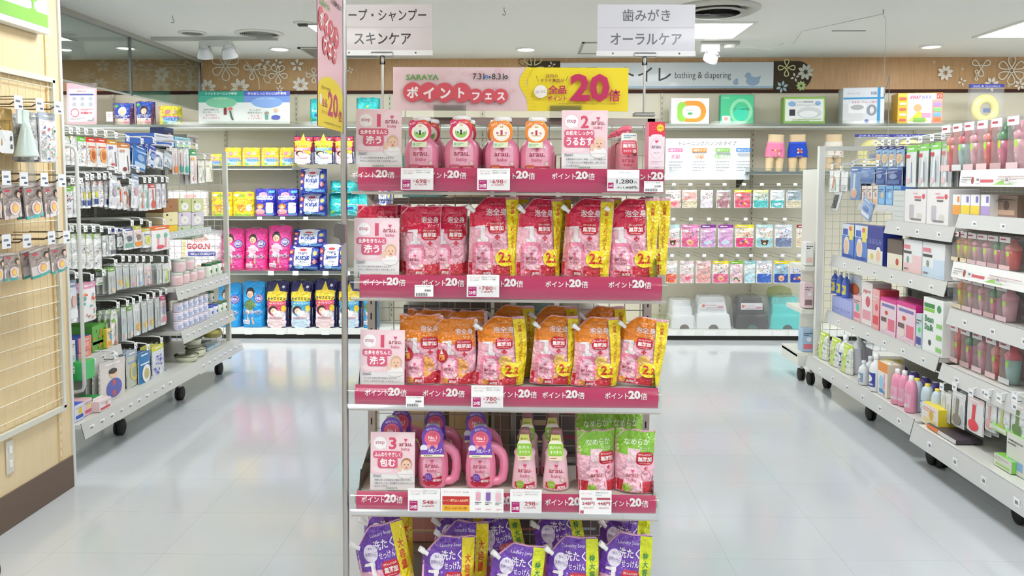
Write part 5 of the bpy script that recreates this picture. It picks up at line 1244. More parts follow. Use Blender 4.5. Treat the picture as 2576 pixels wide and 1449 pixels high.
PT_B = packproto('diaper_pack', 'diaper pack', .22, .42, .16, '#1e9be0', a_tore('#22a4ea', '#6e8a4a', '#1c1512'), handle=True)
PO_P = packproto('diaper_pack', 'diaper pack', .215, .39, .17, '#28245e', a_oyasumi('#28245e', '#f4d63a', '#1d1b3f', '#f6dcdc', '#e85a7a'), handle=True)
PO_B = packproto('diaper_pack', 'diaper pack', .215, .39, .17, '#28245e', a_oyasumi('#28245e', '#f4d63a', '#1d4a4a', '#cfe4f2', '#58b4dc'), handle=True)
PO_PT = packproto('diaper_pack', 'diaper pack', .19, .24, .09, '#28245e', a_oyasumi('#c8304a', '#f4d63a', '#c83a5a', '#f8e6ea', '#f09ab0'), p=4)
PO_BT = packproto('diaper_pack', 'diaper pack', .19, .24, .09, '#28245e', a_oyasumi('#a8304a', '#f0e03a', '#1d4a4a', '#dceaf4', '#78b4dc'), p=4)
PN_K = packproto('diaper_pack', 'diaper pack', .27, .20, .2, '#3a4cc0', a_night('KiDS', 0)); PN_J = packproto('diaper_pack', 'diaper pack', .25, .19, .2, '#4a3cb0', a_night('Junior', 1))
P_ON = packproto('pad_pack', 'pad pack', .19, .235, .12, '#2d2fae', a_one, p=5); P_TR = packproto('pad_pack', 'pad pack', .2, .215, .1, '#f8d622', a_train, p=5)
P_SW = packproto('swim_pant_pack', 'swim pant pack', .165, .165, .08, '#efe24a', a_swim, p=4); P_PA = packproto('diaper_pack', 'diaper pack', .30, .21, .18, '#1aa6ac', a_pam); P_GO = packproto('diaper_pack', 'diaper pack', .48, .31, .2, '#f1ecee', a_goon, p=8)
def bput(pr, W, H, x0, x1, y0, y1, z, lab, grp, Y=YS + .11, ry=0, rz=0):
    xa, _ = at(x0, (y0 + y1) / 2, Y); xb, _ = at(x1, (y0 + y1) / 2, Y); zt = at(x0, y0, Y)[1]
    pr.put(((xa + xb) / 2, Y, z + .002), (0, R(ry), R(rz)), ((xb - xa) / W, 1, (zt - z) / H), lab, grp)
g = 'pink diaper packs with a walking child'
for k, (a, b, y) in enumerate(((562, 618, 575), (620, 676, 575), (678, 736, 568))): bput(PT_P, .205, .40, a, b, y, 682, ZB4, 'tall bright pink diaper pack with a walking child, %s of three' % ['left', 'middle', 'right'][k], g)
g = 'blue diaper packs with a walking child'
for k, (a, b, y) in enumerate(((551, 611, 712), (613, 670, 708))): bput(PT_B, .22, .42, a, b, y, 826, ZBASE, 'tall sky blue diaper pack with a child in green, %s of two' % ['left', 'right'][k], g)
g = 'navy diaper packs with a yellow star'
for k, (a, b, y, c) in enumerate(((672, 730, 707, 0), (732, 790, 707, 1), (793, 850, 702, 0), (851, 912, 706, 1))): bput(PO_B if c else PO_P, .215, .39, a, b, y, 826, ZBASE, 'navy diaper pack with yellow star, %s below, %s' % (['pink', 'pale blue'][c], ['leftmost of four', 'second of four', 'third of four', 'last of four beside the display pole'][k]), g)
for k, (a, b) in enumerate(((690, 738), (752, 800), (812, 862))): bput(PO_B if k % 2 else PO_P, .215, .39, a, b, 712, 826, ZBASE, 'navy diaper pack standing in the dark behind the front row, %s' % ORD[k], g, YS + .3)
g = 'hanging navy and red diaper packs'
for k, (a, b, c) in enumerate(((738, 787, 0), (789, 842, 1), (843, 893, 0))):
    bput(PO_BT if c else PO_PT, .19, .24, a, b, 343, 413, at(762, 413, YS - .02)[1], 'small %s diaper pack hanging on the second tier, %s of three' % (['pink and red', 'blue and red'][c], ['left', 'middle', 'right'][k]), g, YS - .02, 2 - k * 2)
g = 'swim pant packs on the second tier'
for k, (a, b) in enumerate(((528, 560), (566, 608), (610, 655), (658, 702), (704, 745))): bput(P_SW, .165, .165, a, b, 372 if k else 388, 416, ZB2, 'small yellow swim pant pack with a pink side stripe, %s of five' % ['leftmost', 'second', 'third', 'fourth', 'rightmost'][k], g, YS + .12, 0, 6)
g = 'yellow training pad packs'
for k, (a, b) in enumerate(((533, 586), (587, 641))): bput(P_TR, .2, .215, a, b, 483, 544, ZB3, 'yellow toilet training pad pack, %s of two' % ['left', 'right'][k], g, YS + .12)
for k, (a, b) in enumerate(((643, 696), (697, 753))): bput(P_ON, .19, .235, a, b, 475, 544, ZB3, 'deep blue bed wetting pad pack with an orange bear, %s of two' % ['left', 'right'][k], 'deep blue pad packs', YS + .12)
zk = at(790, 487, YS + .1)[1]
g = 'blue and white night diaper packs'
bput(PN_K, .27, .20, 755, 823, 487, 544, ZB3, 'blue and white night diaper pack, lower of the tall stack', g, YS + .1); bput(PN_K, .27, .20, 757, 823, 425, 487, zk, 'blue and white night diaper pack, upper of the tall stack', g, YS + .1)
zk = at(770, 621, YS + .1)[1]
bput(PN_K, .27, .20, 728, 806, 617, 682, ZB4, 'blue and white night diaper pack, lower of the short stack beside the pink packs', g, YS + .1); bput(PN_K, .27, .20, 740, 822, 577, 617, zk, 'blue and white night diaper pack, upper of the short stack beside the pink packs', g, YS + .16)
bput(PN_J, .25, .19, 805, 872, 614, 682, ZB4, 'violet and white junior night diaper pack at the right of the stack', g, YS + .1)
g = 'teal diaper packs'
bput(PA := P_PA, .30, .21, 828, 925, 487, 544, ZB3, 'teal diaper pack with a big heart, lower of two beside the display pole', g, YS + .12); bput(P_PA, .30, .21, 832, 905, 455, 487, at(860, 487, YS + .1)[1], 'teal diaper pack lying flat on top of the other', g, YS + .12)
bput(P_PA, .30, .21, 897, 957, 247, 278 + 35, ZTOP, 'teal diaper pack on the top shelf right of the display pole', g, YS + .1); bput(P_PA, .30, .21, 781, 830, 250, 313, ZTOP, 'teal diaper pack on the top shelf partly behind the side banner', g, YS + .1)
bput(P_PA, .30, .21, 898, 960, 490, 544, ZB3, 'teal diaper pack seen right of the display pole, third tier', g, YS + .1)
bput(PN_K, .27, .20, 945, 985, 470, 544, ZB3, 'narrow blue diaper pack behind the slotted upright', 'blue and white night diaper packs', YS + .1)
bput(P_GO, .48, .31, 425, 562, 578, 682, ZB4, 'wide white diaper pack with red lettering behind the wire panel', 'white diaper packs', YS + .12)
bput(P_GO, .48, .31, 424, 525, 480, 544, ZB3, 'wide white diaper pack behind the hanging goods, third tier', 'white diaper packs', YS + .12)
bput(PT_B, .22, .42, 915, 955, 718, 826, ZBASE, 'pale blue diaper pack seen between the pole and the slotted upright', 'blue diaper packs with a walking child', YS + .1)
# packs on top shelf, left
def mkbox(name, cat, W, H, D_, side, artf, kind='card'):
    def f():
        t = thing(name, '', cat); m = MB(); m.box(-W / 2, W / 2, -D_ / 2, D_ / 2, 0, H, kind + ':' + side, .002)
        m.art(artf(W * 100, H * 100), box_warp(D_), base=.0006, eps=.0003, kind=kind); m.build('carton', t); return t
    return Proto(f)
def a_play(c):
    def f(W, H): return [('r', -W * .48, H * .02, W * .48, H * .98, '#2a50b8'), ('r', -W * .48, H * .02, W * .48, H * .3, '#f0d8c8'), ('e', 0, H * .62, W * .2, H * .2, '#f3f0e8' if c else '#3a2a24'), ('e', 0, H * .58, W * .14, H * .13, '#f1cdb4'), ('t', '水あそび', 0, H * .38, W * .8, H * .15, '#fff', {'b': .09}), ('t', '水あそび', 0, H * .38, W * .78, H * .13, '#2a3a9a', {'b': .02}), ('e', W * .2, H * .14, W * .14, H * .07, '#f0a0b0'), ('e', -W * .3, H * .85, W * .1, H * .06, '#5ac05a')]
    return f
PB1 = packproto('swim_pant_pack', 'swim pant pack', .18, .19, .13, '#7a4a78', a_play(1), p=6); PB2 = packproto('swim_pant_pack', 'swim pant pack', .18, .2, .13, '#7a4a78', a_play(0), p=6)
bput(PB1, .18, .19, 288, 337, 260, 313, ZTOP, 'blue swim pant pack with a child in a white cap on the top shelf', None, YS + .12, 0, 8); bput(PB2, .18, .2, 343, 390, 256, 313, ZTOP, 'blue swim pant pack with a bare headed child on the top shelf', None, YS + .12, 0, 8)
bput(P_SW, .165, .165, 402, 457, 267, 313, ZTOP, 'yellow and pink swim pant pack at the right of the three on the top shelf', 'swim pant packs on the second tier', YS + .12, 0, 8)
# posters on the top shelf
def poster(name, lab, x0, y0, x1, y1, Y, base, artf, rx=0):
    xa, za = at(x0, y1, Y); xb, zb = at(x1, y0, Y); W, H = (xb - xa), (zb - za)
    m = MB(); m.box(-W / 2, W / 2, 0, .003, 0, H, 'card:' + base); m.art(artf(W * 100, H * 100), base=.0006, eps=.0004, kind='card')
    return tag(m.build(name, loc=((xa + xb) / 2, Y, za), rot=(R(rx), 0, 0)), lab, 'poster')
def a_pinkp(W, H):
    it = [('r', -W * .42, H * .06, W * .42, H * .86, '#f5eef0'), ('t', 'SARAYA', 0, H * .8, W * .3, H * .04, '#d84a5a', {'b': .02}), ('r', -W * .4, H * .70, W * .4, H * .74, '#5a60a8')]
    for k in range(6): it += [('r', -W * .3 + (k % 3) * W * .27, H * (.58 if k < 3 else .44), -W * .18 + (k % 3) * W * .27, H * (.66 if k < 3 else .53), '#b9bcc6')]
    it += [('ring', -W * .22, H * .28, W * .14, W * .14, '#e0556a', .6), ('t', '全国87%', W * .16, H * .28, W * .4, H * .06, '#e0405a', {'b': .02})] + lines(-W * .02, H * .36, W * .4, 2, H * .03, H * .015, '#e07a8a', 1) + lines(-W * .35, H * .14, W * .2, 2, H * .03, H * .015, '#999', 2) + [('r', W * .18, H * .1, W * .4, H * .2, '#d8dade')]
    return it
poster('wall_poster', 'pink and white notice poster standing on the top shelf at far left', 168, 208, 240, 313, YS + .04, '#f3c8d2', a_pinkp, -3)
def a_tr(W, H):
    it = [('r', -W * .5, H * .5, 0, H, '#4db8a0'), ('r', 0, H * .5, W * .5, H, '#7a9ae0'), ('r', -W * .5, 0, W * .5, H * .66, '#eef4f0'), ('e', -W * .25, H * .66, W * .17, H * .17, '#8ad4ac'), ('e', W * .25, H * .66, W * .17, H * .17, '#8fb4ec'), ('r', -W * .5, H * .86, -W * .003, H, '#3aa890'), ('r', W * .003, H * .86, W * .5, H, '#5a6cc8'),
          ('t', 'トイレトレーニング専用', -W * .25, H * .93, W * .34, H * .08, '#eefaf4', {'b': .02}), ('t', '夜のおしっこモレには夜専用', W * .25, H * .93, W * .42, H * .08, '#f0f4ff', {'b': .02}),
          ('t', 'ぬれた感じが', -W * .36, H * .44, W * .16, H * .055, '#555'), ('t', 'わかるシートで', -W * .36, H * .36, W * .18, H * .055, '#555'), ('t', 'お子様の', -W * .36, H * .27, W * .12, H * .055, '#e0607a'), ('t', 'おしっこを教える', -W * .36, H * .19, W * .18, H * .055, '#e0607a'),
          ('t', 'たっぷり', W * .12, H * .42, W * .12, H * .055, '#555'), ('t', '吸収するから', W * .12, H * .34, W * .16, H * .055, '#555'), ('t', 'モレを', W * .12, H * .25, W * .1, H * .055, '#e0607a'), ('t', 'しっかり防ぐ', W * .12, H * .17, W * .15, H * .055, '#e0607a'), ('t', '布感覚', -W * .26, H * .77, W * .14, H * .05, '#dff4ea'), ('t', 'おねしょ安心', W * .24, H * .77, W * .2, H * .05, '#e4ecfc')]
    it += [('r', -W * .22, H * .28, -W * .19, H * .5, '#8a3a3a'), ('e', -W * .15, H * .46, W * .025, H * .05, '#e07a6a'), ('l', [(-W * .15, H * .4), (-W * .14, H * .24), (-W * .12, H * .12)], W * .02, '#4a6a5a'), ('e', W * .25, H * .33, W * .025, H * .05, '#a5a08a'), ('l', [(W * .25, H * .28), (W * .25, H * .14)], W * .03, '#6ab0a0'), ('e', W * .35, H * .42, W * .025, H * .05, '#f0c8a0'), ('e', W * .35, H * .2, W * .05, H * .07, '#5a68c0')]
    return it
poster('display_board', 'wide green and blue information board about toilet training on the top shelf', 500, 229, 728, 312, YS + .02, '#e8f2ee', a_tr, -2)
# clips, dangling tag
m = MB(); m.box(-.03, .03, 0, .002, 0, .09, 'card:#f3f3f1'); m.art([('r', -1.5, 6, 1.5, 6.4, '#777'), ('r', -1.2, 4.5, 1.2, 5, '#c55')]); x, z = at(277, 306, YS)
tag(m.build('shelf_tag', loc=(x, YS - .01, z)), 'small upright white tag on the top shelf left of the blue packs', 'tag')

# ------------------------------------------------------------------ goods on the right bays
def a_pot(W, H): return [('r', -W * .48, H * .03, W * .48, H * .97, '#f4f4f2'), ('rr', -W * .32, H * .1, W * .42, H * .9, 9, '#f39a2c'), ('rr', -W * .34, H * .12, -W * .1, H * .86, 5, '#8fd04a'), ('rr', -W * .2, H * .24, W * .28, H * .72, 5, '#fafafa'), ('t', '補助便座', 0, H * .55, W * .2, H * .06, '#777'), ('e', 0, H * .42, W * .07, H * .05, '#5cb86a'), ('t', 'Combi', -W * .3, H * .93, W * .16, H * .04, '#e8803a')]
def a_grn(W, H): return [('r', -W * .49, H * .02, W * .49, H * .98, '#4cc890'), ('ring', W * .12, H * .45, W * .34, H * .42, '#8fe0b0', W * .1), ('e', W * .12, H * .36, W * .22, H * .24, '#3fd8b0'), ('t', 'スタンド型補助便座', W * .12, H * .52, W * .52, H * .07, '#2a6a5a'), ('t', 'Combi', -W * .34, H * .9, W * .2, H * .05, '#c8f0dc'), ('rr', -W * .45, H * .06, -W * .2, H * .3, .8, '#dff0ec'), ('e', -W * .33, H * .2, W * .06, H * .07, '#e8b0a0')]
def a_gseat(W, H): return [('r', -W * .49, H * .02, W * .49, H * .98, '#93c455'), ('r', -W * .46, H * .12, W * .46, H * .92, '#eef0ee'), ('e', W * .12, H * .42, W * .3, H * .2, '#d0d4d4'), ('e', W * .1, H * .38, W * .22, H * .12, '#eef0f0'), ('r', -W * .36, H * .32, -W * .22, H * .55, '#33363a'), ('e', -W * .3, H * .75, W * .09, H * .09, '#8fb8e0'), ('e', W * .32, H * .76, W * .07, H * .08, '#8fb8e0'), ('t', 'クリアトイレシート', 0, H * .7, W * .5, H * .09, '#888'), ('t', 'ソフト補助便座', 0, H * .82, W * .42, H * .07, '#888')] + lines(-W * .3, H * .18, W * .4, 2, H * .06, H * .03, '#a0c070', 4)
def a_potw(W, H): return [('r', -W * .49, H * .02, W * .49, H * .98, '#e9edf2'), ('r', -W * .49, H * .02, W * .0, H * .55, '#e4e4e6'), ('rr', -W * .36, H * .3, W * .06, H * .58, 1.5, '#f6f6f6'), ('e', -W * .15, H * .46, W * .16, H * .07, '#b9bcc0'), ('r', W * .33, 0, W * .4, H, '#3f9fd8'), ('r', -W * .49, H * .68, W * .49, H * .73, '#3f9fd8'), ('t', 'おまる・スムーズ移行', W * .02, H * .6, W * .6, H * .07, '#d86a7a'), ('e', W * .2, H * .38, W * .12, H * .15, '#9aa0a8'), ('e', W * .2, H * .38, W * .05, H * .09, '#e8e8ec'), ('t', '抗菌', W * .24, H * .84, W * .14, H * .08, '#4a6aa8'), ('t', 'ポッティス', -W * .25, H * .84, W * .3, H * .06, '#8a98a8'), ('e', W * .08, H * .08, W * .05, H * .05, '#4a5ab0')]
def a_6way(W, H):
    it = [('r', -W * .49, H * .02, -W * .28, H * .98, '#f3cb2e'), ('r', -W * .28, H * .02, W * .49, H * .98, '#f3eef2'), ('r', W * .26, H * .02, W * .49, H * .78, '#f0a8a0'), ('t', '6WAY', -W * .1, H * .86, W * .24, H * .12, '#e0407a', {'b': .03}), ('t', 'おまる', W * .14, H * .86, W * .2, H * .1, '#4a58b8', {'b': .02}), ('r', W * .36, H * .8, W * .49, H * .98, '#e05040'), ('t', '6つ', W * .425, H * .89, W * .09, H * .1, '#fff'), ('p', [(-W * .25, H * .1), (-W * .02, H * .45), (W * .18, H * .1)], '#f0e04a'), ('e', -W * .05, H * .52, W * .09, H * .12, '#f0b080'), ('rr', -W * .15, H * .06, W * .12, H * .2, .6, '#8ac060'), ('r', W * .04, H * .2, W * .24, H * .36, '#f0a0c0')]
    for k, c in enumerate(('#f0803a', '#7ab8e0', '#8ad080', '#b090e0')): it.append(('r', W * .3, H * (.08 + k * .16), W * .47, H * (.2 + k * .16), c))
    for k in range(5): it.append(('r', -W * .46, H * (.1 + k * .17), -W * .31, H * (.18 + k * .17), ['#e86a5a', '#f8f0c8'][k % 2]))
    return it
for nm, W, H, Dp, side, af, x0, y0, x1, y1, lab, rz in (('potty_box', .36, .245, .1, '#f0f0ee', a_pot, 1686, 249, 1781, 313, 'white box picturing an orange training seat on the top right shelf', 0), ('potty_box', .3, .27, .08, '#3aa884', a_grn, 1810, 240, 1893, 313, 'green box picturing a mint training seat on the top right shelf', 0), ('potty_box', .38, .25, .12, '#7aaa40', a_gseat, 1968, 246, 2070, 313, 'white and green box picturing a clear toilet seat cover', -4),
        ('potty_box', .36, .34, .22, '#cfd6dc', a_potw, 2116, 224, 2214, 313, 'tall white box with a blue cross ribbon picturing a potty', -10), ('potty_box', .42, .28, .2, '#d8a82a', a_6way, 2252, 237, 2358, 313, 'yellow and white potty box reading 6WAY in pink', -8)):
    Y = YS + .16; xa, _ = at(x0, 280, Y); xb, _ = at(x1, 280, Y); zt = at(x0, y0, Y)[1]
    pr = mkbox(nm, 'box', xb - xa, zt - ZTOP, Dp, side, af); pr.put(((xa + xb) / 2, Y, ZTOP + .002), (0, 0, R(rz)), (1, 1, 1), lab)
# seat in a clear bag
def seatbag(x0, y0, x1, y1, Y, lab):
    xa, za = at(x0, y1, Y); xb, zb = at(x1, y0, Y); W, H = xb - xa, zb - za
    t = thing('seat_pack', lab, 'training seat', ((xa + xb) / 2, Y, za))
    m = MB(); n = 28; P = np.zeros((13, n, 3))
    for i in range(13):
        a = 2 * math.pi * i / 12
        for j in range(n):
            b = 2 * math.pi * j / n; rr = W * .29 + W * .13 * math.cos(a); P[i, j] = (rr * math.cos(b), -.03 + .03 * math.sin(a), H * .44 + rr * 1.1 * math.sin(b))
    m.grid(P, 'gloss:#efe58e', True, True); m.build('padded_seat', t)
    m = MB(); m.box(-W * .12, W * .1, -.062, -.06, H * .36, H * .46, 'card:#5a6a9a'); m.build('label', t)
    m = MB(); m.box(-W / 2, W / 2, -.07, .0, 0, H * .93, 'bagfilm:#fbfbfb', .012); m.build('clear_bag', t)
    m = MB(); m.box(-W * .52, W * .52, -.045, -.035, H * .92, H, 'card:#3a3f9a'); m.art([('t', 'Soft & Comfort', 0, H * 96, W * 80, H * 4, '#d8dcf4')], lambda x, z, h: np.stack([x, -.045 - h, z], -1)); m.build('header', t)
seatbag(2430, 213, 2518, 325, YS + .05, 'yellow padded toilet seat with a navy header, bagged, on the top shelf')
seatbag(2146, 338, 2236, 432, YS - .02, 'yellow padded toilet seat in a clear bag hanging behind the steel frame'); seatbag(2238, 338, 2330, 432, YS - .02, 'yellow padded toilet seat in a clear bag hanging right of the first')
# info board
def a_info(W, H):
    it = [('t', 'トレーニングパンツのタイプ', W * .0, H * .88, W * .68, H * .11, '#5a5a5c', {'b': .005})]
    for x, c, t1, t2 in ((-.38, '#e8709a', '6層タイプ', '初期'), (-.1, '#e8883a', '4層タイプ', '中期'), (.17, '#7ab848', '2層タイプ', '卒業にむけて'), (.41, '#4a88c8', '布パンツ', '')):
        it += [('r', W * (x - .085), H * .67, W * (x + .085), H * .76, c), ('t', t1, W * x, H * .715, W * .14, H * .055, '#fff', {'b': .01})]
        if t2: it.append(('t', t2, W * x, H * .56, W * (.1 if len(t2) < 4 else .19), H * .11, c, {'b': .01}))
        it += lines(W * (x - .08), H * .42, W * (x + .08), 4, H * .07, H * .025, '#a5a8ac', int(x * 100) + 50)
        if x > -.3: it.append(('r', W * (x - .13), H * .1, W * (x - .128), H * .76, '#c5c8cc'))
    return it
poster('info_board', 'pale grey board headed training pants types over the hanging packs', 1673, 348, 1887, 452, YS + .02, '#e4e9ec', a_info, 0)

# mannequins with training pants
def mk_legs(col, trim, spots):
    t = thing('pants_mannequin', '', 'mannequin')
    m = MB(); n = 24
    def ringp(cx, rx, ry, z): return [(cx + rx * math.cos(2 * math.pi * k / n), ry * math.sin(2 * math.pi * k / n), z) for k in range(n)]
    m.grid([ringp(0, .074, .05, .30), ringp(0, .070, .048, .27), ringp(0, .072, .05, .24), ringp(0, .082, .056, .19), ringp(0, .086, .06, .155), ringp(0, .080, .055, .12)], 'skin:#e8cfa6', True, True)
    m.add(ringp(0, .074, .05, .30), [tuple(range(n))], 'skin:#e8cfa6')
    for s in (-1, 1): m.grid([ringp(s * .040, .042, .048, .14), ringp(s * .044, .038, .042, .09), ringp(s * .046, .032, .034, .04), ringp(s * .047, .028, .03, .0)], 'skin:#e8cfa6', True, True)
    m.build('torso_form', t)
    m = MB(); P = [ringp(0, .076, .054, .235), ringp(0, .085, .06, .19), ringp(0, .090, .064, .155), ringp(0, .086, .060, .125)]
    m.grid(P, 'fabric:' + col, True, True)
    for s in (-1, 1): m.grid([ringp(s * .038, .048, .056, .145), ringp(s * .045, .047, .053, .115), ringp(s * .02, .02, .05, .095)][:2], 'fabric:' + col, True, True)
    m.grid([ringp(0, .030, .056, .14), ringp(0, .027, .052, .112)], 'fabric:' + col, True, True)
    m.grid([ringp(0, .078, .056, .225), ringp(0, .078, .056, .240)], 'fabric:' + trim, True, True)
    wf = lambda x, z, h: np.stack([x, -(.062 * np.sqrt(np.maximum(0, 1 - (x / .092) ** 2))) - h - .003, z], -1)
    m.art(spots, wf, base=.001, kind='fabric'); m.build('training_pants', t)
    return t
Ym = YS + .09
zs_ = at(1950, 435, YS)[1]
def mput(px, c, tr, sp, lab, ry, z=None, k=1.):
    o = mk_legs(c, tr, sp); x, zz = at(px, 432, Ym); o.location = (x, Ym, z or zs_ + .015); o.rotation_euler = (0, R(ry), 0); o['label'] = lab; o.scale = (k, k, k * 1.12)
mput(1946, '#f08aae', '#f6a8c0', [('e', -2, 17, .8, .8, '#f6d24a'), ('e', 1, 16.5, .8, .8, '#e0703a'), ('e', 3.4, 17, .8, .8, '#c85a8a'), ('e', 2, 14.4, 1, 1, '#f3c9a0'), ('r', -5, 16.8, -3, 17.4, '#d83a6a')], 'child torso form in pink training pants, left of three', 3)
mput(2006, '#3355c8', '#4a6ae0', [('e', 0, 16.5, 1.5, 1.4, '#d8543a'), ('e', -1.6, 17.8, .8, .8, '#f3c08a'), ('e', 1.6, 17.8, .8, .8, '#7ac0e0'), ('e', -1.6, 15.2, .8, .8, '#e8e0d0'), ('e', 1.6, 15.4, .8, .8, '#f0a03a')], 'child torso form in royal blue training pants', -1)
mput(2095, '#f3ece2', '#f6f0e6', [('e', -4, 18, 1, 1, '#f3a85a'), ('e', -1, 15.6, .8, .8, '#e88a6a'), ('e', 3, 18, 1, 1, '#f3b86a'), ('r', -.6, 19, .6, 20, '#5a5a8a'), ('e', 4.5, 15, .8, .8, '#f0a8b0')], 'child torso form in white patterned training pants behind the steel frame', 0)
t = thing('display_ledge', 'small white shelf ledge carrying the child torso forms', 'shelf', (at(1965, 440, YS)[0], YW, zs_))
xw = .78; m = MB(); m.box(-.33, .62, -(D + .02), -.05, -.012, .012, LIP, .002); m.build('ledge_board', t)
m = MB(); m.box(-.33, .62, -(D + .03), -(D + .022), -.01, .045, 'clear:#eef3f5'); m.build('clear_guard', t)
for (sx) in (-.3, .59):
    m = MB(); m.xf = Matrix.Translation((sx, 0, 0)) @ Matrix.Rotation(R(90), 4, 'Z'); m.prism([(-(D), -.012), (-.04, -.012), (-.04, -.14), (-.1, -.14)], -.003, .003, 'matte:#45423c'); m.build('bracket', t)

# hanging cloth packs on hooks
def a_pack(hd, b1, b2, mot, seed=0):
    def f(W, H):
        rs = random.Random(seed); it = [('r', -W * .46, H * .03, W * .46, H * .86, b1), ('r', -W * .46, H * .03, W * .46, H * .42, b2), ('r', -W * .5, H * .86, W * .5, H, hd)]
        if mot == 'face': it += [('e', 0, H * .22, W * .2, H * .13, '#f2b890'), ('e', -W * .07, H * .24, W * .02, H * .015, '#4a2a20'), ('e', W * .07, H * .24, W * .02, H * .015, '#4a2a20'), ('e', 0, H * .19, W * .05, H * .02, '#d8604a')]
        if mot == 'bear': it += [('e', 0, H * .2, W * .2, H * .11, '#4a3626'), ('e', -W * .16, H * .29, W * .08, H * .045, '#4a3626'), ('e', W * .16, H * .29, W * .08, H * .045, '#4a3626'), ('e', 0, H * .17, W * .09, H * .05, '#ead0b0'), ('p', [(-W * .06, H * .31), (0, H * .38), (W * .06, H * .31)], '#f09a3a')]
        if mot == 'stripe':
            for k in range(6): it.append(('r', -W * .46, H * (.05 + k * .065), W * .46, H * (.09 + k * .065), '#f3ead0' if k % 2 else '#d9c9a0'))
        if mot == 'worm':
            for k in range(6): it.append(('e', -W * .2 + k * W * .09, H * (.18 + .07 * math.sin(k)), W * .06, H * .04, '#3a9a3a' if k < 5 else '#d8402a'))
        if mot == 'heart': it += heart(W * .05, H * .22, W * .4, '#f0708a')
        if mot == 'cloud': it += [('e', -W * .1, H * .2, W * .2, H * .08, '#cfe8f2'), ('e', W * .12, H * .23, W * .16, H * .08, '#cfe8f2')]
        if mot == 'crew':
            for k, c in enumerate(('#f2b890', '#5a60b8', '#e8603a', '#f3d05a', '#e8a0b8')): it.append(('e', W * (-.2 + .1 * k), H * (.2 + .06 * (k % 2)), W * .08, H * .055, c))
        if mot == 'dog': it += [('e', 0, H * .2, W * .3, H * .14, '#f3b4ae'), ('ring', 0, H * .2, W * .3, H * .14, '#e08a86', .25), ('e', -W * .1, H * .22, W * .025, H * .015, '#b85a50'), ('e', W * .1, H * .22, W * .025, H * .015, '#b85a50'), ('e', 0, H * .18, W * .04, H * .02, '#b85a50')]
        for k in range(16): it.append(('e', rs.uniform(-.4, .4) * W, rs.uniform(.46, .8) * H, W * .035, W * .035, rs.choice(('#e8607a', '#5a80c8', '#6ac0a0', '#f0c040', '#8a6aa8', '#f0a070')) if mot not in ('stripe', 'cloud') else b1))
        it += [('rr', -W * .4, H * .66, -W * .1, H * .78, .4, '#f6f4f2'), ('r', -W * .36, H * .7, -W * .14, H * .72, '#d0506a'), ('r', -W * .4, H * .9, W * .1, H * .94, '#f8f6f0')]
        return it
    return f
def mk_flat(name, cat, W, H, af, base='#f3f3f3', T=.012, film=True):
    def f():
        t = thing(name, '', cat); m = MB(); wf = bag_body(m, W, H, T, T * .2, 'film:' + base, None, nu=8, nv=6, p=3, rip=.0006, belly=.6)
        m.art(af(W * 100, H * 100), wf, base=.0016, eps=.0003, kind='film', cell=3); m.build('pack', t)
        m = MB(); m.box(-W * .16, W * .16, -.003, .003, H - .002, H + .016, 'clear:#f6f8f8'); m.build('hang_tab', t)
        return t
    return Proto(f)
FL = {}
def flat_pack(key, W, H, *a, **k):
    if key not in FL: FL[key] = mk_flat('cloth_pack', 'cloth pack', W, H, a_pack(*a))
    return FL[key]
hook_n = 0
def whook(parent, x, Y0, Y1, z, tagw=.034, down=.0):
    """double wire hook from back panel to front, with a price plate"""
    global hook_n
    px_, py_, pz_ = parent.location
    m = MB(); m.tube([(x - px_ - .02, Y0 - py_, z - .03), (x - px_, Y1 + .03 - py_, z - .032), (x - px_, Y1 + .004 - py_, z - .024)], .0018, 'metal:#9a9a96', 5, False)
    m.tube([(x - px_ - .02, Y0 - py_, z + .0), (x - px_ - .002, Y1 - py_, z)], .0016, 'metal:#9a9a96', 5, False)
    o = m.build('wire_hook', parent)
    m = MB(); m.box(-tagw / 2, tagw / 2, -.0012, 0, -.024, 0, 'paper:#f6f8fa'); m.art([('r', -1.1, -.9, .4, -.6, '#8a98a8'), ('r', -.2, -1.9, 1.1, -1.2, '#6a7888')], base=.0002)
    m.build('price_tag', o, (x - px_, Y1 - .003 - py_, z + .012))
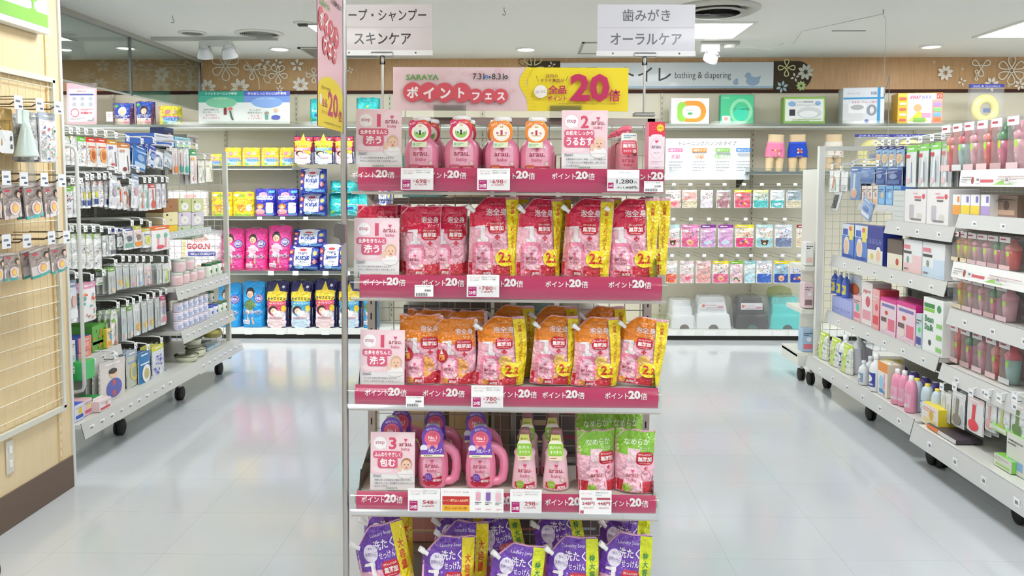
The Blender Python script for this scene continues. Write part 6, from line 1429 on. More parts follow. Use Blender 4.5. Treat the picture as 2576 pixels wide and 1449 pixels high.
rowsR = [
 (478, 523, [(1674, 1712, ('#f6e2e0', '#f6f2ee', '#f3b0a8', 'heart'), 'cream and coral'), (1716, 1753, ('#f0e8dc', '#f6b8b0', '#efe2c0', 'stripe'), 'coral over tan stripes'), (1762, 1793, ('#f3f0f4', '#f3eef4', '#e8dce8', 'plain'), 'lilac dotted'), (1802, 1838, ('#c9cdd0', '#c4a6a8', '#a8757e', 'plain'), 'mauve'), (1847, 1890, ('#f6e43a', '#f37a8a', '#ee5a7a', 'crew'), 'yellow headed hot pink'), (1894, 1933, ('#f3f0a0', '#cfe8d0', '#58c4c4', 'plain'), 'teal patterned'), (1937, 1974, ('#e8f0f0', '#e9f2f4', '#48c0c0', 'cloud'), 'turquoise with a white glove shape'), (1978, 2016, ('#a8b8c0', '#a9bcc4', '#efe8cc', 'stripe'), 'grey blue over cream stripes'), (2022, 2052, ('#e8e8ec', '#f6f2f6', '#a8d0ea', 'heart'), 'pale blue and white')]),
 (565, 622, [(1675, 1709, ('#bfe6e6', '#f3f0ea', '#f6a8b8', 'bear'), 'pink with a brown bear'), (1713, 1758, ('#f08ac0', '#f3a0c4', '#ee6a9c', 'face'), 'bright pink'), (1762, 1800, ('#8a2f9a', '#e8b4e0', '#d8a0d4', 'cloud'), 'purple headed lilac'), (1806, 1844, ('#9a2fa0', '#e9b8e2', '#dba6d8', 'cloud'), 'purple headed lilac, right one'), (1849, 1896, ('#f6e22a', '#f6e4d0', '#f04a84', 'crew'), 'yellow headed magenta'), (1901, 1944, ('#bfe8e8', '#f3f2ec', '#a0d8de', 'bear'), 'light blue with a brown bear'), (1948, 1993, ('#dfe8f0', '#e6eaf4', '#7a88a8', 'plain'), 'white with navy dots'), (2003, 2045, ('#a03030', '#f4ead6', '#f0d8b0', 'plain'), 'red edged cream')]),
 (656, 712, [(1674, 1703, ('#f6e8e0', '#f6f0ec', '#f0683a', 'heart'), 'white and orange'), (1710, 1745, ('#f3dce0', '#f6eef0', '#f6b8bc', 'heart'), 'pale pink with a strawberry heart'), (1750, 1788, ('#f3cfd0', '#f6c4c0', '#f6b6b0', 'dog'), 'plain pink with a dog outline'), (1792, 1833, ('#f6e22a', '#f6ece0', '#f36a98', 'face'), 'yellow headed pink round face'), (1837, 1868, ('#8ac83a', '#f6dce4', '#f3c4d0', 'worm'), 'green headed pink with a caterpillar'), (1872, 1900, ('#9ad8e0', '#dff0f2', '#b4e2ee', 'cloud'), 'narrow pale blue'), (1902, 1942, ('#dfe4f0', '#f3f3f6', '#3f6cc8', 'plain'), 'white and royal blue'), (1946, 1984, ('#f6e22a', '#a8d4e8', '#2c52b0', 'face'), 'yellow headed blue with a face'), (1986, 2026, ('#f6e22a', '#e4e8f0', '#2c4cb0', 'crew'), 'yellow headed blue crew')])]
for ri, (yt, yb, packs) in enumerate(rowsR):
    Yp = YS + .03
    for k, (x0, x1, sp, nm) in enumerate(packs):
        xa, za = at(x0, yb, Yp); xb, zb = at(x1, yt, Yp); W, H = xb - xa, zb - za
        pr = mk_flat('cloth_pack', 'cloth pack', W, H, a_pack(*sp, seed=ri * 10 + k)); xc = (xa + xb) / 2
        pr.put((xc, Yp, za), (0, 0, R(((k * 37) % 7) - 3)), (1, 1, 1), '%s cloth pack hanging in the %s row at back right' % (nm, ['upper', 'middle', 'lower'][ri]), 'cloth packs on the back wall hooks')
        if k % 2 == 0 or ri: 
            pr.put((xc + .01, Yp + .03, za), (0, 0, R(2)), (1, 1, .99), '%s cloth pack right behind its twin in the %s row' % (nm, ['upper', 'middle', 'lower'][ri]), 'cloth packs on the back wall hooks')
        whook(GRt, xc, YW - .02, Yp - .03, zb + .052)
# step stools in clear bags
def mk_stool(col, lab_, px0, px1, py0, Y, lab, k=0, bag=True):
    xa, _ = at(px0, 790, Y); xb, _ = at(px1, 790, Y); W = xb - xa; H = at(px0, py0, Y)[1] - ZBASE
    t = thing('step_stool', lab, 'step stool', ((xa + xb) / 2, Y, ZBASE + .002), (0, 0, R(k)))
    def tier(w0, w1, z0, z1, y0, y1, mt):
        V = []; n = 0
        P = []
        rr = min(w1, .1) * .22
        for z, s in ((z0, 1.0), (z0 + (z1 - z0) * .75, .93), (z1 - .006, .88), (z1, .84)):
            ring = []
            hw = w0 / 2 * s; dp = (y1 - y0) / 2 * (.5 + .5 * s); yc = (y0 + y1) / 2
            for (sx, sy) in ((1, -1), (1, 1), (-1, 1), (-1, -1)):
                for q in range(4):
                    a0 = {(1, -1): -90, (1, 1): 0, (-1, 1): 90, (-1, -1): 180}[(sx, sy)]; a = R(a0 + q * 30)
                    ring.append((sx * (hw - rr) + rr * math.cos(a), yc + sy * (dp - rr) + rr * math.sin(a), z))
            P.append(ring)
        mt.grid(P, 'gloss:' + col, True, True); mt.add(P[-1], [tuple(range(16))], 'gloss:' + col)
    m = MB(); tier(W * 1.0, W, 0, H * .47, -.14, .10, m); m.build('lower_step', t)
    m = MB(); tier(W * .84, W * .8, H * .44, H * .78, -.09, .10, m); m.build('middle_step', t)
    m = MB(); tier(W * .80, W * .8, H * .74, H, -.05, .10, m); m.build('upper_step', t)
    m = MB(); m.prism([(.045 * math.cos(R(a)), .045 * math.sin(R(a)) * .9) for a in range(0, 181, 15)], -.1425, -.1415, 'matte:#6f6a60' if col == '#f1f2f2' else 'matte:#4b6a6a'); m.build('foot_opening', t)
    if lab_:
        m = MB(); w_ = W * .32; m.box(-w_, w_, -.100, -.098, H * .62, H * .84, 'card:#e8e4e6'); m.art([('e', -w_ * 80, H * 73, 1.4, 1.4, '#e8603a'), ('t', 'inomata', -w_ * 15, H * 75, w_ * 90, H * 5, '#c85a4a'), ('r', -w_ * 60, H * 65, w_ * 90, H * 68, '#b8b4b6'), ('r', w_ * 40, H * 66, w_ * 92, H * 72, '#d88a9a')], lambda x, z, h: np.stack([x, -.1 - h, z], -1)); m.build('label', t)
    if bag:
        m = MB(); P = []
        rs = random.Random(int(px0)); n = 30
        for z, s in ((.002, 1.1), (H * .3, 1.08), (H * .7, 1.0), (H * 1.03, .9), (H * 1.08, .55), (H * 1.1, .1)):
            P.append([(W / 2 * s * 1.08 * math.copysign(abs(math.cos(2 * math.pi * q / n)) ** .5, math.cos(2 * math.pi * q / n)) + rs.uniform(-.006, .006), -.02 + .15 * s * math.copysign(abs(math.sin(2 * math.pi * q / n)) ** .5, math.sin(2 * math.pi * q / n)) + rs.uniform(-.008, .008), z + rs.uniform(-.004, .004)) for q in range(n)])
        m.grid(P, 'bagfilm:#fbfcfc', True, True); m.build('clear_bag', t)
Yst = YS + .18
mk_stool('#f1f2f2', False, 1680, 1742, 753, Yst, 'white step stool at the left end of the stool row', 6)
mk_stool('#f1f2f2', True, 1742, 1832, 745, Yst, 'white step stool with a paper label, second in the stool row')
mk_stool('#35302f', True, 1842, 1925, 747, Yst, 'dark brown step stool with a paper label, in a clear bag')
mk_stool('#4fd6d2', False, 1926, 2014, 746, Yst, 'turquoise step stool in a clear bag')
t = MB(); t.box(-.13, .13, -.1, .1, 0, .1, 'bagfilm:#e6ecd0', .03); x, z = at(1650, 825, Yst); tag(t.build('clear_tub', loc=(x, Yst, ZBASE)), 'clear plastic tub between the display shelf and the first stool', 'tub')
x, z = at(1955, 740, YS + .3); m = MB(); m.lathe([(0, 0), (.1, .005), (.12, .05), (.1, .1), (.04, .12)], 'bagfilm:#e8ecc8', 20); tag(m.build('yellow_seat_bag', loc=(x, YS + .24, at(1955, 735, YS + .24)[1] - .06)), 'pale yellow bagged item above the turquoise stool', 'bag')
# ================================================================== left aisle: wire gondola on castors
LX, LB = -2.22, -2.76        # shelf lip plane, back mesh plane
SH = 'paint:#cfd0c8'; MW = 'paint:#c6c7bf'
def caster(parent, x, y, zt):
    px_, py_, _ = parent.location
    m = MB(); m.xf = Matrix.Translation((x - px_, y - py_, .045)) @ Matrix.Rotation(R(90), 4, 'Y')
    for s in (-1, 1): m.lathe([(0, s * .012 - .009), (.036, s * .012 - .009), (.045, s * .012 - .005), (.045, s * .012 + .005), (.036, s * .012 + .009), (0, s * .012 + .009)], 'rubber:#1d1c1b', 24)
    o = m.build('caster_wheel', parent)
    m = MB(); m.tube([(x - px_, y - py_, .05), (x - px_, y - py_, .085)], .014, 'rubber:#262423', 12); m.prism([(x - px_ - .018, .04), (x - px_ - .018, .085), (x - px_ + .018, .085), (x - px_ + .018, .04)], y - py_ - .03, y - py_ + .03, 'rubber:#232120')
    m.build('caster_fork', o); m = MB(); m.box(x - px_ - .010, x - px_ + .010, y - py_ - .010, y - py_ + .010, .085, zt, 'paint:#e9e9e3'); m.build('caster_post', o)
def meshpanel(m, axis, c, a0, a1, z0, z1, mat, st=.05, r=.0016):
    k = a0
    while k <= a1 + 1e-6:
        p = [(c, k, z0), (c, k, z1)] if axis == 'X' else [(k, c, z0), (k, c, z1)]; m.tube(p, r, mat, 4, False); k += st
    z = z0
    while z <= z1 + 1e-6:
        p = [(c, a0, z), (c, a1, z)] if axis == 'X' else [(a0, c, z), (a1, c, z)]; m.tube(p, r, mat, 4, False); z += st
t = thing('wire_gondola', 'grey wire gondola on black castors hung with small packs along the left aisle', 'shelving', (-2.5, 5.1, 0)); LG = t
def G_(t):
    m = MB(); m.xf = Matrix.Translation(tuple(-c for c in t.location)); return m
Y0, Y1 = 3.93, 6.16
m = G_(t)
for y in (Y0 + .05, 5.1, Y1 - .04): m = G_(t); m.box(LB - .02, LB + .02, y - .015, y + .015, .10, 1.70, 'paint:#9a9a93'); m.build('back_post', t)
m = G_(t); meshpanel(m, 'X', LB + .02, Y0 + .05, Y1, .2, 1.68, 'paint:#8b8c86', .05); m.build('wire_panel', t)
m = G_(t); m.box(LB - .01, LB - .006, Y0, Y1, .2, 1.66, 'matte:#77776f'); m.build('back_sheet', t)
# far end frame with open mesh
XE0 = at(430, 700, Y1)[0]; XE1 = at(572, 700, Y1)[0]
m = G_(t); m.box(XE1 - .016, XE1 + .016, Y1 - .016, Y1 + .016, .10, 1.685, 'paint:#d3d2c8'); m.build('end_post', t)
m = G_(t); meshpanel(m, 'Y', Y1, LB, XE1, .24, 1.66, 'paint:#d9dad4', .052); m.build('wire_panel', t)
# near end tube loop
xn = onX(200, 700, -2.27)[0]
m = G_(t); yn = 4.13; X_ = at(203, 700, yn)[0]
m.tube([(LB + .02, yn, 1.638), (X_ - .035, yn, 1.638), (X_ - .01, yn, 1.628), (X_, yn, 1.60), (X_, yn, .40), (X_ - .01, yn, .375), (X_ - .04, yn, .366), (LB + .1, yn, .366)], .0095, 'paint:#d9dad4', 10)
m.build('end_tube', t)
def lshelf(y0, y1, zt, xl, depth_back=LB + .02, lip=.075, tilt=.02, guard=True):
    m = G_(t); m.box(depth_back, xl, y0, y1, zt - .02, zt, SH); o = m.build('shelf_board', t)
    m = G_(t); m.add([(xl, y0, zt + .008), (xl, y1, zt + .008), (xl + tilt, y1, zt - lip), (xl + tilt, y0, zt - lip)], [(0, 1, 2, 3)], 'gloss:#c5c6c4'); m.add([(xl - .004, y0, zt + .008), (xl - .004, y1, zt + .008), (xl + tilt - .004, y1, zt - lip), (xl + tilt - .004, y0, zt - lip)], [(0, 1, 2, 3)], 'paint:#bcbdb8')
    m.add([(xl, y0, zt + .008), (xl, y1, zt + .008), (xl - .004, y1, zt + .008), (xl - .004, y0, zt + .008)], [(0, 1, 2, 3)], 'paint:#dadbd7')
    m.build('price_rail', o)
    k = y0 + .06; n = 0
    while k < y1 - .05 and n < 10:
        m = G_(t); f = .35
        m.box(xl + tilt * f + .002, xl + tilt * f + .004, k, k + .045, zt - lip * .86, zt - lip * .30, 'paper:#f6f6f6'); m.box(xl + tilt * f + .0041, xl + tilt * f + .0048, k + .006, k + .03, zt - lip * .6, zt - lip * .42, 'paper:#8a8c90')
        m.build('price_tag', o); k += .10; n += 1
    return o
lshelf(Y0, 5.35, .25, LX, lip=.072); lshelf(5.35, Y1 + .02, .24, LX, lip=.072)
lshelf(Y0, 4.62, .515, -2.36, lip=.05, tilt=.01)
lshelf(5.22, Y1, .76, -2.30); lshelf(5.22, Y1, .475, -2.27); lshelf(5.18, Y1 - .06, 1.115, -2.40, lip=.04, tilt=.01)
for (px, py) in ((302, 1094), (453, 1006), (551, 942)):
    X, Y = onZ(px, py, .0); caster(t, X, Y, .16)
# hooks: rows (y at tag, px list) on plane X of the tag
hk = {'n': 0}
def lhook(Y, z, xt=-2.36, w=.034):
    hk['n'] += 1
    m = G_(t); m.tube([(LB + .03, Y, z - .035), (xt - .01, Y, z - .035), (xt + .005, Y, z - .025)], .0022, 'metal:#8f908c', 5, False)
    m.tube([(LB + .03, Y, z + .004), (xt - .05, Y, z + .012), (xt - .008, Y, z + .008), (xt + .004, Y, z - .006)], .0045, 'gloss:#eceeec', 7, False)
    o = m.build('display_hook', t)
    m = G_(t); m.box(xt + .004, xt + .006, Y - w / 2, Y + w / 2, z - .030, z + .004, 'paper:#f8f9fa'); m.box(xt + .0061, xt + .0066, Y - w * .3, Y + w * .1, z - .014, z - .008, 'paper:#8a909a'); m.box(xt + .0061, xt + .0066, Y - .0, Y + w * .35, z - .024, z - .018, 'paper:#70767f')
    m.build('price_tag', o)
# pack styles for small hanging goods
def a_small(hd, base, mot, c=('#e8607a', '#5a80c8', '#6ac0a0', '#f0c040', '#4a4a50', '#f0a070'), seed=1, hh=.16):
    def f(W, H):
        rs = random.Random(seed); it = []
        if base: it.append(('r', -W * .48, H * .02, W * .48, H * (1 - hh), base))
        it.append(('r', -W * .5, H * (1 - hh), W * .5, H, hd))
        it += [('r', -W * .3, H * (1 - hh * .62), W * .25, H * (1 - hh * .4), '#fbfaf6')]
        if mot == 'dots':
            for k in range(22): it.append(('e', rs.uniform(-.42, .42) * W, rs.uniform(.06, .8 - hh * .5) * H, W * rs.uniform(.03, .07), W * rs.uniform(.03, .06), rs.choice(c)))
        elif mot == 'spoon':
            for s in (-.22, .18): it += [('l', [(W * s, H * .1), (W * (s + .03), H * .5)], W * .09, c[0]), ('e', W * (s + .035), H * .6, W * .1, H * .1, c[1])]
            it += [('e', -W * .1, H * .16, W * .2, H * .08, c[2])]
        elif mot == 'flower': it += flower(0, H * .28, W * .36, '#f3b62a', 6, '#f8d860') + [('l', [(-W * .12, H * .42), (-W * .12, H * .78)], W * .08, '#b9bcc0'), ('l', [(W * .14, H * .42), (W * .14, H * .78)], W * .08, '#b9bcc0')]
        elif mot == 'disc': it += [('e', W * .05, H * .4, W * .36, H * .24, c[0]), ('e', W * .05, H * .4, W * .22, H * .15, c[1]), ('r', -W * .4, H * .66, W * .3, H * .7, c[2])]
        elif mot == 'text': it += [('r', -W * .4, H * .1, W * .4, H * .3, c[0]), ('e', 0, H * .5, W * .26, H * .14, c[1])] + lines(-W * .4, H * .74, W * .4, 3, H * .05, H * .02, c[2], seed)
        elif mot == 'tool': it += [('l', [(-W * .1, H * .12), (W * .06, H * .72)], W * .14, c[0]), ('l', [(W * .2, H * .12), (W * .14, H * .6)], W * .08, c[1]), ('e', -W * .1, H * .16, W * .16, H * .07, c[2]), ('r', -W * .4, H * .7, -W * .05, H * .78, c[3])]
        elif mot == 'child': it += [('e', 0, H * .3, W * .3, H * .24, c[0]), ('l', [(0, H * .1), (0, H * .5)], W * .12, c[1]), ('e', -W * .02, H * .66, W * .15, H * .1, '#f0c8a8'), ('e', -W * .04, H * .73, W * .16, H * .07, '#33241f')]
        elif mot == 'bulb': it += [('e', 0, H * .22, W * .3, H * .16, c[0]), ('l', [(0, H * .3), (0, H * .8)], W * .2, c[1])]
        elif mot == 'mask': it = [('r', -W * .48, H * .02, W * .48, H * .98, '#b5a8a2'), ('r', -W * .48, H * .02, W * .48, H * .42, '#e9dcd8'), ('r', -W * .48, 0, W * .48, H * .1, c[0]), ('e', W * .02, H * .3, W * .27, H * .2, '#f3f0ee'), ('e', W * .02, H * .3, W * .2, H * .15, '#f0b0a0'), ('e', W * .04, H * .29, W * .12, H * .1, '#f6d66a'), ('t', 'マスク', -W * .08, H * .66, W * .5, H * .1, '#4a4444', {'r': 8, 'b': .02}), ('e', W * .3, H * .72, W * .13, H * .09, '#3a2a26'), ('e', W * .3, H * .66, W * .11, H * .08, '#f1cdb8'), ('r', -W * .5, H * .92, W * .5, H, '#c9c0bc'), ('r', -W * .4, H * .8, -W * .15, H * .86, '#d8405a')] + lines(-W * .34, H * .53, W * .3, 2, H * .045, H * .02, '#7a706c', 3)
        return it
    return f
def mk_small(name, cat, W, H, af, clear=False, T=.010, base='#eef0f0'):
    def f():
        t = thing(name, '', cat); m = MB(); wf = bag_warp(W, H, T, T * .3, 4)
        bag_body(m, W, H, T, T * .3, ('bagfilm:#f6f8f8' if clear else 'film:' + base), None, nu=6, nv=4, p=4)
        m.art(af(W * 100, H * 100), wf, base=.0022, eps=.0004, kind='card', cell=4); m.build('pack', t); return t
    return Proto(f)
_cn = {}
def uniq(s):
    _cn[s] = _cn.get(s, 0) + 1
    return s
def lpack(name, cat, px0, px1, py0, py1, art, lab, X=-2.37, clear=False, hook=True, n=2, base='#eef0f0', grp=None, rot=0, dz=.028):
    """one hanging file: front pack read off the photo on the plane X, n-1 more behind it"""
    pc = (py0 + py1) / 2; ya, _ = onX(px0, pc, X); yb, _ = onX(px1, pc, X); Y = (ya + yb) / 2
    cxp = (px0 + px1) / 2
    _, z0 = onX(cxp, py1, X); _, z1 = onX(cxp, py0, X); W, H = abs(yb - ya), z1 - z0
    rz = R(90) if X < 0 else R(-90); s = 1 if X < 0 else -1
    pr = mk_small(name, cat, W, H, art, clear, base=base)
    for k in range(n):
        pr.put((X - s * (.012 + .035 * k), Y, z0), (0, R(rot) * s, rz), (1, 1, 1 - .01 * k), lab if k == 0 else (lab + ', ' + ('next behind', 'third back', 'last back')[k - 1]), grp)
    return Y, z1, W, H
def lrow(items, yt_tag, grp, hookx=-2.36, side=-1):
    pass
g1 = 'small packs hung in the top row of the left gondola'
def L(px0, px1, py0, py1, mot, hd, base, lab, c=None, clear=False, n=2, hk_=True, name='hanging_pack', cat='pack', g=g1, X=-2.37, rot=0, sd=1, hh=.16):
    Y, z1, W, H = lpack(name, cat, px0, px1, py0, py1, a_small(hd, base, mot, *( (c,) if c else ()), seed=sd, hh=hh), lab, X, clear, True, n, '#eef0f0', g, rot)
    if hk_: lhook(Y, z1 + .040, X + .012)
# top row
L(164, 180, 342, 415, 'dots', '#9acb3a', '#e4efe0', 'green headed pack at the pillar edge, top row', n=3, sd=1)
L(181, 199, 342, 416, 'dots', '#c8b83a', '#3f4245', 'black patterned pack with a yellow head, top row', ('#e8e8e8', '#b8b8b8', '#7a7a7a', '#d8d8d8'), n=3, sd=2)
L(200, 221, 344, 418, 'dots', '#6ac83a', '#f0f0ee', 'white bib pack with dark motifs and a green head, top row', ('#3a3a40', '#7a9a8a', '#e0a04a', '#5a5a6a'), n=3, sd=3)
L(222, 245, 346, 420, 'disc', '#e03a24', '#f3e2d4', 'orange and cream pack under a red head, top row', ('#e89a5a', '#b85a2a', '#e04a2a'), n=3)
L(247, 272, 348, 421, 'disc', '#e2381f', '#f3e6da', 'second orange and cream pack under a red head, top row', ('#f0a860', '#c8703a', '#e8542a'), n=3)
L(273, 299, 352, 428, 'tool', '#d89a2a', '#eeeaf0', 'white brush pack with an amber head, top row', ('#f3f3f3', '#5a5a6a', '#d83a4a', '#8a7ab0'), n=3)
L(301, 331, 360, 438, 'tool', '#d8883a', '#f0eeee', 'white baby hair clipper pack on a tall clear card, top row', ('#fafafa', '#6a6a70', '#8a3a34', '#d0a090'), n=2)
L(335, 368, 366, 428, 'text', '#2a6ac0', '#2f78c8', 'tilted mid blue pack, top row', ('#b8d0ea', '#9ab8dc', '#e0ecf8'), n=3, rot=10)
L(372, 392, 364, 420, 'text', '#1f3fb0', '#2346b8', 'tilted royal blue pack, top row', ('#c8d8f0', '#8aa8e0', '#f0f4fc'), n=2, rot=12)
L(390, 412, 382, 424, 'tool', '#e8ecf4', '#e9edf4', 'small white nail scissor pack beside the royal blue one', ('#aab4c4', '#3a58a8', '#8090a8', '#3a58a8'), n=1, rot=8, hk_=False)
L(414, 434, 384, 422, 'text', '#c8d4e0', '#c4d2de', 'grey blue folded pack, top row', ('#a8b8c8', '#dfe6ee', '#8898aa'), n=2, rot=14)
L(436, 450, 372, 440, 'bulb', '#e8e0dc', '#ece4e2', 'clear nasal aspirator pack with an orange bulb', ('#f08a2a', '#e8ccc8'), clear=True)
L(451, 464, 374, 438, 'bulb', '#e8dcd8', '#eee0e0', 'clear nasal aspirator pack with a green bulb', ('#2fa08a', '#f0c0c4'), clear=True)
L(465, 478, 374, 440, 'bulb', '#e8e8e4', '#e9efec', 'clear nasal aspirator pack with a teal bulb', ('#35b8a4', '#d8e8e4'), clear=True)
L(482, 498, 378, 462, 'tool', '#3aa86a', '#f3e4e2', 'pink and white pack with a green head near the far post', ('#f0c4c0', '#f3dcd0', '#f0b0a8', '#f0c060'), n=3)
L(502, 518, 404, 460, 'tool', '#ece8da', '#f1efe4', 'cream brush pack near the far post, left one', ('#dcd8b8', '#8a8a6a', '#e8e4cc', '#c8c4a0'), n=3); L(520, 537, 404, 458, 'tool', '#ece8da', '#f1efe4', 'cream brush pack near the far post, right one', ('#dcd8b8', '#8a8a6a', '#e8e4cc', '#c8c4a0'), n=3)
# second row
g1 = 'small packs hung in the second row of the left gondola'
L(165, 187, 468, 548, 'dots', '#7ac83a', '#f2f0ee', 'white bib pack with bright dinosaur shapes, second row', ('#4a68b0', '#e05aa0', '#d8603a', '#3a3a4a'), n=2, sd=5, g=g1)
L(189, 206, 468, 546, 'dots', '#a0c83a', '#eceeea', 'white bib pack with dark green shapes, second row', ('#3a5a4a', '#7a8a7a', '#4a4a4a'), n=2, sd=6, g=g1)
L(207, 218, 458, 524, 'text', '#8a5a50', '#5a5450', 'narrow dark pack with yellow and blue label, second row', ('#2a4a90', '#d8c83a', '#9ab0d0'), n=3, g=g1); L(220, 231, 458, 524, 'text', '#d8c8c0', '#6a645e', 'narrow dark pack with a white strip, second row', ('#2a4a90', '#c8c04a', '#e8e8e8'), n=3, g=g1)
L(237, 249, 456, 520, 'text', '#c05a3a', '#e9e6ee', 'narrow white pack with a yellow label, second row', ('#2a4a90', '#d8d02a', '#8a8aa0'), n=3, g=g1); L(251, 264, 456, 518, 'dots', '#d8502a', '#d8d4e8', 'patterned lilac pack with a red head, second row', n=2, sd=9, g=g1)
L(266, 277, 454, 522, 'text', '#8a3a3a', '#8a8078', 'tilted grey pack with a navy foot, second row', ('#22347a', '#a89a90', '#6a6a6a'), n=2, rot=8, g=g1)
L(278, 296, 440, 525, 'text', '#8fa4c4', '#e8ecf2', 'long white card with a blue panel, left one, second row', ('#dcd8e0', '#b8a8b8', '#8a9ac0'), n=1, rot=6, g=g1, X=-2.345)
L(299, 313, 454, 524, 'tool', '#e0502a', '#f3e9e2', 'orange toothbrush pack leaning left, second row', ('#e8502a', '#f08a5a', '#f6f0ea', '#5aa03a'), n=3, rot=-8, g=g1); L(315, 330, 468, 526, 'tool', '#f3ece4', '#f3ece4', 'white and brown toothbrush pack, second row', ('#b87a5a', '#e8502a', '#f0d0c0', '#e86a4a'), n=3, rot=-8, g=g1)
L(333, 350, 438, 524, 'text', '#8fa4c4', '#e8ecf2', 'long white card with a blue panel, right one, second row', ('#dcd8e0', '#d8a8b0', '#8a9ac0'), n=1, rot=6, g=g1, X=-2.345)
L(353, 364, 464, 530, 'tool', '#b8d8c8', '#f0eee8', 'orange footed pack with a mint head, second row', ('#f0703a', '#5ab0a0', '#f06a3a', '#b8d8c8'), n=3, g=g1); L(366, 376, 464, 530, 'tool', '#a8d0c8', '#e4eeea', 'teal brush pack, second row', ('#3aa89a', '#8a9aa0', '#58b8a8', '#a8d0c8'), n=3, g=g1)
L(378, 394, 463, 528, 'bulb', '#d85a62', '#f0e8e8', 'coral case pack, second row', ('#e05a48', '#d8606a'), n=2, g=g1); L(397, 409, 462, 526, 'tool', '#dcd4e0', '#e9e4ec', 'lilac tweezer pack, second row', ('#c8b8d0', '#a8a0b4', '#e0dce4', '#b8a8c0'), n=3, g=g1); L(411, 420, 462, 522, 'tool', '#dccfe0', '#e6e0ea', 'second lilac tweezer pack, second row', ('#c0b0cc', '#a89cb4', '#e0dce4', '#b8a8c0'), n=2, g=g1)
# third row
g1 = 'small packs hung in the third row of the left gondola'
for k, (a, b, c1, nm) in enumerate(((166, 182, '#e8d86a', 'cream bib pack with a yellow duck'), (184, 197, '#8a9a8a', 'grey green bib pack'), (199, 219, '#4a5a6a', 'white bib pack with small dark motifs'), (221, 238, '#e0c07a', 'sand coloured bib pack with animals'), (240, 259, '#7a5a7a', 'white bib pack with grey purple animals'))):
    L(a, b, 588, 676, 'dots', '#9ad03a', ['#f0efe0', '#d8dcd2', '#f3f4f0', '#efe8cc', '#eeeef2'][k], nm + ', third row', (c1, '#5a8a7a', '#8a6a5a', '#c8a060'), n=3, sd=20 + k, g=g1)
L(262, 276, 592, 645, 'tool', '#d4d4d2', '#d9dad8', 'clear thermometer pack, left, third row', ('#9a9a9c', '#6a6a6c', '#e8e8e8', '#bbb'), n=3, g=g1); L(278, 294, 592, 644, 'text', '#cfd0cf', '#e4e4e4', 'clear thermometer pack with a dark window, third row', ('#6a7078', '#c8cacc', '#8a8a8c'), n=2, g=g1)
L(299, 312, 596, 620, 'text', '#e8e8e6', '#ecebe9', 'small white boxed pack, third row', ('#9a9a9a', '#b8b8ba', '#777'), n=1, g=g1)
L(315, 338, 572, 628, 'text', '#3a4a9a', '#f0eef0', 'white pack with a grey blue window and navy head, third row', ('#7ab0a0', '#6a7080', '#d8a8a0'), n=3, g=g1)
L(340, 360, 568, 624, 'text', '#c8c83a', '#f0e4e0', 'pink edged pack with a brown window, third row', ('#f09a3a', '#9a7a6a', '#f0b0b8'), n=3, g=g1)
L(362, 382, 574, 623, 'disc', '#d0c83a', '#f0f0f0', 'white pack with a round yellow green plate, third row', ('#e4e080', '#c8c86a', '#4a4a9a'), n=3, g=g1)
L(384, 430, 568, 630, 'spoon', '#f0702a', '#f3eeee', 'wide cutlery pack with an orange head, third row', ('#f0a0a8', '#7ac0a8', '#e0506a'), n=3, g=g1)
# fourth row
g1 = 'cutlery packs hung in the fourth row of the left gondola'
L(276, 294, 672, 740, 'spoon', '#8ac83a', '#e9ece8', 'cutlery pack with a green head, leftmost, fourth row', ('#c8ccd0', '#b8c0c4', '#e0c8a0'), n=3, g=g1, clear=True)
for k, (a, b, mt, nm, c) in enumerate(((296, 311, 'flower', 'cutlery pack with a yellow flower handle', ('#f3b62a',) * 3), (313, 328, 'spoon', 'cutlery pack with yellow green handles', ('#dce06a', '#c8ccd0', '#c8d050')), (331, 346, 'spoon', 'cutlery pack with pale pink handles', ('#f0c0cc', '#c8ccd0', '#e8a8b8')), (347, 364, 'spoon', 'cutlery pack with pale blue handles', ('#b8d4e8', '#c8ccd0', '#a8c8e0')), (366, 384, 'dots', 'pink cutlery pack with patterned card', None), (397, 410, 'tool', 'clear chopstick pack', ('#d8dcd8', '#a8aca8', '#e8e8e8', '#cccccc')), (412, 430, 'tool', 'clear chopstick pack with a lime handle', ('#c8e04a', '#b8bcb8', '#a8d03a', '#d8d8d8')))):
    L(a, b, 662, 730 - k * 3, mt, '#dfe2de', '#eceeec' if k != 4 else '#f0d8dc', nm + ', fourth row', c, n=3, g=g1, clear=True, sd=40 + k)
# fifth row
g1 = 'cutlery packs hung in the fifth row of the left gondola'
for k, (a, b, mt, nm, c) in enumerate(((283, 300, 'tool', 'narrow pack with a round orange charm', ('#c8a070', '#b0b4b4', '#d8703a', '#7ac03a')), (309, 322, 'spoon', 'cutlery pack with pale green card, left', ('#b8dce0', '#c0c4c8', '#f0c8c0')), (324, 337, 'spoon', 'cutlery pack with pale blue handles, middle', ('#9ad0e0', '#c0c4c8', '#f0c8b0')), (339, 356, 'flower', 'cutlery pack with a big yellow flower', ('#f3b62a',) * 3), (360, 373, 'flower', 'cutlery pack with yellow flower feet, left', ('#f3b62a',) * 3), (375, 389, 'flower', 'cutlery pack with yellow flower feet, right', ('#f3b62a',) * 3), (393, 405, 'tool', 'clear long handled pack', ('#c8ccc8', '#a8aca8', '#e0e0e0', '#ccc')), (407, 421, 'text', 'narrow pink and white pack at the end', ('#f0a8b8', '#b8b0d0', '#e05a7a')))):
    L(a, b, 778 - k * 5, (866 if k else 880) - k * 7, mt, '#8ac83a' if k in (0, 2) else ('#f06a9a' if k == 7 else '#e4e8e2'), '#e8ecea', nm + ', fifth row', c, n=3, g=g1, clear=k not in (0, 7), sd=60 + k)
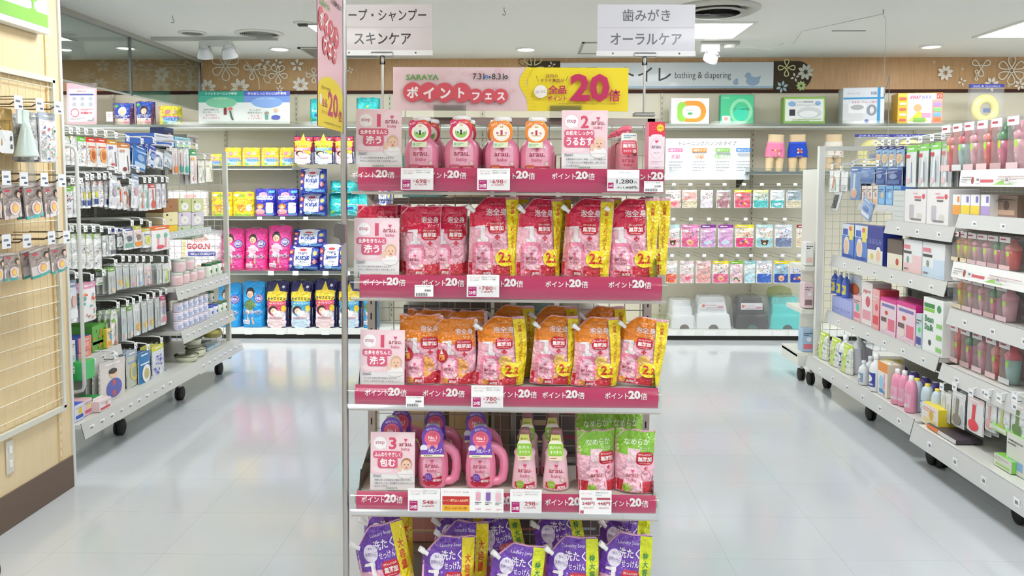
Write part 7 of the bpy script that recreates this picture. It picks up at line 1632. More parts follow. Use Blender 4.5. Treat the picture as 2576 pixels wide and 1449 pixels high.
# left column big bibs
g1 = 'tall packs hung beside the near end tube'
L(176, 198, 705, 812, 'text', '#8a9ab8', '#6a8ad8', 'blue and white detergent refill pack hanging near the pillar', ('#f3f5fa', '#e8b8b0', '#dfe8fa'), n=2, g=g1); L(207, 245, 710, 808, 'dots', '#f0a0c4', '#f3eef0', 'white bib pack with fruit motifs and a pink head', ('#f08a5a', '#8ac85a', '#e85a8a', '#5ab0a8', '#d8503a'), n=2, sd=77, g=g1)
L(246, 262, 698, 716, 'text', '#5aa03a', '#e8efe0', 'small pack with a red and green tag above the bib packs', ('#5aa03a', '#e8e8e8', '#c83a3a'), n=1, g=g1)
# bottom row (on hooks above the lowest shelf)
g1 = 'large packs hung over the lowest shelf of the left gondola'
L(252, 318, 906, 1006, 'child', '#d8d0cc', '#e0d8d2', 'large grey pack picturing a child in a blue apron', ('#5a62b8', '#c85a5a'), n=3, g=g1, X=-2.30, rot=3)
L(322, 350, 880, 972, 'disc', '#a8b4c8', '#c8ccc0', 'blue and yellow boxed plate pack', ('#d8cc7a', '#a8b0a0', '#8aa4c8'), n=3, g=g1, X=-2.33); L(352, 382, 884, 976, 'disc', '#2478b8', '#2478b8', 'blue boxed plate pack with a white panel', ('#f0f0f0', '#c8b880', '#e8eef4'), n=2, g=g1, X=-2.31)
L(386, 416, 866, 950, 'dots', '#d8d83a', '#dfe4ea', 'white pack with violet motifs and a yellow head', ('#5a58b8', '#7a78d0', '#4a48a0'), n=3, g=g1, X=-2.33, sd=5)

# goods standing on the left shelves
def lbox(name, cat, px0, px1, py0, py1, X, depth, side, artf, lab, grp=None, kind='card', z=None, rot=0):
    pc = (py0 + py1) / 2; ya, _ = onX(px0, pc, X); yb, _ = onX(px1, pc, X); cxp = (px0 + px1) / 2
    _, z0 = onX(cxp, py1, X); _, z1 = onX(cxp, py0, X)
    if z is not None: z1 = z + (z1 - z0) if z == z0 else max(z1, z + .02); z0 = z
    s = 1 if X < 0 else -1; W, H = abs(yb - ya), z1 - z0
    pr = mkbox(name, cat, W, H, depth, side, artf, kind); return pr.put((X - s * depth / 2, (ya + yb) / 2, z0 + .001), (0, 0, R(90 * s + rot)), (1, 1, 1), lab, grp)
def a_plain(c, d, e=None, word=None, wc='#444'):
    def f(W, H):
        it = [('r', -W * .5, 0, W * .5, H, c), ('r', -W * .4, H * .12, W * .4, H * .34, d)]
        if e: it.append(('e', W * .1, H * .55, min(W, H) * .22, min(W, H) * .22, e))
        if word: it.append(('t', word, 0, H * .78, W * .7, H * .12, wc, {'b': .01}))
        else: it += lines(-W * .4, H * .8, W * .4, 2, H * .08, H * .035, wc, int(W * 7))
        return it
    return f
def a_face(c, ink, ring=None):
    def f(W, H):
        it = [('r', -W * .5, 0, W * .5, H, c)]
        if ring: it += [('e', 0, H * .4, W * .3, H * .3, ring)]
        return it + [('e', -W * .06, H * .46, W * .03, H * .03, ink), ('e', W * .06, H * .46, W * .03, H * .03, ink), ('e', 0, H * .36, W * .05, H * .03, ink), ('e', -W * .25, H * .8, W * .08, H * .08, ink)]
    return f
# stacked tissue boxes on the upper short shelf
g1 = 'small square boxes stacked on the upper short shelf'
for r, (y0, y1, cols) in enumerate(((568, 600, ('#f0c82a', '#c8d8b8', '#c8d8c0')), (534, 567, ('#efe2b0', '#dccfe0', '#d8d0dc')), (501, 533, ('#a8703f', '#c8cc8a', '#cfd49a')))):
    for k, (a, b) in enumerate(((411, 447), (449, 480), (482, 512))):
        y0_, y1_ = y0 + 0, y1 + 0
        lbox('square_box', 'box', a, b, y0_, y1_, -2.42, .12, cols[k], a_face(cols[k], '#3a2a24' if k == 0 else '#8a8278', (None if k == 0 else '#f0eee8')), '%s square box, %s of the stack on the short shelf, %s column' % (['yellow', 'pale green', 'pale green'][k] if r == 0 else (['cream', 'lilac', 'lilac'][k] if r == 1 else ['brown', 'olive', 'olive'][k]), ['lowest', 'middle', 'topmost'][r], ['left', 'middle', 'right'][k]), g1)
# jars and cups
def mk_jar(r, h, body, lid, label_):
    def f():
        t = thing('food_jar', '', 'jar'); m = MB(); m.lathe([(0, 0), (r * .92, 0), (r, .004), (r, h * .8), (r * .94, h * .84)], 'gloss:' + body, 20); m.art([('r', -r * 120, h * 20, r * 120, h * 62, label_), ('e', 0, h * 42, r * 40, h * 14, lid)], cyl_warp(lambda z: np.full_like(z, r)), kind='card', cell=1.2, base=.001); m.build('jar_body', t)
        MB().lathe([(r * .99, h * .82), (r * 1.02, h * .84), (r * 1.02, h * .99), (r * .97, h), (0, h)], 'gloss:' + lid, 20).build('lid', t); return t
    return Proto(f)
J1 = mk_jar(.045, .085, '#efd9dc', '#d4dccf', '#f3c8cc'); J2 = mk_jar(.032, .06, '#e4dcf0', '#f0eef2', '#b8c4e0'); J3 = mk_jar(.036, .085, '#efe9e6', '#8a2f3c', '#f3ece8'); J4 = mk_jar(.036, .085, '#eef0ea', '#2f6a3c', '#e8efe0'); J5 = mk_jar(.036, .085, '#eceef4', '#2f4fb0', '#e4e8f4')
def jrow(pr, X, ys, z, lab, grp, sc=(1, 1, 1), rz=90):
    for k, y in enumerate(ys): pr.put((X, y, z + .001), (0, 0, R(rz)), sc, '%s, %s from the near end' % (lab, ['first', 'second', 'third', 'fourth', 'fifth', 'sixth', 'seventh', 'eighth', 'ninth', 'tenth'][k]), grp)
jrow(J1, -2.38, [5.42, 5.53, 5.66, 5.79], .76, 'squat pink baby food jar on the middle shelf', 'squat pink jars'); jrow(J1, -2.38, [5.47, 5.62], .847, 'squat pink baby food jar, second layer', 'squat pink jars')
jrow(J4, -2.36, [5.9, 6.0, 6.1], .76, 'green lidded jar, far part of the middle shelf', 'jars with green lids', (1, 1, 1.2))
for rI, zz in enumerate((.475, .537, .599)): jrow(J2, -2.32, [5.3, 5.385, 5.47, 5.555, 5.64, 5.725], zz, 'small lilac cup in the %s layer of the stack' % ['lowest', 'middle', 'top'][rI], 'small lilac cups')
jrow(J3, -2.40, [5.42, 5.52, 5.62], .662, 'dark red lidded jar over the lilac cups', 'jars with red lids')
jrow(J5, -2.33, [5.83, 5.92], .475, 'pale jar with a blue lid near the end post', 'jars with blue lids'); jrow(J4, -2.33, [6.01, 6.10], .475, 'pale jar with a green lid near the end post', 'jars with green lids'); jrow(J4, -2.38, [5.88, 5.98], .563, 'green lidded jar, upper layer by the end post', 'jars with green lids')
def mk_bowl():
    t = thing('lunch_bowl', '', 'bowl'); MB().lathe([(0, 0), (.05, 0), (.062, .01), (.068, .05), (.066, .055)], 'gloss:#e4e6cc', 28).build('bowl', t); MB().lathe([(.071, .05), (.072, .06), (.064, .068), (0, .07)], 'clear:#f0f2ee', 28).build('clear_lid', t); return t
PBw = Proto(mk_bowl); PBw.put((-2.33, 5.60, .242), label='cream round lunch bowl on the lowest shelf, nearer one', group='lunch bowls'); PBw.put((-2.32, 5.42, .242), scale=(1.1, 1.1, .8), label='pale round lunch bowl lying nearest on the lowest shelf', group='lunch bowls'); PBw.put((-2.36, 5.62, .313), scale=(.9, .9, .9), label='round lunch bowl stacked on the cream one', group='lunch bowls')
lbox('cup_box', 'box', 492, 522, 884, 918, -2.32, .1, '#e4dce8', a_plain('#ece6ec', '#d84a6a', '#f0a0a8'), 'white cup box with a red figure on the lowest shelf', z=.242)
lbox('wipe_box', 'box', 522, 540, 876, 905, -2.31, .1, '#a8c8e4', a_plain('#a8c8e4', '#e8f0f6'), 'pale blue box, left of two on the lowest shelf', z=.242); lbox('wipe_box', 'box', 541, 556, 870, 898, -2.31, .1, '#b8d0e4', a_plain('#b8d0e4', '#e8f0f6'), 'pale blue box, right of two on the lowest shelf', z=.242)
m = MB(); m.lathe([(0, 0), (.06, .005), (.075, .03), (.06, .06), (.03, .075), (0, .08)], 'tint:#efe6a0', 24); tag(m.build('bagged_bowl', loc=(-2.36, 5.98, .30)), 'yellow bagged bowl under the end mesh', 'bowl'); lbox('bowl_box', 'box', 532, 560, 890, 905, -2.40, .12, '#d4dce0', a_plain('#dfe4e8', '#c8d0d8'), 'low clear box carrying the yellow bagged bowl', z=.242)
# green, orange boxes near
g1 = 'green patterned boxes stacked near the pillar'
for k, (y0, y1) in enumerate(((862, 905), (822, 861), (806, 822))[:2]):
    lbox('pattern_box', 'box', 232, 268, y0 - 5, y1 + 3, -2.40, .16, '#4f9a3a', lambda W, H: [('r', -W / 2, 0, W / 2, H, '#62ab45')] + [('e', W * (-.35 + .14 * q), H * (.3 + .4 * (q % 2)), W * .05, H * .08, '#2f6a2a' if q % 3 else '#e87a3a') for q in range(6)] + [('l', [(-W * .05, H * .3), (W * .1, H * .7)], W * .08, '#e87a3a')], 'green patterned box, %s of the stack near the pillar' % ['lowest', 'topmost'][k], g1, z=[.517, None][k])
for k, (y0, y1) in enumerate(((885, 920), (848, 884))):
    lbox('pattern_box', 'box', 193, 230, y0, y1, -2.37, .15, '#3a4a9a', lambda W, H: [('r', -W * .38, 0, W / 2, H, '#ee8a7a'), ('r', -W * .2, H * .3, W * .3, H * .6, '#f4b0a4'), ('l', [(-W * .1, H * .75), (W * .3, H * .8)], H * .06, '#f8f0f0')], 'coral and navy box, %s of two near the pillar' % ['lower', 'upper'][k], 'coral and navy boxes', z=[.517, None][k])
lbox('yellow_pack', 'box', 269, 286, 826, 902, -2.38, .05, '#f0d040', a_plain('#f0d8a0', '#e8a040', '#5aa0d0'), 'narrow yellow and blue pack beside the green boxes', z=.517); lbox('white_pack', 'box', 176, 190, 858, 930, -2.36, .1, '#e6e8ea', a_plain('#eceef0', '#c8d0e0'), 'white pack at the near end of the small shelf', z=.517)
lbox('wipe_pack', 'box', 188, 212, 1016, 1090, -2.27, .08, '#3a5ac8', a_plain('#dfe4f4', '#2f58c8', '#e8c83a', 'おしりふき', '#c8502a'), 'blue and white wipes pack at the near end of the lowest shelf', z=.252); lbox('wipe_pack', 'box', 212, 232, 1004, 1078, -2.28, .09, '#e8b8c0', a_plain('#f0d4d8', '#d86a8a', '#e8e08a'), 'pink and white wipes pack on the lowest shelf', z=.252)
lbox('wipe_pack', 'box', 234, 258, 998, 1062, -2.28, .12, '#2a9a4a', a_plain('#eef0ee', '#4ab06a', '#d8506a'), 'white wipes pack with green sides on the lowest shelf', z=.252); lbox('wipe_pack', 'box', 250, 280, 1004, 1042, -2.24, .05, '#f0d8dc', a_plain('#f0e4e6', '#e05a6a', '#e8a8b0'), 'small pink wipes packet at the lip of the lowest shelf', z=.252)
m = MB(); m.box(-.06, .06, -.05, .05, 0, .10, 'gloss:#2fb85a', .004); y, z = onX(228, 975, -2.30); tag(m.build('green_case', loc=(-2.36, y, .424)), 'bright green plastic case beside the end tube', 'case'); m = MB(); m.box(-.14, .14, -.12, .12, 0, .17, 'card:#7a7f78', .004); tag(m.build('grey_carton', loc=(-2.52, y - .02, .252)), 'grey carton under the bright green case', 'carton')
m = MB(); m.box(-.06, .06, -.07, .07, 0, .09, 'bagfilm:#f0f0f0', .02); tag(m.build('clear_case', loc=(-2.42, y - .16, .425)), 'clear plastic case left of the bright green one', 'case')
# parcels on top of the left gondola
lbox('tissue_pack', 'tissue pack', 388, 436, 338, 362, -2.5, .2, '#4a78d8', a_plain('#e8eef8', '#3a6ad0', '#f0f0f6'), 'blue and white tissue pack lying on top of the left gondola', z=1.70); lbox('tissue_pack', 'tissue pack', 440, 478, 346, 366, -2.52, .18, '#8fd0e8', a_plain('#9ad4ea', '#b8e08a', '#f0f0c0'), 'light blue tissue pack lying on top of the left gondola', z=1.70)
lbox('dark_pack', 'pack', 412, 436, 322, 342, -2.62, .1, '#2a3a6a', a_plain('#2a3a6a', '#4a6ab0', '#c89a7a'), 'dark blue pack on top at the back of the left gondola', z=1.70); lbox('grey_box', 'box', 470, 500, 340, 364, -2.6, .12, '#8a8880', a_plain('#a8a69c', '#c8c89a', '#6a6860'), 'grey brown box on top near the far end of the left gondola', z=1.70)

# ------------------------------------------------------------------ wire panel, hooks and goods on the wooden partition
t2 = thing('grid_panel', 'cream wire grid panel with hooks fixed to the wooden partition at left', 'wire panel', (XP, 3.2, 0)); T2 = t2
yE = onX(130, 300, XP)[0]; zt = onX(128, 203, XP)[1]; zb = onX(160, 1022, XP)[1]
m = G_(t2); 
for z in (zt, zb): m.box(XP + .004, XP + .022, 1.6, yE, z - .012, z + .012, 'paint:#dcdcd0')
m.box(XP + .004, XP + .022, yE - .018, yE, zb, zt, 'paint:#dcdcd0'); m.build('panel_frame', t2)
m = G_(t2); z = zb + .05
while z < zt: m.tube([(XP + .016, 1.6, z), (XP + .016, yE, z)], .0022, 'paint:#efe8cf', 5, False); z += .075
y = yE - .04
while y > 1.6: m.tube([(XP + .011, y, zb), (XP + .011, y, zt)], .0014, 'paint:#e6d6a8', 5, False); y -= .055
m.build('wire_grid', t2)
m = MB(); ys_ = onX(150, 1100, XP)[0]; z = .2
m.box(-.002, .004, -.012, .012, .16, 2.6, 'paint:#e2c796')
tag(m.build('slotted_strip', loc=(XP + .002, ys_, 0)), 'long cream slotted metal strip set in the wooden partition', 'strip'); SS = bpy.data.objects['slotted_strip']
m = MB(); z = .18
while z < 2.58: m.box(.004, .005, -.003, .003, z, z + .024, 'paint:#f6f0e0'); z += .04
tag(m.build('slot_row', SS), kind='stuff')
def phook(py, px, l_=.17, tag_=True, nm=''):
    X = XP + l_; Y, z = onX(px, py, X)
    m = G_(t2); m.tube([(XP + .02, Y, z), (X - .02, Y, z), (X, Y, z + .012)], .0032, 'metal:#7d7468', 7, False); m.tube([(XP + .02, Y, z + .03), (X + .01, Y, z + .03)], .0022, 'metal:#7d7468', 6, False)
    o = m.build('display_hook', t2)
    m = G_(t2); m.box(X + .012, X + .014, Y - .026, Y + .026, z - .02, z + .034, 'paper:#f0f3f8'); m.box(X + .0141, X + .0146, Y - .018, Y + .01, z + .008, z + .016, 'paper:#7a8294'); m.box(X + .0141, X + .0146, Y - .0, Y + .02, z - .012, z - .004, 'paper:#5a6274'); m.build('price_tag', o)
    return X, Y, z
for (px, py) in ((38, 262), (92, 268), (138, 275), (8, 452), (52, 455), (104, 456), (148, 458), (8, 612), (60, 610), (122, 602), (160, 600)): phook(py, px)
gm = 'grey face mask packs on the partition hooks'
XM = XP + .165
for k, (a, b, y0, y1, c, r, lab) in enumerate(((-22, 8, 462, 548, '#e9dcd8', 4, 'at the picture edge, upper mask row'), (14, 60, 463, 549, '#e9dcd8', -6, 'second from the picture edge, upper mask row'), (70, 114, 462, 548, '#5ac8c8', -7, 'with a teal foot, upper mask row'), (118, 152, 462, 544, '#f3f0f0', -6, 'nearest the partition edge, upper mask row'),
        (-20, 12, 640, 712, '#4ab4ac', 4, 'at the picture edge, lower mask row'), (14, 52, 636, 706, '#4ab4ac', 2, 'second from the picture edge, lower mask row'), (84, 132, 622, 694, '#4ab4ac', -8, 'with a teal foot, third in the lower mask row'), (134, 174, 616, 684, '#4ab4ac', -6, 'nearest the partition edge, lower mask row'))):
    lpack('mask_pack', 'mask pack', a, b, y0, y1, a_small('#c9c0bc', None, 'mask', (c,)), 'grey face mask pack ' + lab, X=XM, n=2, base='#b5a8a2', grp=gm, rot=r)
lpack('gauze_pack', 'pack', 104, 146, 284, 408, a_small('#b8c4d4', '#eceaea', 'dots', ('#d8607a', '#5a88c8', '#4a4a50', '#8ac0a0'), seed=8, hh=.14), 'white patterned gauze pack in a clear sleeve, upper hooks', X=XM, n=4, base='#dfe0e0', rot=0)
lpack('pouch_pack', 'pack', 80, 100, 284, 402, a_small('#b8c4d4', '#d4d4d2', 'dots', ('#9a9a9a', '#c8c8c8', '#7a8a9a'), seed=9, hh=.14), 'grey patterned gauze pack behind the white one, upper hooks', X=XM - .01, n=3, base='#cfd0d0')
lpack('cotton_pack', 'pack', -6, 38, 272, 388, lambda W, H: [('r', -W * .48, H * .5, W * .48, H * .98, '#a8853a'), ('rr', -W * .46, H * .02, W * .44, H * .52, 2, '#eceeee'), ('r', W * .2, H * .3, W * .32, H * .4, '#4a4a50'), ('r', W * .2, H * .12, W * .32, H * .22, '#4a4a50')] + lines(-W * .4, H * .72, W * .3, 2, H * .04, H * .02, '#6a5424', 2), 'brown topped pack of white cotton at the picture edge', X=XM, n=2, base='#a8853a')
# breast pump like funnel
X, Y, z = XP + .17, *onX(64, 300, XP + .17)
t = thing('funnel_gadget', 'pale mint plastic funnel set hanging on the partition hooks', 'funnel', (X, Y, z)); m = MB(); h0 = onX(64, 396, X)[1] - z; 
m.xf = Matrix.Translation((0, .0, 0)); m.lathe([(.046, h0 + .003), (.044, h0 + .008), (.018, h0 + .12), (.014, h0 + .14)], 'gloss:#d6e8e2', 24); m.build('funnel_cone', t)
m = MB(); m.box(-.004, .004, -.022, .022, h0 + .10, h0 + .19, 'gloss:#d9ebe4', .003); m.build('middle_card', t); m = MB(); m.box(-.006, .0, -.05, -.018, -.02, .07, 'card:#e9f2f0'); m.build('white_card', t)
m = MB(); m.xf = Matrix.Rotation(R(8), 4, 'X'); m.box(-.012, -.004, -.02, .035, h0 - .11, h0 + .02, 'bagfilm:#f0f0ee', .004); m.build('clear_sleeve', t)
# outlet
y0, z1 = onX(11, 1112, XP); y1, z0 = onX(33, 1186, XP); t = thing('power_outlet', 'white double power outlet low on the wooden partition', 'outlet', (XP, (y0 + y1) / 2, (z0 + z1) / 2)); h = (z1 - z0) / 2; w_ = (y1 - y0) / 2
MB().box(.0005, .008, -w_, w_, -h, h, 'gloss:#ddd9cc', .003).build('cover_plate', t)
for s in (-1, 1): MB().box(.008, .011, -w_ * .4, w_ * .4, s * h * .42 - h * .22, s * h * .42 + h * .22, 'gloss:#f3f2ee', .002).build('socket', t)
# green tree sign
XS_ = XP + .05
ya = onX(0, 35, XS_)[0]; yb, zb_s = onX(121, 80, XS_); t = thing('tree_sign', 'white sign with a green tree and grass band high on the wooden partition', 'sign', (XS_, yb, zb_s)); Ls = yb - 1.9
m = MB(); m.box(-.04, 0, -Ls, 0, 0, .42, 'card:#dfe3f4')
wf = lambda x, z, h: np.stack([h, x, z], -1)
it = [('r', -Ls * 100, 1.6, 0, 7.2, '#8fce55'), ('e', -10.5, 6.4, 3.0, 1.8, '#8fce55'), ('l', [(-10.5, 7), (-10.5, 13)], 1.4, '#8fce55'), ('rr', -15, 11, -6.4, 22, 3.2, '#8fce55'), ('rr', -13.6, 18, -7.4, 28, 3, '#8fce55')]
for k in range(1, 5): it += [('l', [(-10.5 - k * 24, 7), (-10.5 - k * 24, 13)], 1.4, '#8fce55'), ('rr', -15 - k * 24, 11, -6.4 - k * 24, 24, 3.2, '#8fce55')]
m.art(it, wf, base=.001, kind='card', cell=50); m.build('sign_face', t); MB().box(-.045, .004, -Ls, .004, -.012, .012, 'paint:#f0f2f0').build('bottom_rail', t)
# black castor peeking in at the lower left corner
X, Y = onZ(-4, 1447, .05); t = thing('trolley_caster', 'black castor wheel just inside the lower left corner', 'castor', (X - .03, Y, 0)); m = MB(); m.xf = Matrix.Translation((0, 0, .05)) @ Matrix.Rotation(R(90), 4, 'Y'); m.lathe([(0, -.012), (.04, -.012), (.05, -.006), (.05, .006), (.04, .012), (0, .012)], 'rubber:#1d1c1b', 24); m.build('wheel', t); MB().box(-.02, .02, -.02, .02, .04, .11, 'rubber:#2a2827', .004).build('fork', t)
# ================================================================== right aisle: two gondolas on castors
LBs, RB_ = LB, 2.72
def rgond(name, lab, y0, y1):
    global t
    t = thing(name, lab, 'shelving', (2.45, (y0 + y1) / 2, 0))
    for y in (y0 + .03, y1 - .03): m = G_(t); m.box(RB_ - .02, RB_ + .02, y - .015, y + .015, .1, 1.7, 'paint:#b5b4aa'); m.build('back_post', t)
    m = G_(t); m.box(RB_ + .006, RB_ + .01, y0, y1, .2, 1.68, 'matte:#8d877c'); m.build('back_sheet', t)
    m = G_(t); meshpanel(m, 'X', RB_ - .02, y0, y1, .2, 1.68, 'paint:#a5a59c', .05); m.build('wire_panel', t)
    return t
def rshelf(y0, y1, zt, xl, lip=.07, tilt=-.02, c='#cfd0ce', art=None):
    m = G_(t); m.box(xl, RB_ - .03, y0, y1, zt - .02, zt, 'paint:#d8d8d0'); o = m.build('shelf_board', t)
    m = G_(t); Q = lambda e: [(xl + e, y0, zt + .01), (xl + e, y1, zt + .01), (xl + tilt + e, y1, zt - lip), (xl + tilt + e, y0, zt - lip)]
    m.add(Q(0), [(0, 1, 2, 3)], 'gloss:' + c); m.add(Q(.004), [(0, 1, 2, 3)], 'paint:#c6c5bf'); m.add([(xl + tilt * .1, y0, zt + .012), (xl + tilt * .1, y1, zt + .012), (xl + .004, y1, zt + .012), (xl + .004, y0, zt + .012)], [(0, 1, 2, 3)], 'gloss:#f2f3f2')
    if art:
        wf = lambda x, z, h: np.stack([xl + tilt * (zt + .01 - z) / (lip + .01) - h, y1 - x, z], -1); m.art(art, wf, off=(0, zt * 100 - lip * 100), cell=50)
    m.build('price_rail', o); k = y0 + .12; n = 0
    while k < y1 - .08 and n < 6:
        m = G_(t); f = .55; m.box(xl + tilt * f - .004, xl + tilt * f - .001, k, k + .04, zt - lip * .8, zt - lip * .35, 'paper:#f4f5f6'); m.box(xl + tilt * f - .0046, xl + tilt * f - .0041, k + .008, k + .028, zt - lip * .62, zt - lip * .46, 'paper:#8a8c90'); m.build('price_tag', o); k += .24; n += 1
RF = rgond('wire_gondola', 'far one of two wheeled wire gondolas along the right aisle, with an open end frame', 4.215, 5.87); YE = 5.87
xa_, xb2 = at(2062, 700, YE)[0], at(2236, 700, YE)[0]
m = G_(t); m.box(xa_ - .03, xa_ + .012, YE - .02, YE + .02, .1, 1.71, 'paint:#dfe0d8'); m.build('end_post', t); m = G_(t); m.box(xa_, RB_, YE - .015, YE + .015, 1.68, 1.71, 'paint:#cfd0c8'); m.build('top_bar', t)
m = G_(t); meshpanel(m, 'Y', YE, xa_ + .03, RB_, .24, 1.68, 'paint:#c4c4ba', .052); m.build('wire_panel', t)
rshelf(4.24, 5.84, .93, 2.17); rshelf(4.24, 5.84, .535, 2.14); rshelf(4.24, 5.86, .205, 2.02, .075); rshelf(4.22, 5.02, 1.215, 2.19); rshelf(5.08, 5.66, 1.30, 2.27, .035, -.006)
for p in ((2080, 976), (2190, 1056)): caster(t, *onZ(*p, 0), .15)
caster(t, onZ(2048, 974, 0)[0], 5.84, .15)
RN = rgond('wire_gondola', 'near one of two wheeled wire gondolas at the right picture edge', 2.85, 4.205)
D1 = [('p', [(8 + 22 * k, 1), (16 + 22 * k, 3.4), (24 + 22 * k, 1)], '#a8d878') for k in (1, 3, 4)] + [('r', 18, 2, 30, 3.4, '#d86a70'), ('e', 12, 3, 1.2, 1.8, '#a85a50')] + lines(2, 4.4, 11, 3, 1.1, .4, '#a09aa0', 2) + lines(34, 4.4, 60, 2, 1.4, .5, '#c8a8a8', 3)
rshelf(2.9, 4.17, 1.505, 2.18, .072, -.006, '#f2f2f0', D1); rshelf(2.9, 4.17, 1.285, 2.18, .06); rshelf(2.9, 4.17, 1.045, 2.16, .07, -.012, '#f4f4f2', D1); rshelf(2.9, 4.17, .805, 2.15); rshelf(2.9, 4.17, .52, 2.12); rshelf(2.9, 4.2, .20, 2.0, .085)
for p in ((2346, 1168), (2568, 1318)): caster(t, *onZ(*p, 0), .14)
caster(t, onZ(2330, 1158, 0)[0] + .02, 4.12, .14)
def rhook(Y, z, xt):
    m = G_(t); m.tube([(RB_ - .03, Y, z - .03), (xt, Y, z - .03)], .0022, 'metal:#8f908c', 5, False); m.tube([(RB_ - .03, Y, z + .004), (xt + .05, Y, z + .012), (xt, Y, z + .002)], .0045, 'gloss:#eceeec', 7, False); o = m.build('display_hook', t)
    m = G_(t); m.box(xt - .006, xt - .004, Y - .02, Y + .02, z - .034, z + .004, 'paper:#f8f9fa'); m.box(xt - .0066, xt - .0061, Y - .01, Y + .012, z - .02, z - .012, 'paper:#8a909a'); m.build('price_tag', o)
def RP(px0, px1, py0, py1, mot, hd, base, lab, c=None, X=2.24, n=2, clear=False, rot=0, g=None, sd=1, hook=True, nm='hanging_pack'):
    Y, z1, W, H = lpack(nm, 'pack', px0, px1, py0, py1, a_small(hd, base, mot, *((c,) if c else ()), seed=sd), lab, X, clear, True, n, '#e4e8ea', g, rot)
    if hook: rhook(Y, z1 + .040, X - .01)
t = RF
g = 'blue bottle packs hung at the top of the far right gondola'
for k, (a, b) in enumerate(((2201, 2216), (2217, 2233), (2234, 2250), (2252, 2271))): RP(a, b, 368, 420, 'disc', '#3a3f8a', '#8db8de', 'blue baby bottle pack with a navy head, %s of four' % ORD[k], ('#e8c8a0', '#d8b890', '#5a78b8'), X=2.3, g=g, rot=3)
g = 'dull blue bags on the far right gondola'
for k, (a, b) in enumerate(((2136, 2162), (2163, 2196), (2200, 2226), (2228, 2266))): RP(a, b, 420, (504, 462, 466, 468)[k], 'bulb' if k == 0 else 'text', '#5f86c4', ('#8aa8d4', '#6f8fc0', '#4a62a0', '#3c4c8c')[k], ('long light blue bag with a pale strip', 'crumpled dull blue bag', 'dark blue bag', 'navy bag')[k] + ' on the far right gondola', ('#e8c0a8', '#dfe4ec') if k == 0 else ('#5a78b0', '#8aa0c8', '#c8d4e8'), X=2.3, g=g, n=3)
RP(2084, 2110, 428, 486, 'tool', '#d8dad8', '#e4e6e4', 'grey and white pack with orange and green marks behind the end mesh', ('#e8703a', '#3a9a7a', '#b8c8c8', '#d0d4d4'), X=2.35); RP(2112, 2130, 432, 482, 'bulb', '#e0e2e2', '#e8eaea', 'small clear bottle pack behind the end mesh', ('#c8ccd0', '#e8ecec'), X=2.33, clear=True)
for k, (a, b) in enumerate(((2276, 2302), (2308, 2332), (2337, 2362), (2364, 2392))): RP(a, b, 366 - k * 4, 472, 'tool', '#8fdc6a', '#e3e8e6', 'tall clear bottle pack with a green head strip, %s of four' % ORD[k], ('#eef2f4', '#8f96b8', '#f0c8cc', '#e03a4a'), X=2.24, clear=True, g='tall clear bottle packs', n=3, sd=k)
g = 'small blue boxes standing on the narrow shelf'
for k, (a, b) in enumerate(((2168, 2180), (2182, 2194), (2196, 2208))): lbox('bottle_box', 'box', a, b, 468, 505, 2.28, .1, '#c8b8b0', a_plain('#eadfd6', '#e8c8a8', '#b8a0a8'), 'small cream box on the narrow shelf, %s of three' % ORD[k], g, z=1.301)
for k, (a, b) in enumerate(((2210, 2226), (2228, 2246), (2248, 2266))): lbox('bottle_box', 'box', a, b, 468, 512, 2.28, .1, '#4a7ac0', a_plain('#7ab4e4', '#8fc4ec', '#e8c8a0' if k < 1 else '#a8d4f0'), 'small sky blue box on the narrow shelf, %s of three' % ORD[k], g, z=1.301)
def a_warm(W, H): return [('r', -W / 2, 0, W / 2, H, '#eeecec'), ('rr', -W * .28, H * .12, -W * .05, H * .55, 1, '#c4bfc6'), ('e', W * .2, H * .22, W * .14, H * .1, '#dcd8d0'), ('r', -W * .2, H * .1, W * .3, H * .16, '#8a8488'), ('r', -W * .05, H * .74, W * .28, H * .8, '#e8808a'), ('r', -W * .02, H * .66, W * .26, H * .71, '#7a7678'), ('e', W * .38, H * .8, W * .06, H * .07, '#e04a5a')] + lines(-W * .1, H * .86, W * .3, 1, 1, H * .03, '#e8a0a8', 1)
lbox('warmer_box', 'box', 2277, 2330, 476, 548, 2.20, .16, '#e4e2e2', a_warm, 'white bottle warmer box, left of two', 'white bottle warmer boxes', z=1.217); lbox('warmer_box', 'box', 2332, 2387, 476, 552, 2.20, .16, '#e4e2e2', a_warm, 'white bottle warmer box, right of two', 'white bottle warmer boxes', z=1.217)
lbox('frosted_box', 'box', 2246, 2275, 480, 548, 2.22, .14, '#d4dad8', lambda W, H: [('r', -W / 2, H * k / 6, W / 2, H * k / 6 + .25, '#b8c0c0') for k in range(1, 6)], 'stack of frosted clear containers left of the warmer boxes', z=1.217)
Y, z = onX(2106, 508, 2.2); tt = thing('tablet_display', 'small white framed tablet with a dark screen tilted on the far right gondola', 'tablet', (2.2, Y, z), (0, R(14), 0)); m = MB(); m.box(-.012, 0, -.065, .065, -.07, .07, 'gloss:#eef0ee', .006); m.build('case', tt); m = MB(); m.box(-.0135, -.012, -.04, .045, -.05, .05, 'gloss:#5a5c60'); m.build('screen', tt)
RP(2162, 2188, 500, 548, 'text', '#8aa8d4', '#9ab4dc', 'blue leaflet tilted under the narrow shelf', ('#e8ecf4', '#6a8ac0', '#e8ecf4'), X=2.25, n=1, rot=-18, hook=False)
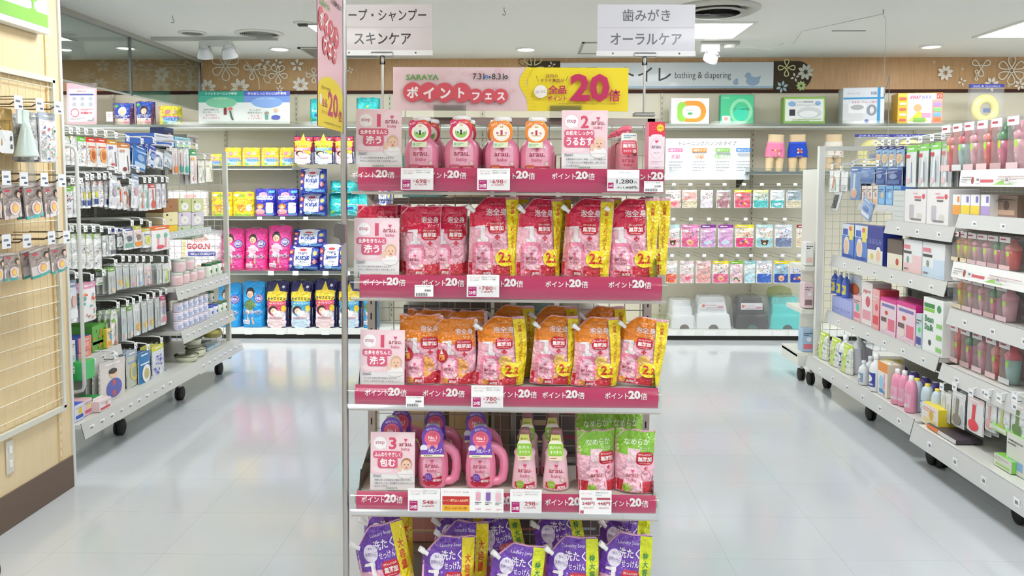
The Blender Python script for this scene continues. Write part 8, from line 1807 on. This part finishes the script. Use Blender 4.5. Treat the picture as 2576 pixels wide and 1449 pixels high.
def a_milk(W, H): return [('r', -W / 2, 0, W / 2, H, '#5d86d0'), ('r', -W / 2, H * .66, W / 2, H, '#dfe6f2'), ('r', W * .1, H * .55, W * .42, H * .96, '#f0e060'), ('e', -W * .1, H * .35, W * .24, H * .28, '#f0e4d8'), ('e', -W * .1, H * .34, W * .19, H * .2, '#eac8ac'), ('r', -W * .4, H * .04, W * .4, H * .12, '#3a5ab0'), ('rr', -W * .4, H * .68, 0, H * .86, .4, '#4a6ac0'), ('e', W * .2, H * .88, W * .1, H * .07, '#e8706a')]
for k, (a, b) in enumerate(((2118, 2148), (2150, 2182))): lbox('milk_box', 'box', a, b, 564 + k * 4, 668, 2.20, .12, '#4a64b0', a_milk, 'blue and yellow baby milk box, %s of two' % ['left', 'right'][k], 'blue baby milk boxes', z=.932)
lbox('milk_box', 'box', 2183, 2221, 570, 676, 2.20, .12, '#2f3f98', lambda W, H: [('r', -W / 2, 0, W / 2, H, '#2f3f98'), ('r', -W / 2, 0, W / 2, H * .38, '#eceae0'), ('e', W * .22, H * .26, W * .18, H * .22, '#eceae0'), ('e', W * .22, H * .24, W * .14, H * .15, '#eac8ac'), ('t', 'ほほえみ', 0, H * .6, W * .84, H * .14, '#9aa8dc'), ('e', -W * .2, H * .2, W * .1, H * .08, '#e8d04a')], 'navy and cream baby milk box beside the two blue ones', z=.932)
lbox('cup_box', 'box', 2232, 2270, 603, 686, 2.20, .13, '#6a5c54', lambda W, H: [('r', -W / 2, 0, W / 2, H * .52, '#eee8d4'), ('r', -W / 2, H * .52, W / 2, H, '#6a5c54'), ('e', W * .18, H * .26, W * .1, H * .12, '#c8503c')], 'brown and cream cup box with a red dot', z=.932)
for k, (a, b, c, lab) in enumerate(((2273, 2319, '#f2cfd0', 'white box with a pink foot on the upper far shelf'), (2321, 2377, '#cfe2f2', 'white box with a pale blue foot at the end of the upper far shelf'))): lbox('care_box', 'box', a, b, 604 + k * 8, 700, 2.19, .16, '#e8eaec', lambda W, H, c=c: [('r', -W / 2, 0, W / 2, H, '#edf0f2'), ('r', -W / 2, 0, W / 2, H * .3, c), ('r', 0, H * .3, W / 2, H * .55, c), ('r', -W * .48, H * .58, -W * .05, H * .66, '#4a4648'), ('r', -W * .48, H * .72, -W * .12, H * .84, '#e88a9a'), ('e', -W * .25, H * .4, W * .06, H * .1, '#8fa08c')] + lines(-W * .45, H * .1, -W * .05, 1, 1, H * .05, '#8a7a80', k), lab, z=.932)
def mk_bot(nm, r, h, c, cap, lab_, sh=.72):
    def f():
        q = thing(nm, '', 'bottle'); MB().lathe([(0, 0), (r * .95, 0), (r, .005), (r, h * sh * .8), (r * .8, h * sh), (r * .38, h * (sh + .08)), (r * .36, h * .88)], 'gloss:' + c, 20).art([('r', -r * 110, h * 12, r * 110, h * 50, lab_), ('e', 0, h * 34, r * 60, h * 10, c), ('r', -r * 80, h * 16, r * 80, h * 21, cap)], cyl_warp(lambda z: np.full_like(z, r)), kind='card', cell=1.5, base=.001).build('bottle_body', q)
        MB().lathe([(r * .42, h * .86), (r * .44, h * .87), (r * .42, h * .99), (0, h)], 'gloss:' + cap, 16).build('bottle_cap', q); return q
    return Proto(f)
def standX(pr, px, py, X, z, lab, grp=None, sc=(1, 1, 1)):
    Y, _ = onX(px, py, X); return pr.put((X, Y, z + .002), (0, 0, R(-90)), sc, lab, grp)
B = mk_bot('cleaner_bottle', .028, .17, '#5a78d8', '#eceef0', '#e8dc5a')
for k, px in enumerate((2100, 2114, 2128)): standX(B, px, 750, 2.22, .65, 'blue cleaner bottle with a yellow label, %s of three' % ORD[k], 'blue cleaner bottles')
lbox('cleaner_box', 'box', 2093, 2143, 752, 805, 2.17, .16, '#a8b0e4', lambda W, H: [('r', -W / 2, 0, W / 2, H, '#a9b4ea'), ('t', 'つけるだけ', 0, H * .3, W * .8, H * .2, '#4a4aa0')], 'lavender box carrying the blue cleaner bottles', z=.537)
RP(2132, 2164, 690, 752, 'disc', '#dfe4ea', '#dfe6ec', 'clear bag with a round orange 27 sticker', ('#e8703a', '#e8804a', '#c8d4dc'), X=2.26, n=1, clear=True, hook=False)
lbox('bottle_pack', 'pack', 2146, 2166, 745, 818, 2.18, .12, '#f0b8c0', a_plain('#f3c8ce', '#e87a8a', '#6ac0b8'), 'pink and mint pack left of the tall white one', z=.537)
lbox('bottle_pack', 'pack', 2168, 2194, 710, 822, 2.18, .12, '#eceae8', a_plain('#f0e8e8', '#e8a0b0', '#d85a6a', 'pigeon', '#d83a4a'), 'tall white pack with red lettering on the middle far shelf', z=.537); lbox('bottle_pack', 'pack', 2195, 2212, 728, 836, 2.17, .12, '#e0606a', a_plain('#f2b4b4', '#e04a5a', '#e05a6a', None, '#f4e4e4'), 'narrow red and white pack on the middle far shelf', z=.537)
def a_pinkbox(W, H): return [('r', -W / 2, 0, W / 2, H, '#efd6e2'), ('r', -W / 2, H * .9, W / 2, H, '#e03a94'), ('t', '薬用ミルトン', 0, H * .8, W * .8, H * .09, '#5a5aa0'), ('e', -W * .1, H * .6, W * .1, H * .06, '#d8542a'), ('r', W * .02, H * .14, W * .42, H * .46, '#e8708a'), ('r', -W * .42, H * .34, -W * .08, H * .46, '#6a5450'), ('e', -W * .2, H * .22, W * .16, H * .1, '#f0dcd0')]
for k, (a, b) in enumerate(((2214, 2254), (2256, 2303))): lbox('care_box', 'box', a, b, 752 + k * 11, 862, 2.16, .18, '#d8328a', lambda W, H: [i if i[0] != 't' else ('r', -W * .4, H * .76, W * .4, H * .84, '#7a78b8') for i in a_pinkbox(W, H)], 'lilac box with a magenta top, %s of two' % ['left', 'right'][k], 'lilac and magenta boxes', z=.537)
lbox('milk_pack', 'pack', 2304, 2319, 790, 880, 2.15, .14, '#c8d8dc', a_plain('#c8dce0', '#4a4aa0', '#4ae06a'), 'narrow grey blue pack with a bright green top', z=.537)
lbox('formula_box', 'box', 2322, 2372, 752, 892, 2.15, .2, '#eef2ee', lambda W, H: [('r', -W / 2, 0, W / 2, H, '#f3f6f3'), ('r', -W * .46, H * .82, W * .08, H * .9, '#3a8a4a'), ('r', -W * .46, H * .75, W * .08, H * .81, '#8fd04a'), ('e', W * .3, H * .84, W * .1, H * .07, '#3a9a5a'), ('t', 'Bean', -W * .18, H * .62, W * .46, H * .12, '#3a8a5a', {'b': .03}), ('t', 'Stalk', -W * .18, H * .47, W * .46, H * .12, '#3a8a5a', {'b': .03}), ('e', -W * .12, H * .2, W * .07, H * .05, '#4a4a5a')] + [('r', W * .2, H * q, W * .46, H * (q + .08), '#8fd06a') for q in (.5, .3, .08)], 'tall white and green formula box at the end of the middle far shelf', z=.537)
P_LM = mk_small('lime_pouch', 'refill pouch', .16, .19, a_small('#c4dc3a', '#cfe07a', 'dots', ('#e88a5a', '#7ab85a', '#f0f0d8', '#a8c83a'), seed=4), T=.03)
for k, px in enumerate((2074, 2104, 2134)): standX(P_LM, px, 900, 2.10, .207, 'lime green refill pouch on the lowest far shelf, %s of three' % ORD[k], 'lime green refill pouches')
B1_, B2_, B3_, B4_, B5_ = (mk_bot('white_bottle', .04, .235, '#eef0f2', '#f6f6f6', '#3a46a0'), mk_bot('clear_bottle', .03, .15, '#e6eaec', '#dfe4e8', '#8aa0b8'), mk_bot('pink_bottle', .032, .19, '#ee9cb8', '#f0f0f2', '#e8b8cc', .8), mk_bot('purple_can', .034, .17, '#6a5cb8', '#e4e4ea', '#d8dcea', .9), mk_bot('clear_bottle', .034, .19, '#c8d8e2', '#f0d84a', '#5a90c8', .85))
for px, py, X, pr, lab, sc in ((2126, 930, 2.11, B1_, 'tall white detergent bottle beside the lime pouches', 1), (2160, 930, 2.18, B1_, 'tall white bottle at the back behind the purple lettered bag', 1.1), (2172, 950, 2.07, B2_, 'small clear bottle at the lip of the lowest far shelf', 1), (2203, 960, 2.08, B1_, 'tall white bottle with blue lettering beside the orange carton', .95), (2189, 958, 2.12, B2_, 'small white spray bottle behind the clear one', 1.15)): standX(pr, px, py, X, .207, lab, None, (sc,) * 3)
lbox('refill_pack', 'pack', 2128, 2148, 872, 938, 2.12, .05, '#dfe0ea', a_plain('#e4e6f0', '#4a48a0', None, None, '#4a48a0'), 'white refill pack with bold violet lettering', z=.207); lbox('refill_pack', 'pack', 2146, 2175, 872, 940, 2.2, .05, '#cfcde0', a_plain('#d4d4e4', '#e0c8dc', '#8a7ab8'), 'pale lilac refill pack at the back of the lowest far shelf', z=.207)
def a_oc(W, H): return [('r', -W / 2, 0, W / 2, H, '#efeae4'), ('r', -W / 2, H * .72, W / 2, H, '#f0902a'), ('e', -W * .1, H * .4, W * .24, H * .2, '#9ad0e8'), ('r', -W * .3, H * .08, W * .3, H * .2, '#4a90c8')]
lbox('drink_carton', 'carton', 2208, 2232, 912, 1010, 2.07, .1, '#f0e4c8', a_oc, 'orange topped carton on the lowest far shelf', z=.207)
m = MB(); m.prism([(-.055, 0), (.055, 0), (0, .04)], -.05, .05, 'card:#f0dc5a'); yq, _ = onX(2236, 915, 2.15); m.box(-.055, .055, -.05, .05, -.15, 0, 'card:#f0e8cc'); tag(m.build('gable_carton', loc=(2.17, yq, .36), rot=(0, 0, R(90))), 'cream carton with a yellow gable top behind the orange one', 'carton')
for k, px in enumerate((2243, 2268, 2297, 2325, 2352)): standX(B4_, px, 1000, 2.2, .207, 'purple topped can at the back of the lowest shelf, %s of five' % ORD[k], 'purple topped cans')
for k, px in enumerate((2236, 2256, 2274, 2291)): standX(B3_, px, 1020, 2.08 if k % 2 else 2.10, .207, 'pink rinse bottle on the lowest shelf, %s of four' % ORD[k], 'pink rinse bottles', (1, 1, 1.05))
for k, px in enumerate((2305, 2332, 2358)): standX(B5_, px, 1030, 2.12, .207, 'clear blue bottle with a yellow top, %s of three' % ORD[k], 'clear blue bottles', (.95,) * 3)
t = RN
lbox('tea_box', 'box', 2318, 2360, 1020, 1082, 2.06, .12, '#f2da3a', a_plain('#efe8e0', '#f0e0a0', '#e8b83a', None, '#d85a4a'), 'white box with a yellow top and sunflower, at the joint of the lowest shelves', z=.203)
lbox('flat_box', 'box', 2330, 2405, 1100, 1118, 2.04, .13, '#4a4048', lambda W, H: [('r', -W / 2, 0, W / 2, H, '#e4e0e2'), ('r', -W / 2, 0, -W * .1, H, '#f0803a')], 'flat orange and white box lying on the near lowest shelf', z=.203)
g = 'clear cup packs on hooks over the near lowest shelf'
for k, (a, b, y0, y1, c, hd) in enumerate(((2362, 2388, 985, 1062, '#d8d8d0', '#e8e8e6'), (2390, 2424, 985, 1075, '#8a8478', '#dfe0de'), (2428, 2470, 1000, 1090, '#e8404f', '#f0d8d8'), (2474, 2502, 1005, 1085, '#d8a8a0', '#e8e4e2'), (2505, 2535, 1015, 1092, '#b8c070', '#e4e4dc'), (2538, 2580, 1015, 1100, '#6a8a4a', '#e8e0d8'))):
    RP(a, b, y0, y1, 'bulb', hd, '#e4e4e2', '%s pack hung over the near lowest shelf' % ['pale clear', 'grey brown clear', 'red cup', 'pinkish clear', 'olive and white', 'green and red'][k], (c, c), X=2.1, clear=k < 2, g=g, n=3)
for k, (a, b, y0, y1) in enumerate(((2488, 2530, 1090, 1150), (2532, 2580, 1096, 1180), (2500, 2545, 1150, 1205))): lbox('green_box', 'box', a, b, y0, y1, 2.07 + .02 * (k < 2), .14, '#8ad05a', a_plain('#dfe0d4', '#8fb8e0' if k == 1 else '#a8d878', None), 'green topped box on the near lowest shelf, %s' % ['left upper', 'right, with blue print', 'front lower'][k], 'green topped boxes', z=.203 if k != 0 else .345)
def mk_cup(c1, c2, c3):
    def f():
        q = thing('cup_pack', '', 'cup pack'); MB().lathe([(0, .002), (.026, .002), (.033, .07), (.034, .11)], 'gloss:' + c1, 18).build('cup', q); MB().lathe([(.036, .105), (.036, .125), (.02, .14), (.012, .165), (0, .17)], 'gloss:' + c2, 18).build('cup_lid', q)
        m = MB(); m.box(-.045, .045, -.042, .042, 0, .185, 'bagfilm:#f6f4f4', .008); m.art([('r', -4.3, .3, 4.3, 2.6, c3), ('r', -4.3, 15, 4.3, 18, '#ece8ea'), ('r', -3.4, 16.2, 1, 17, '#b84a5a'), ('e', 2.6, 9, 1.1, 1.4, '#a8dc4a')], box_warp(.084), base=.001, kind='card'); m.build('clear_case', q); return q
    return Proto(f)
CU = [mk_cup('#f0605a', '#f08a80', '#e8c8c8'), mk_cup('#a8d4cc', '#e84a5a', '#d8dcdc'), mk_cup('#f0b8c0', '#f0a8b4', '#e0c4c8'), mk_cup('#e87a9a', '#4a9a5a', '#c8a8a8'), mk_cup('#f0c83a', '#e88a2a', '#e8d8b8')]
CN = ['coral cup', 'mint cup', 'pale pink cup', 'rose cup', 'yellow cup']
for zi, (z, pxs, sc, order, rn) in enumerate(((1.507, (2399, 2428, 2458, 2492, 2528, 2570), 1.35, (0, 1, 2, 0, 3, 2), 'top near shelf'), (1.047, (2430, 2448, 2470, 2497, 2525, 2556), .85, (4, 4, 2, 2, 3, 0), 'third near shelf'), (.807, (2436, 2462, 2490, 2520, 2552), .95, (4, 2, 2, 3, 2), 'fourth near shelf'), (.522, (2432, 2462, 2494, 2530, 2566), 1.1, (0, 3, 2, 0, 1), 'fifth near shelf'))):
    for k, px in enumerate(pxs):
        standX(CU[order[k]], px, 500, 2.235 if zi else 2.24, z, 'clear pack with %s, %s on the %s' % (CN[order[k]], ORD[k], rn), 'clear cup packs on the near right gondola', (1, 1, sc) if zi else (1.05, 1.2, sc))
        standX(CU[order[k]], px, 500, 2.235 if zi else 2.24, z, 'clear pack with %s, %s on the %s, back one' % (CN[order[k]], ORD[k], rn), 'clear cup packs on the near right gondola', (1, 1, sc * .98)).location.x += .12
for k, (a, b, c) in enumerate(((2397, 2416, '#f0a84a'), (2418, 2440, '#f3d84a'), (2442, 2464, '#f3d84a'), (2468, 2490, '#b8a0d8'))): lbox('baby_food_box', 'box', a, b, 490, 532, 2.2, .08, '#e8e4e0', lambda W, H, c=c: [('r', -W / 2, 0, W / 2, H, '#f0f0f2'), ('r', -W / 2, 0, W / 2, H * .48, c), ('rr', W * .1, H * .62, W * .38, H * .92, .5, '#7a78c0' if k else '#e8904a')], 'small white box with a %s foot, second near shelf' % ['deep orange', 'yellow', 'bright yellow', 'violet'][k], 'small white boxes on the second near shelf', z=1.287)
lbox('brown_box', 'box', 2492, 2560, 492, 540, 2.24, .1, '#8a7060', a_plain('#8f7668', '#c8a890', '#5a4438'), 'brown box on the second near shelf', z=1.287)
lbox('teal_box', 'box', 2384, 2430, 696, 728, 2.30, .12, '#4a6a78', a_plain('#8aa4b0', '#6a8a98'), 'teal grey box in the shade at the joint of the gondolas', z=.807)
# small end rack behind the far post
x0, x1 = at(2003, 700, 6.0)[0], at(2052, 700, 6.0)[0]
t = thing('end_rack', 'narrow cream end rack on castors at the far end of the right gondola', 'shelving', ((x0 + x1) / 2, 6.0, 0)); w_ = (x1 - x0) / 2
for z, l_ in ((at(2020, 668, 6.)[1], .75), (at(2020, 775, 6.)[1], .85), (at(2020, 882, 6.)[1], 1.05)):
    m = MB(); m.box(w_ - 2 * w_ * l_, w_, -.08, .28, z - .03, z, 'paint:#dfe0d6'); m.build('shelf_board', t)
m = MB(); m.box(w_ - .01, w_, -.08, .3, .12, 1.55, 'paint:#d4d4ca'); m.build('side_panel', t); m = MB(); m.box(-w_ * 1.1, w_, -.1, .28, .12, .2, 'paint:#e4e5dc'); m.build('base', t); caster(t, at(2012, 940, 6.0)[0], 5.97, .14)
for (a, b, y0, y1, c, d, lab) in ((2030, 2050, 610, 668, '#e9ebe8', '#f0c8b8', 'small white carton on the top of the end rack'), (2026, 2050, 712, 775, '#e8d0d4', '#8a6a70', 'pink and white carton on the middle of the end rack'), (2022, 2050, 828, 884, '#a8c4e0', '#e87a8a', 'pale blue carton on the lowest tier of the end rack')):
    xa, za = at(a, y1, 5.98); xb, zb = at(b, y0, 5.98); mkbox('carton', 'carton', xb - xa, zb - za, .1, c, a_plain(c, d, '#f0f0f0')).put(((xa + xb) / 2 - .02, 6.0, za + .004), label=lab)

# ================================================================== gondola standing behind the display shelf
t = thing('centre_gondola', 'beige centre gondola behind the display shelf, seen through its wire mesh', 'shelving', (-.09, 3.5, 0))
m = G_(t); m.box(-.115, -.065, 2.72, 4.6, 0, 1.55, 'paint:#9a8c7a'); m.build('centre_panel', t)
for s in (-1, 1):
    for z in (.2, .52, .84, 1.14, 1.40):
        m = G_(t); x = -.09 + s * .025; m.box(min(x, x + s * .34), max(x, x + s * .34), 2.72, 4.6, z - .02, z, 'paint:#8f877c'); m.build('shelf_board', t)
    m = G_(t); x = -.09 + s * .025; m.box(min(x, x + s * .34), max(x, x + s * .34), 2.74, 4.6, 0, .17, 'paint:#a5a095'); m.build('plinth', t)
rs = random.Random(12); PAL = ['#e8dcae', '#b8d4dc', '#8f8c88', '#7ab8b0', '#c8b0c8', '#d8a090', '#6a84b8', '#e8e4d8', '#b04a5a', '#a8b878']
for s in (-1, 1):
    for zi, z in enumerate((.2, .52, .84, 1.14, 1.40)):
        for k in range(2):
            c = '#e8d8a0' if (s < 0 and zi == 1) else ('#6f6d6a' if (s < 0 and zi == 2) or (s > 0 and zi in (0, 1)) else rs.choice(PAL)); h = rs.uniform(.17, .26) if zi < 4 else .14; w_ = .135
            x = -.09 + s * (.035 + .08 + k * .155); d = rs.choice(PAL)
            lb = '%s boxed pack on the %s side of the centre gondola, %s tier, %s column' % (['pale', 'muted'][k], ['left', 'right'][s > 0], ['lowest', 'second', 'third', 'fourth', 'top'][zi], ['inner', 'outer'][k])
            pr = mkbox('boxed_pack', 'box', w_, h, .2, c, lambda W, H, c=c, d=d: [('r', -W / 2, 0, W / 2, H, c), ('r', -W * .4, H * .55, W * .3, H * .66, d), ('r', -W * .4, H * .2, W * .4, H * .24, d)]); pr.put((x, 2.86, z + .003), label=lb, group='boxed packs inside the centre gondola')
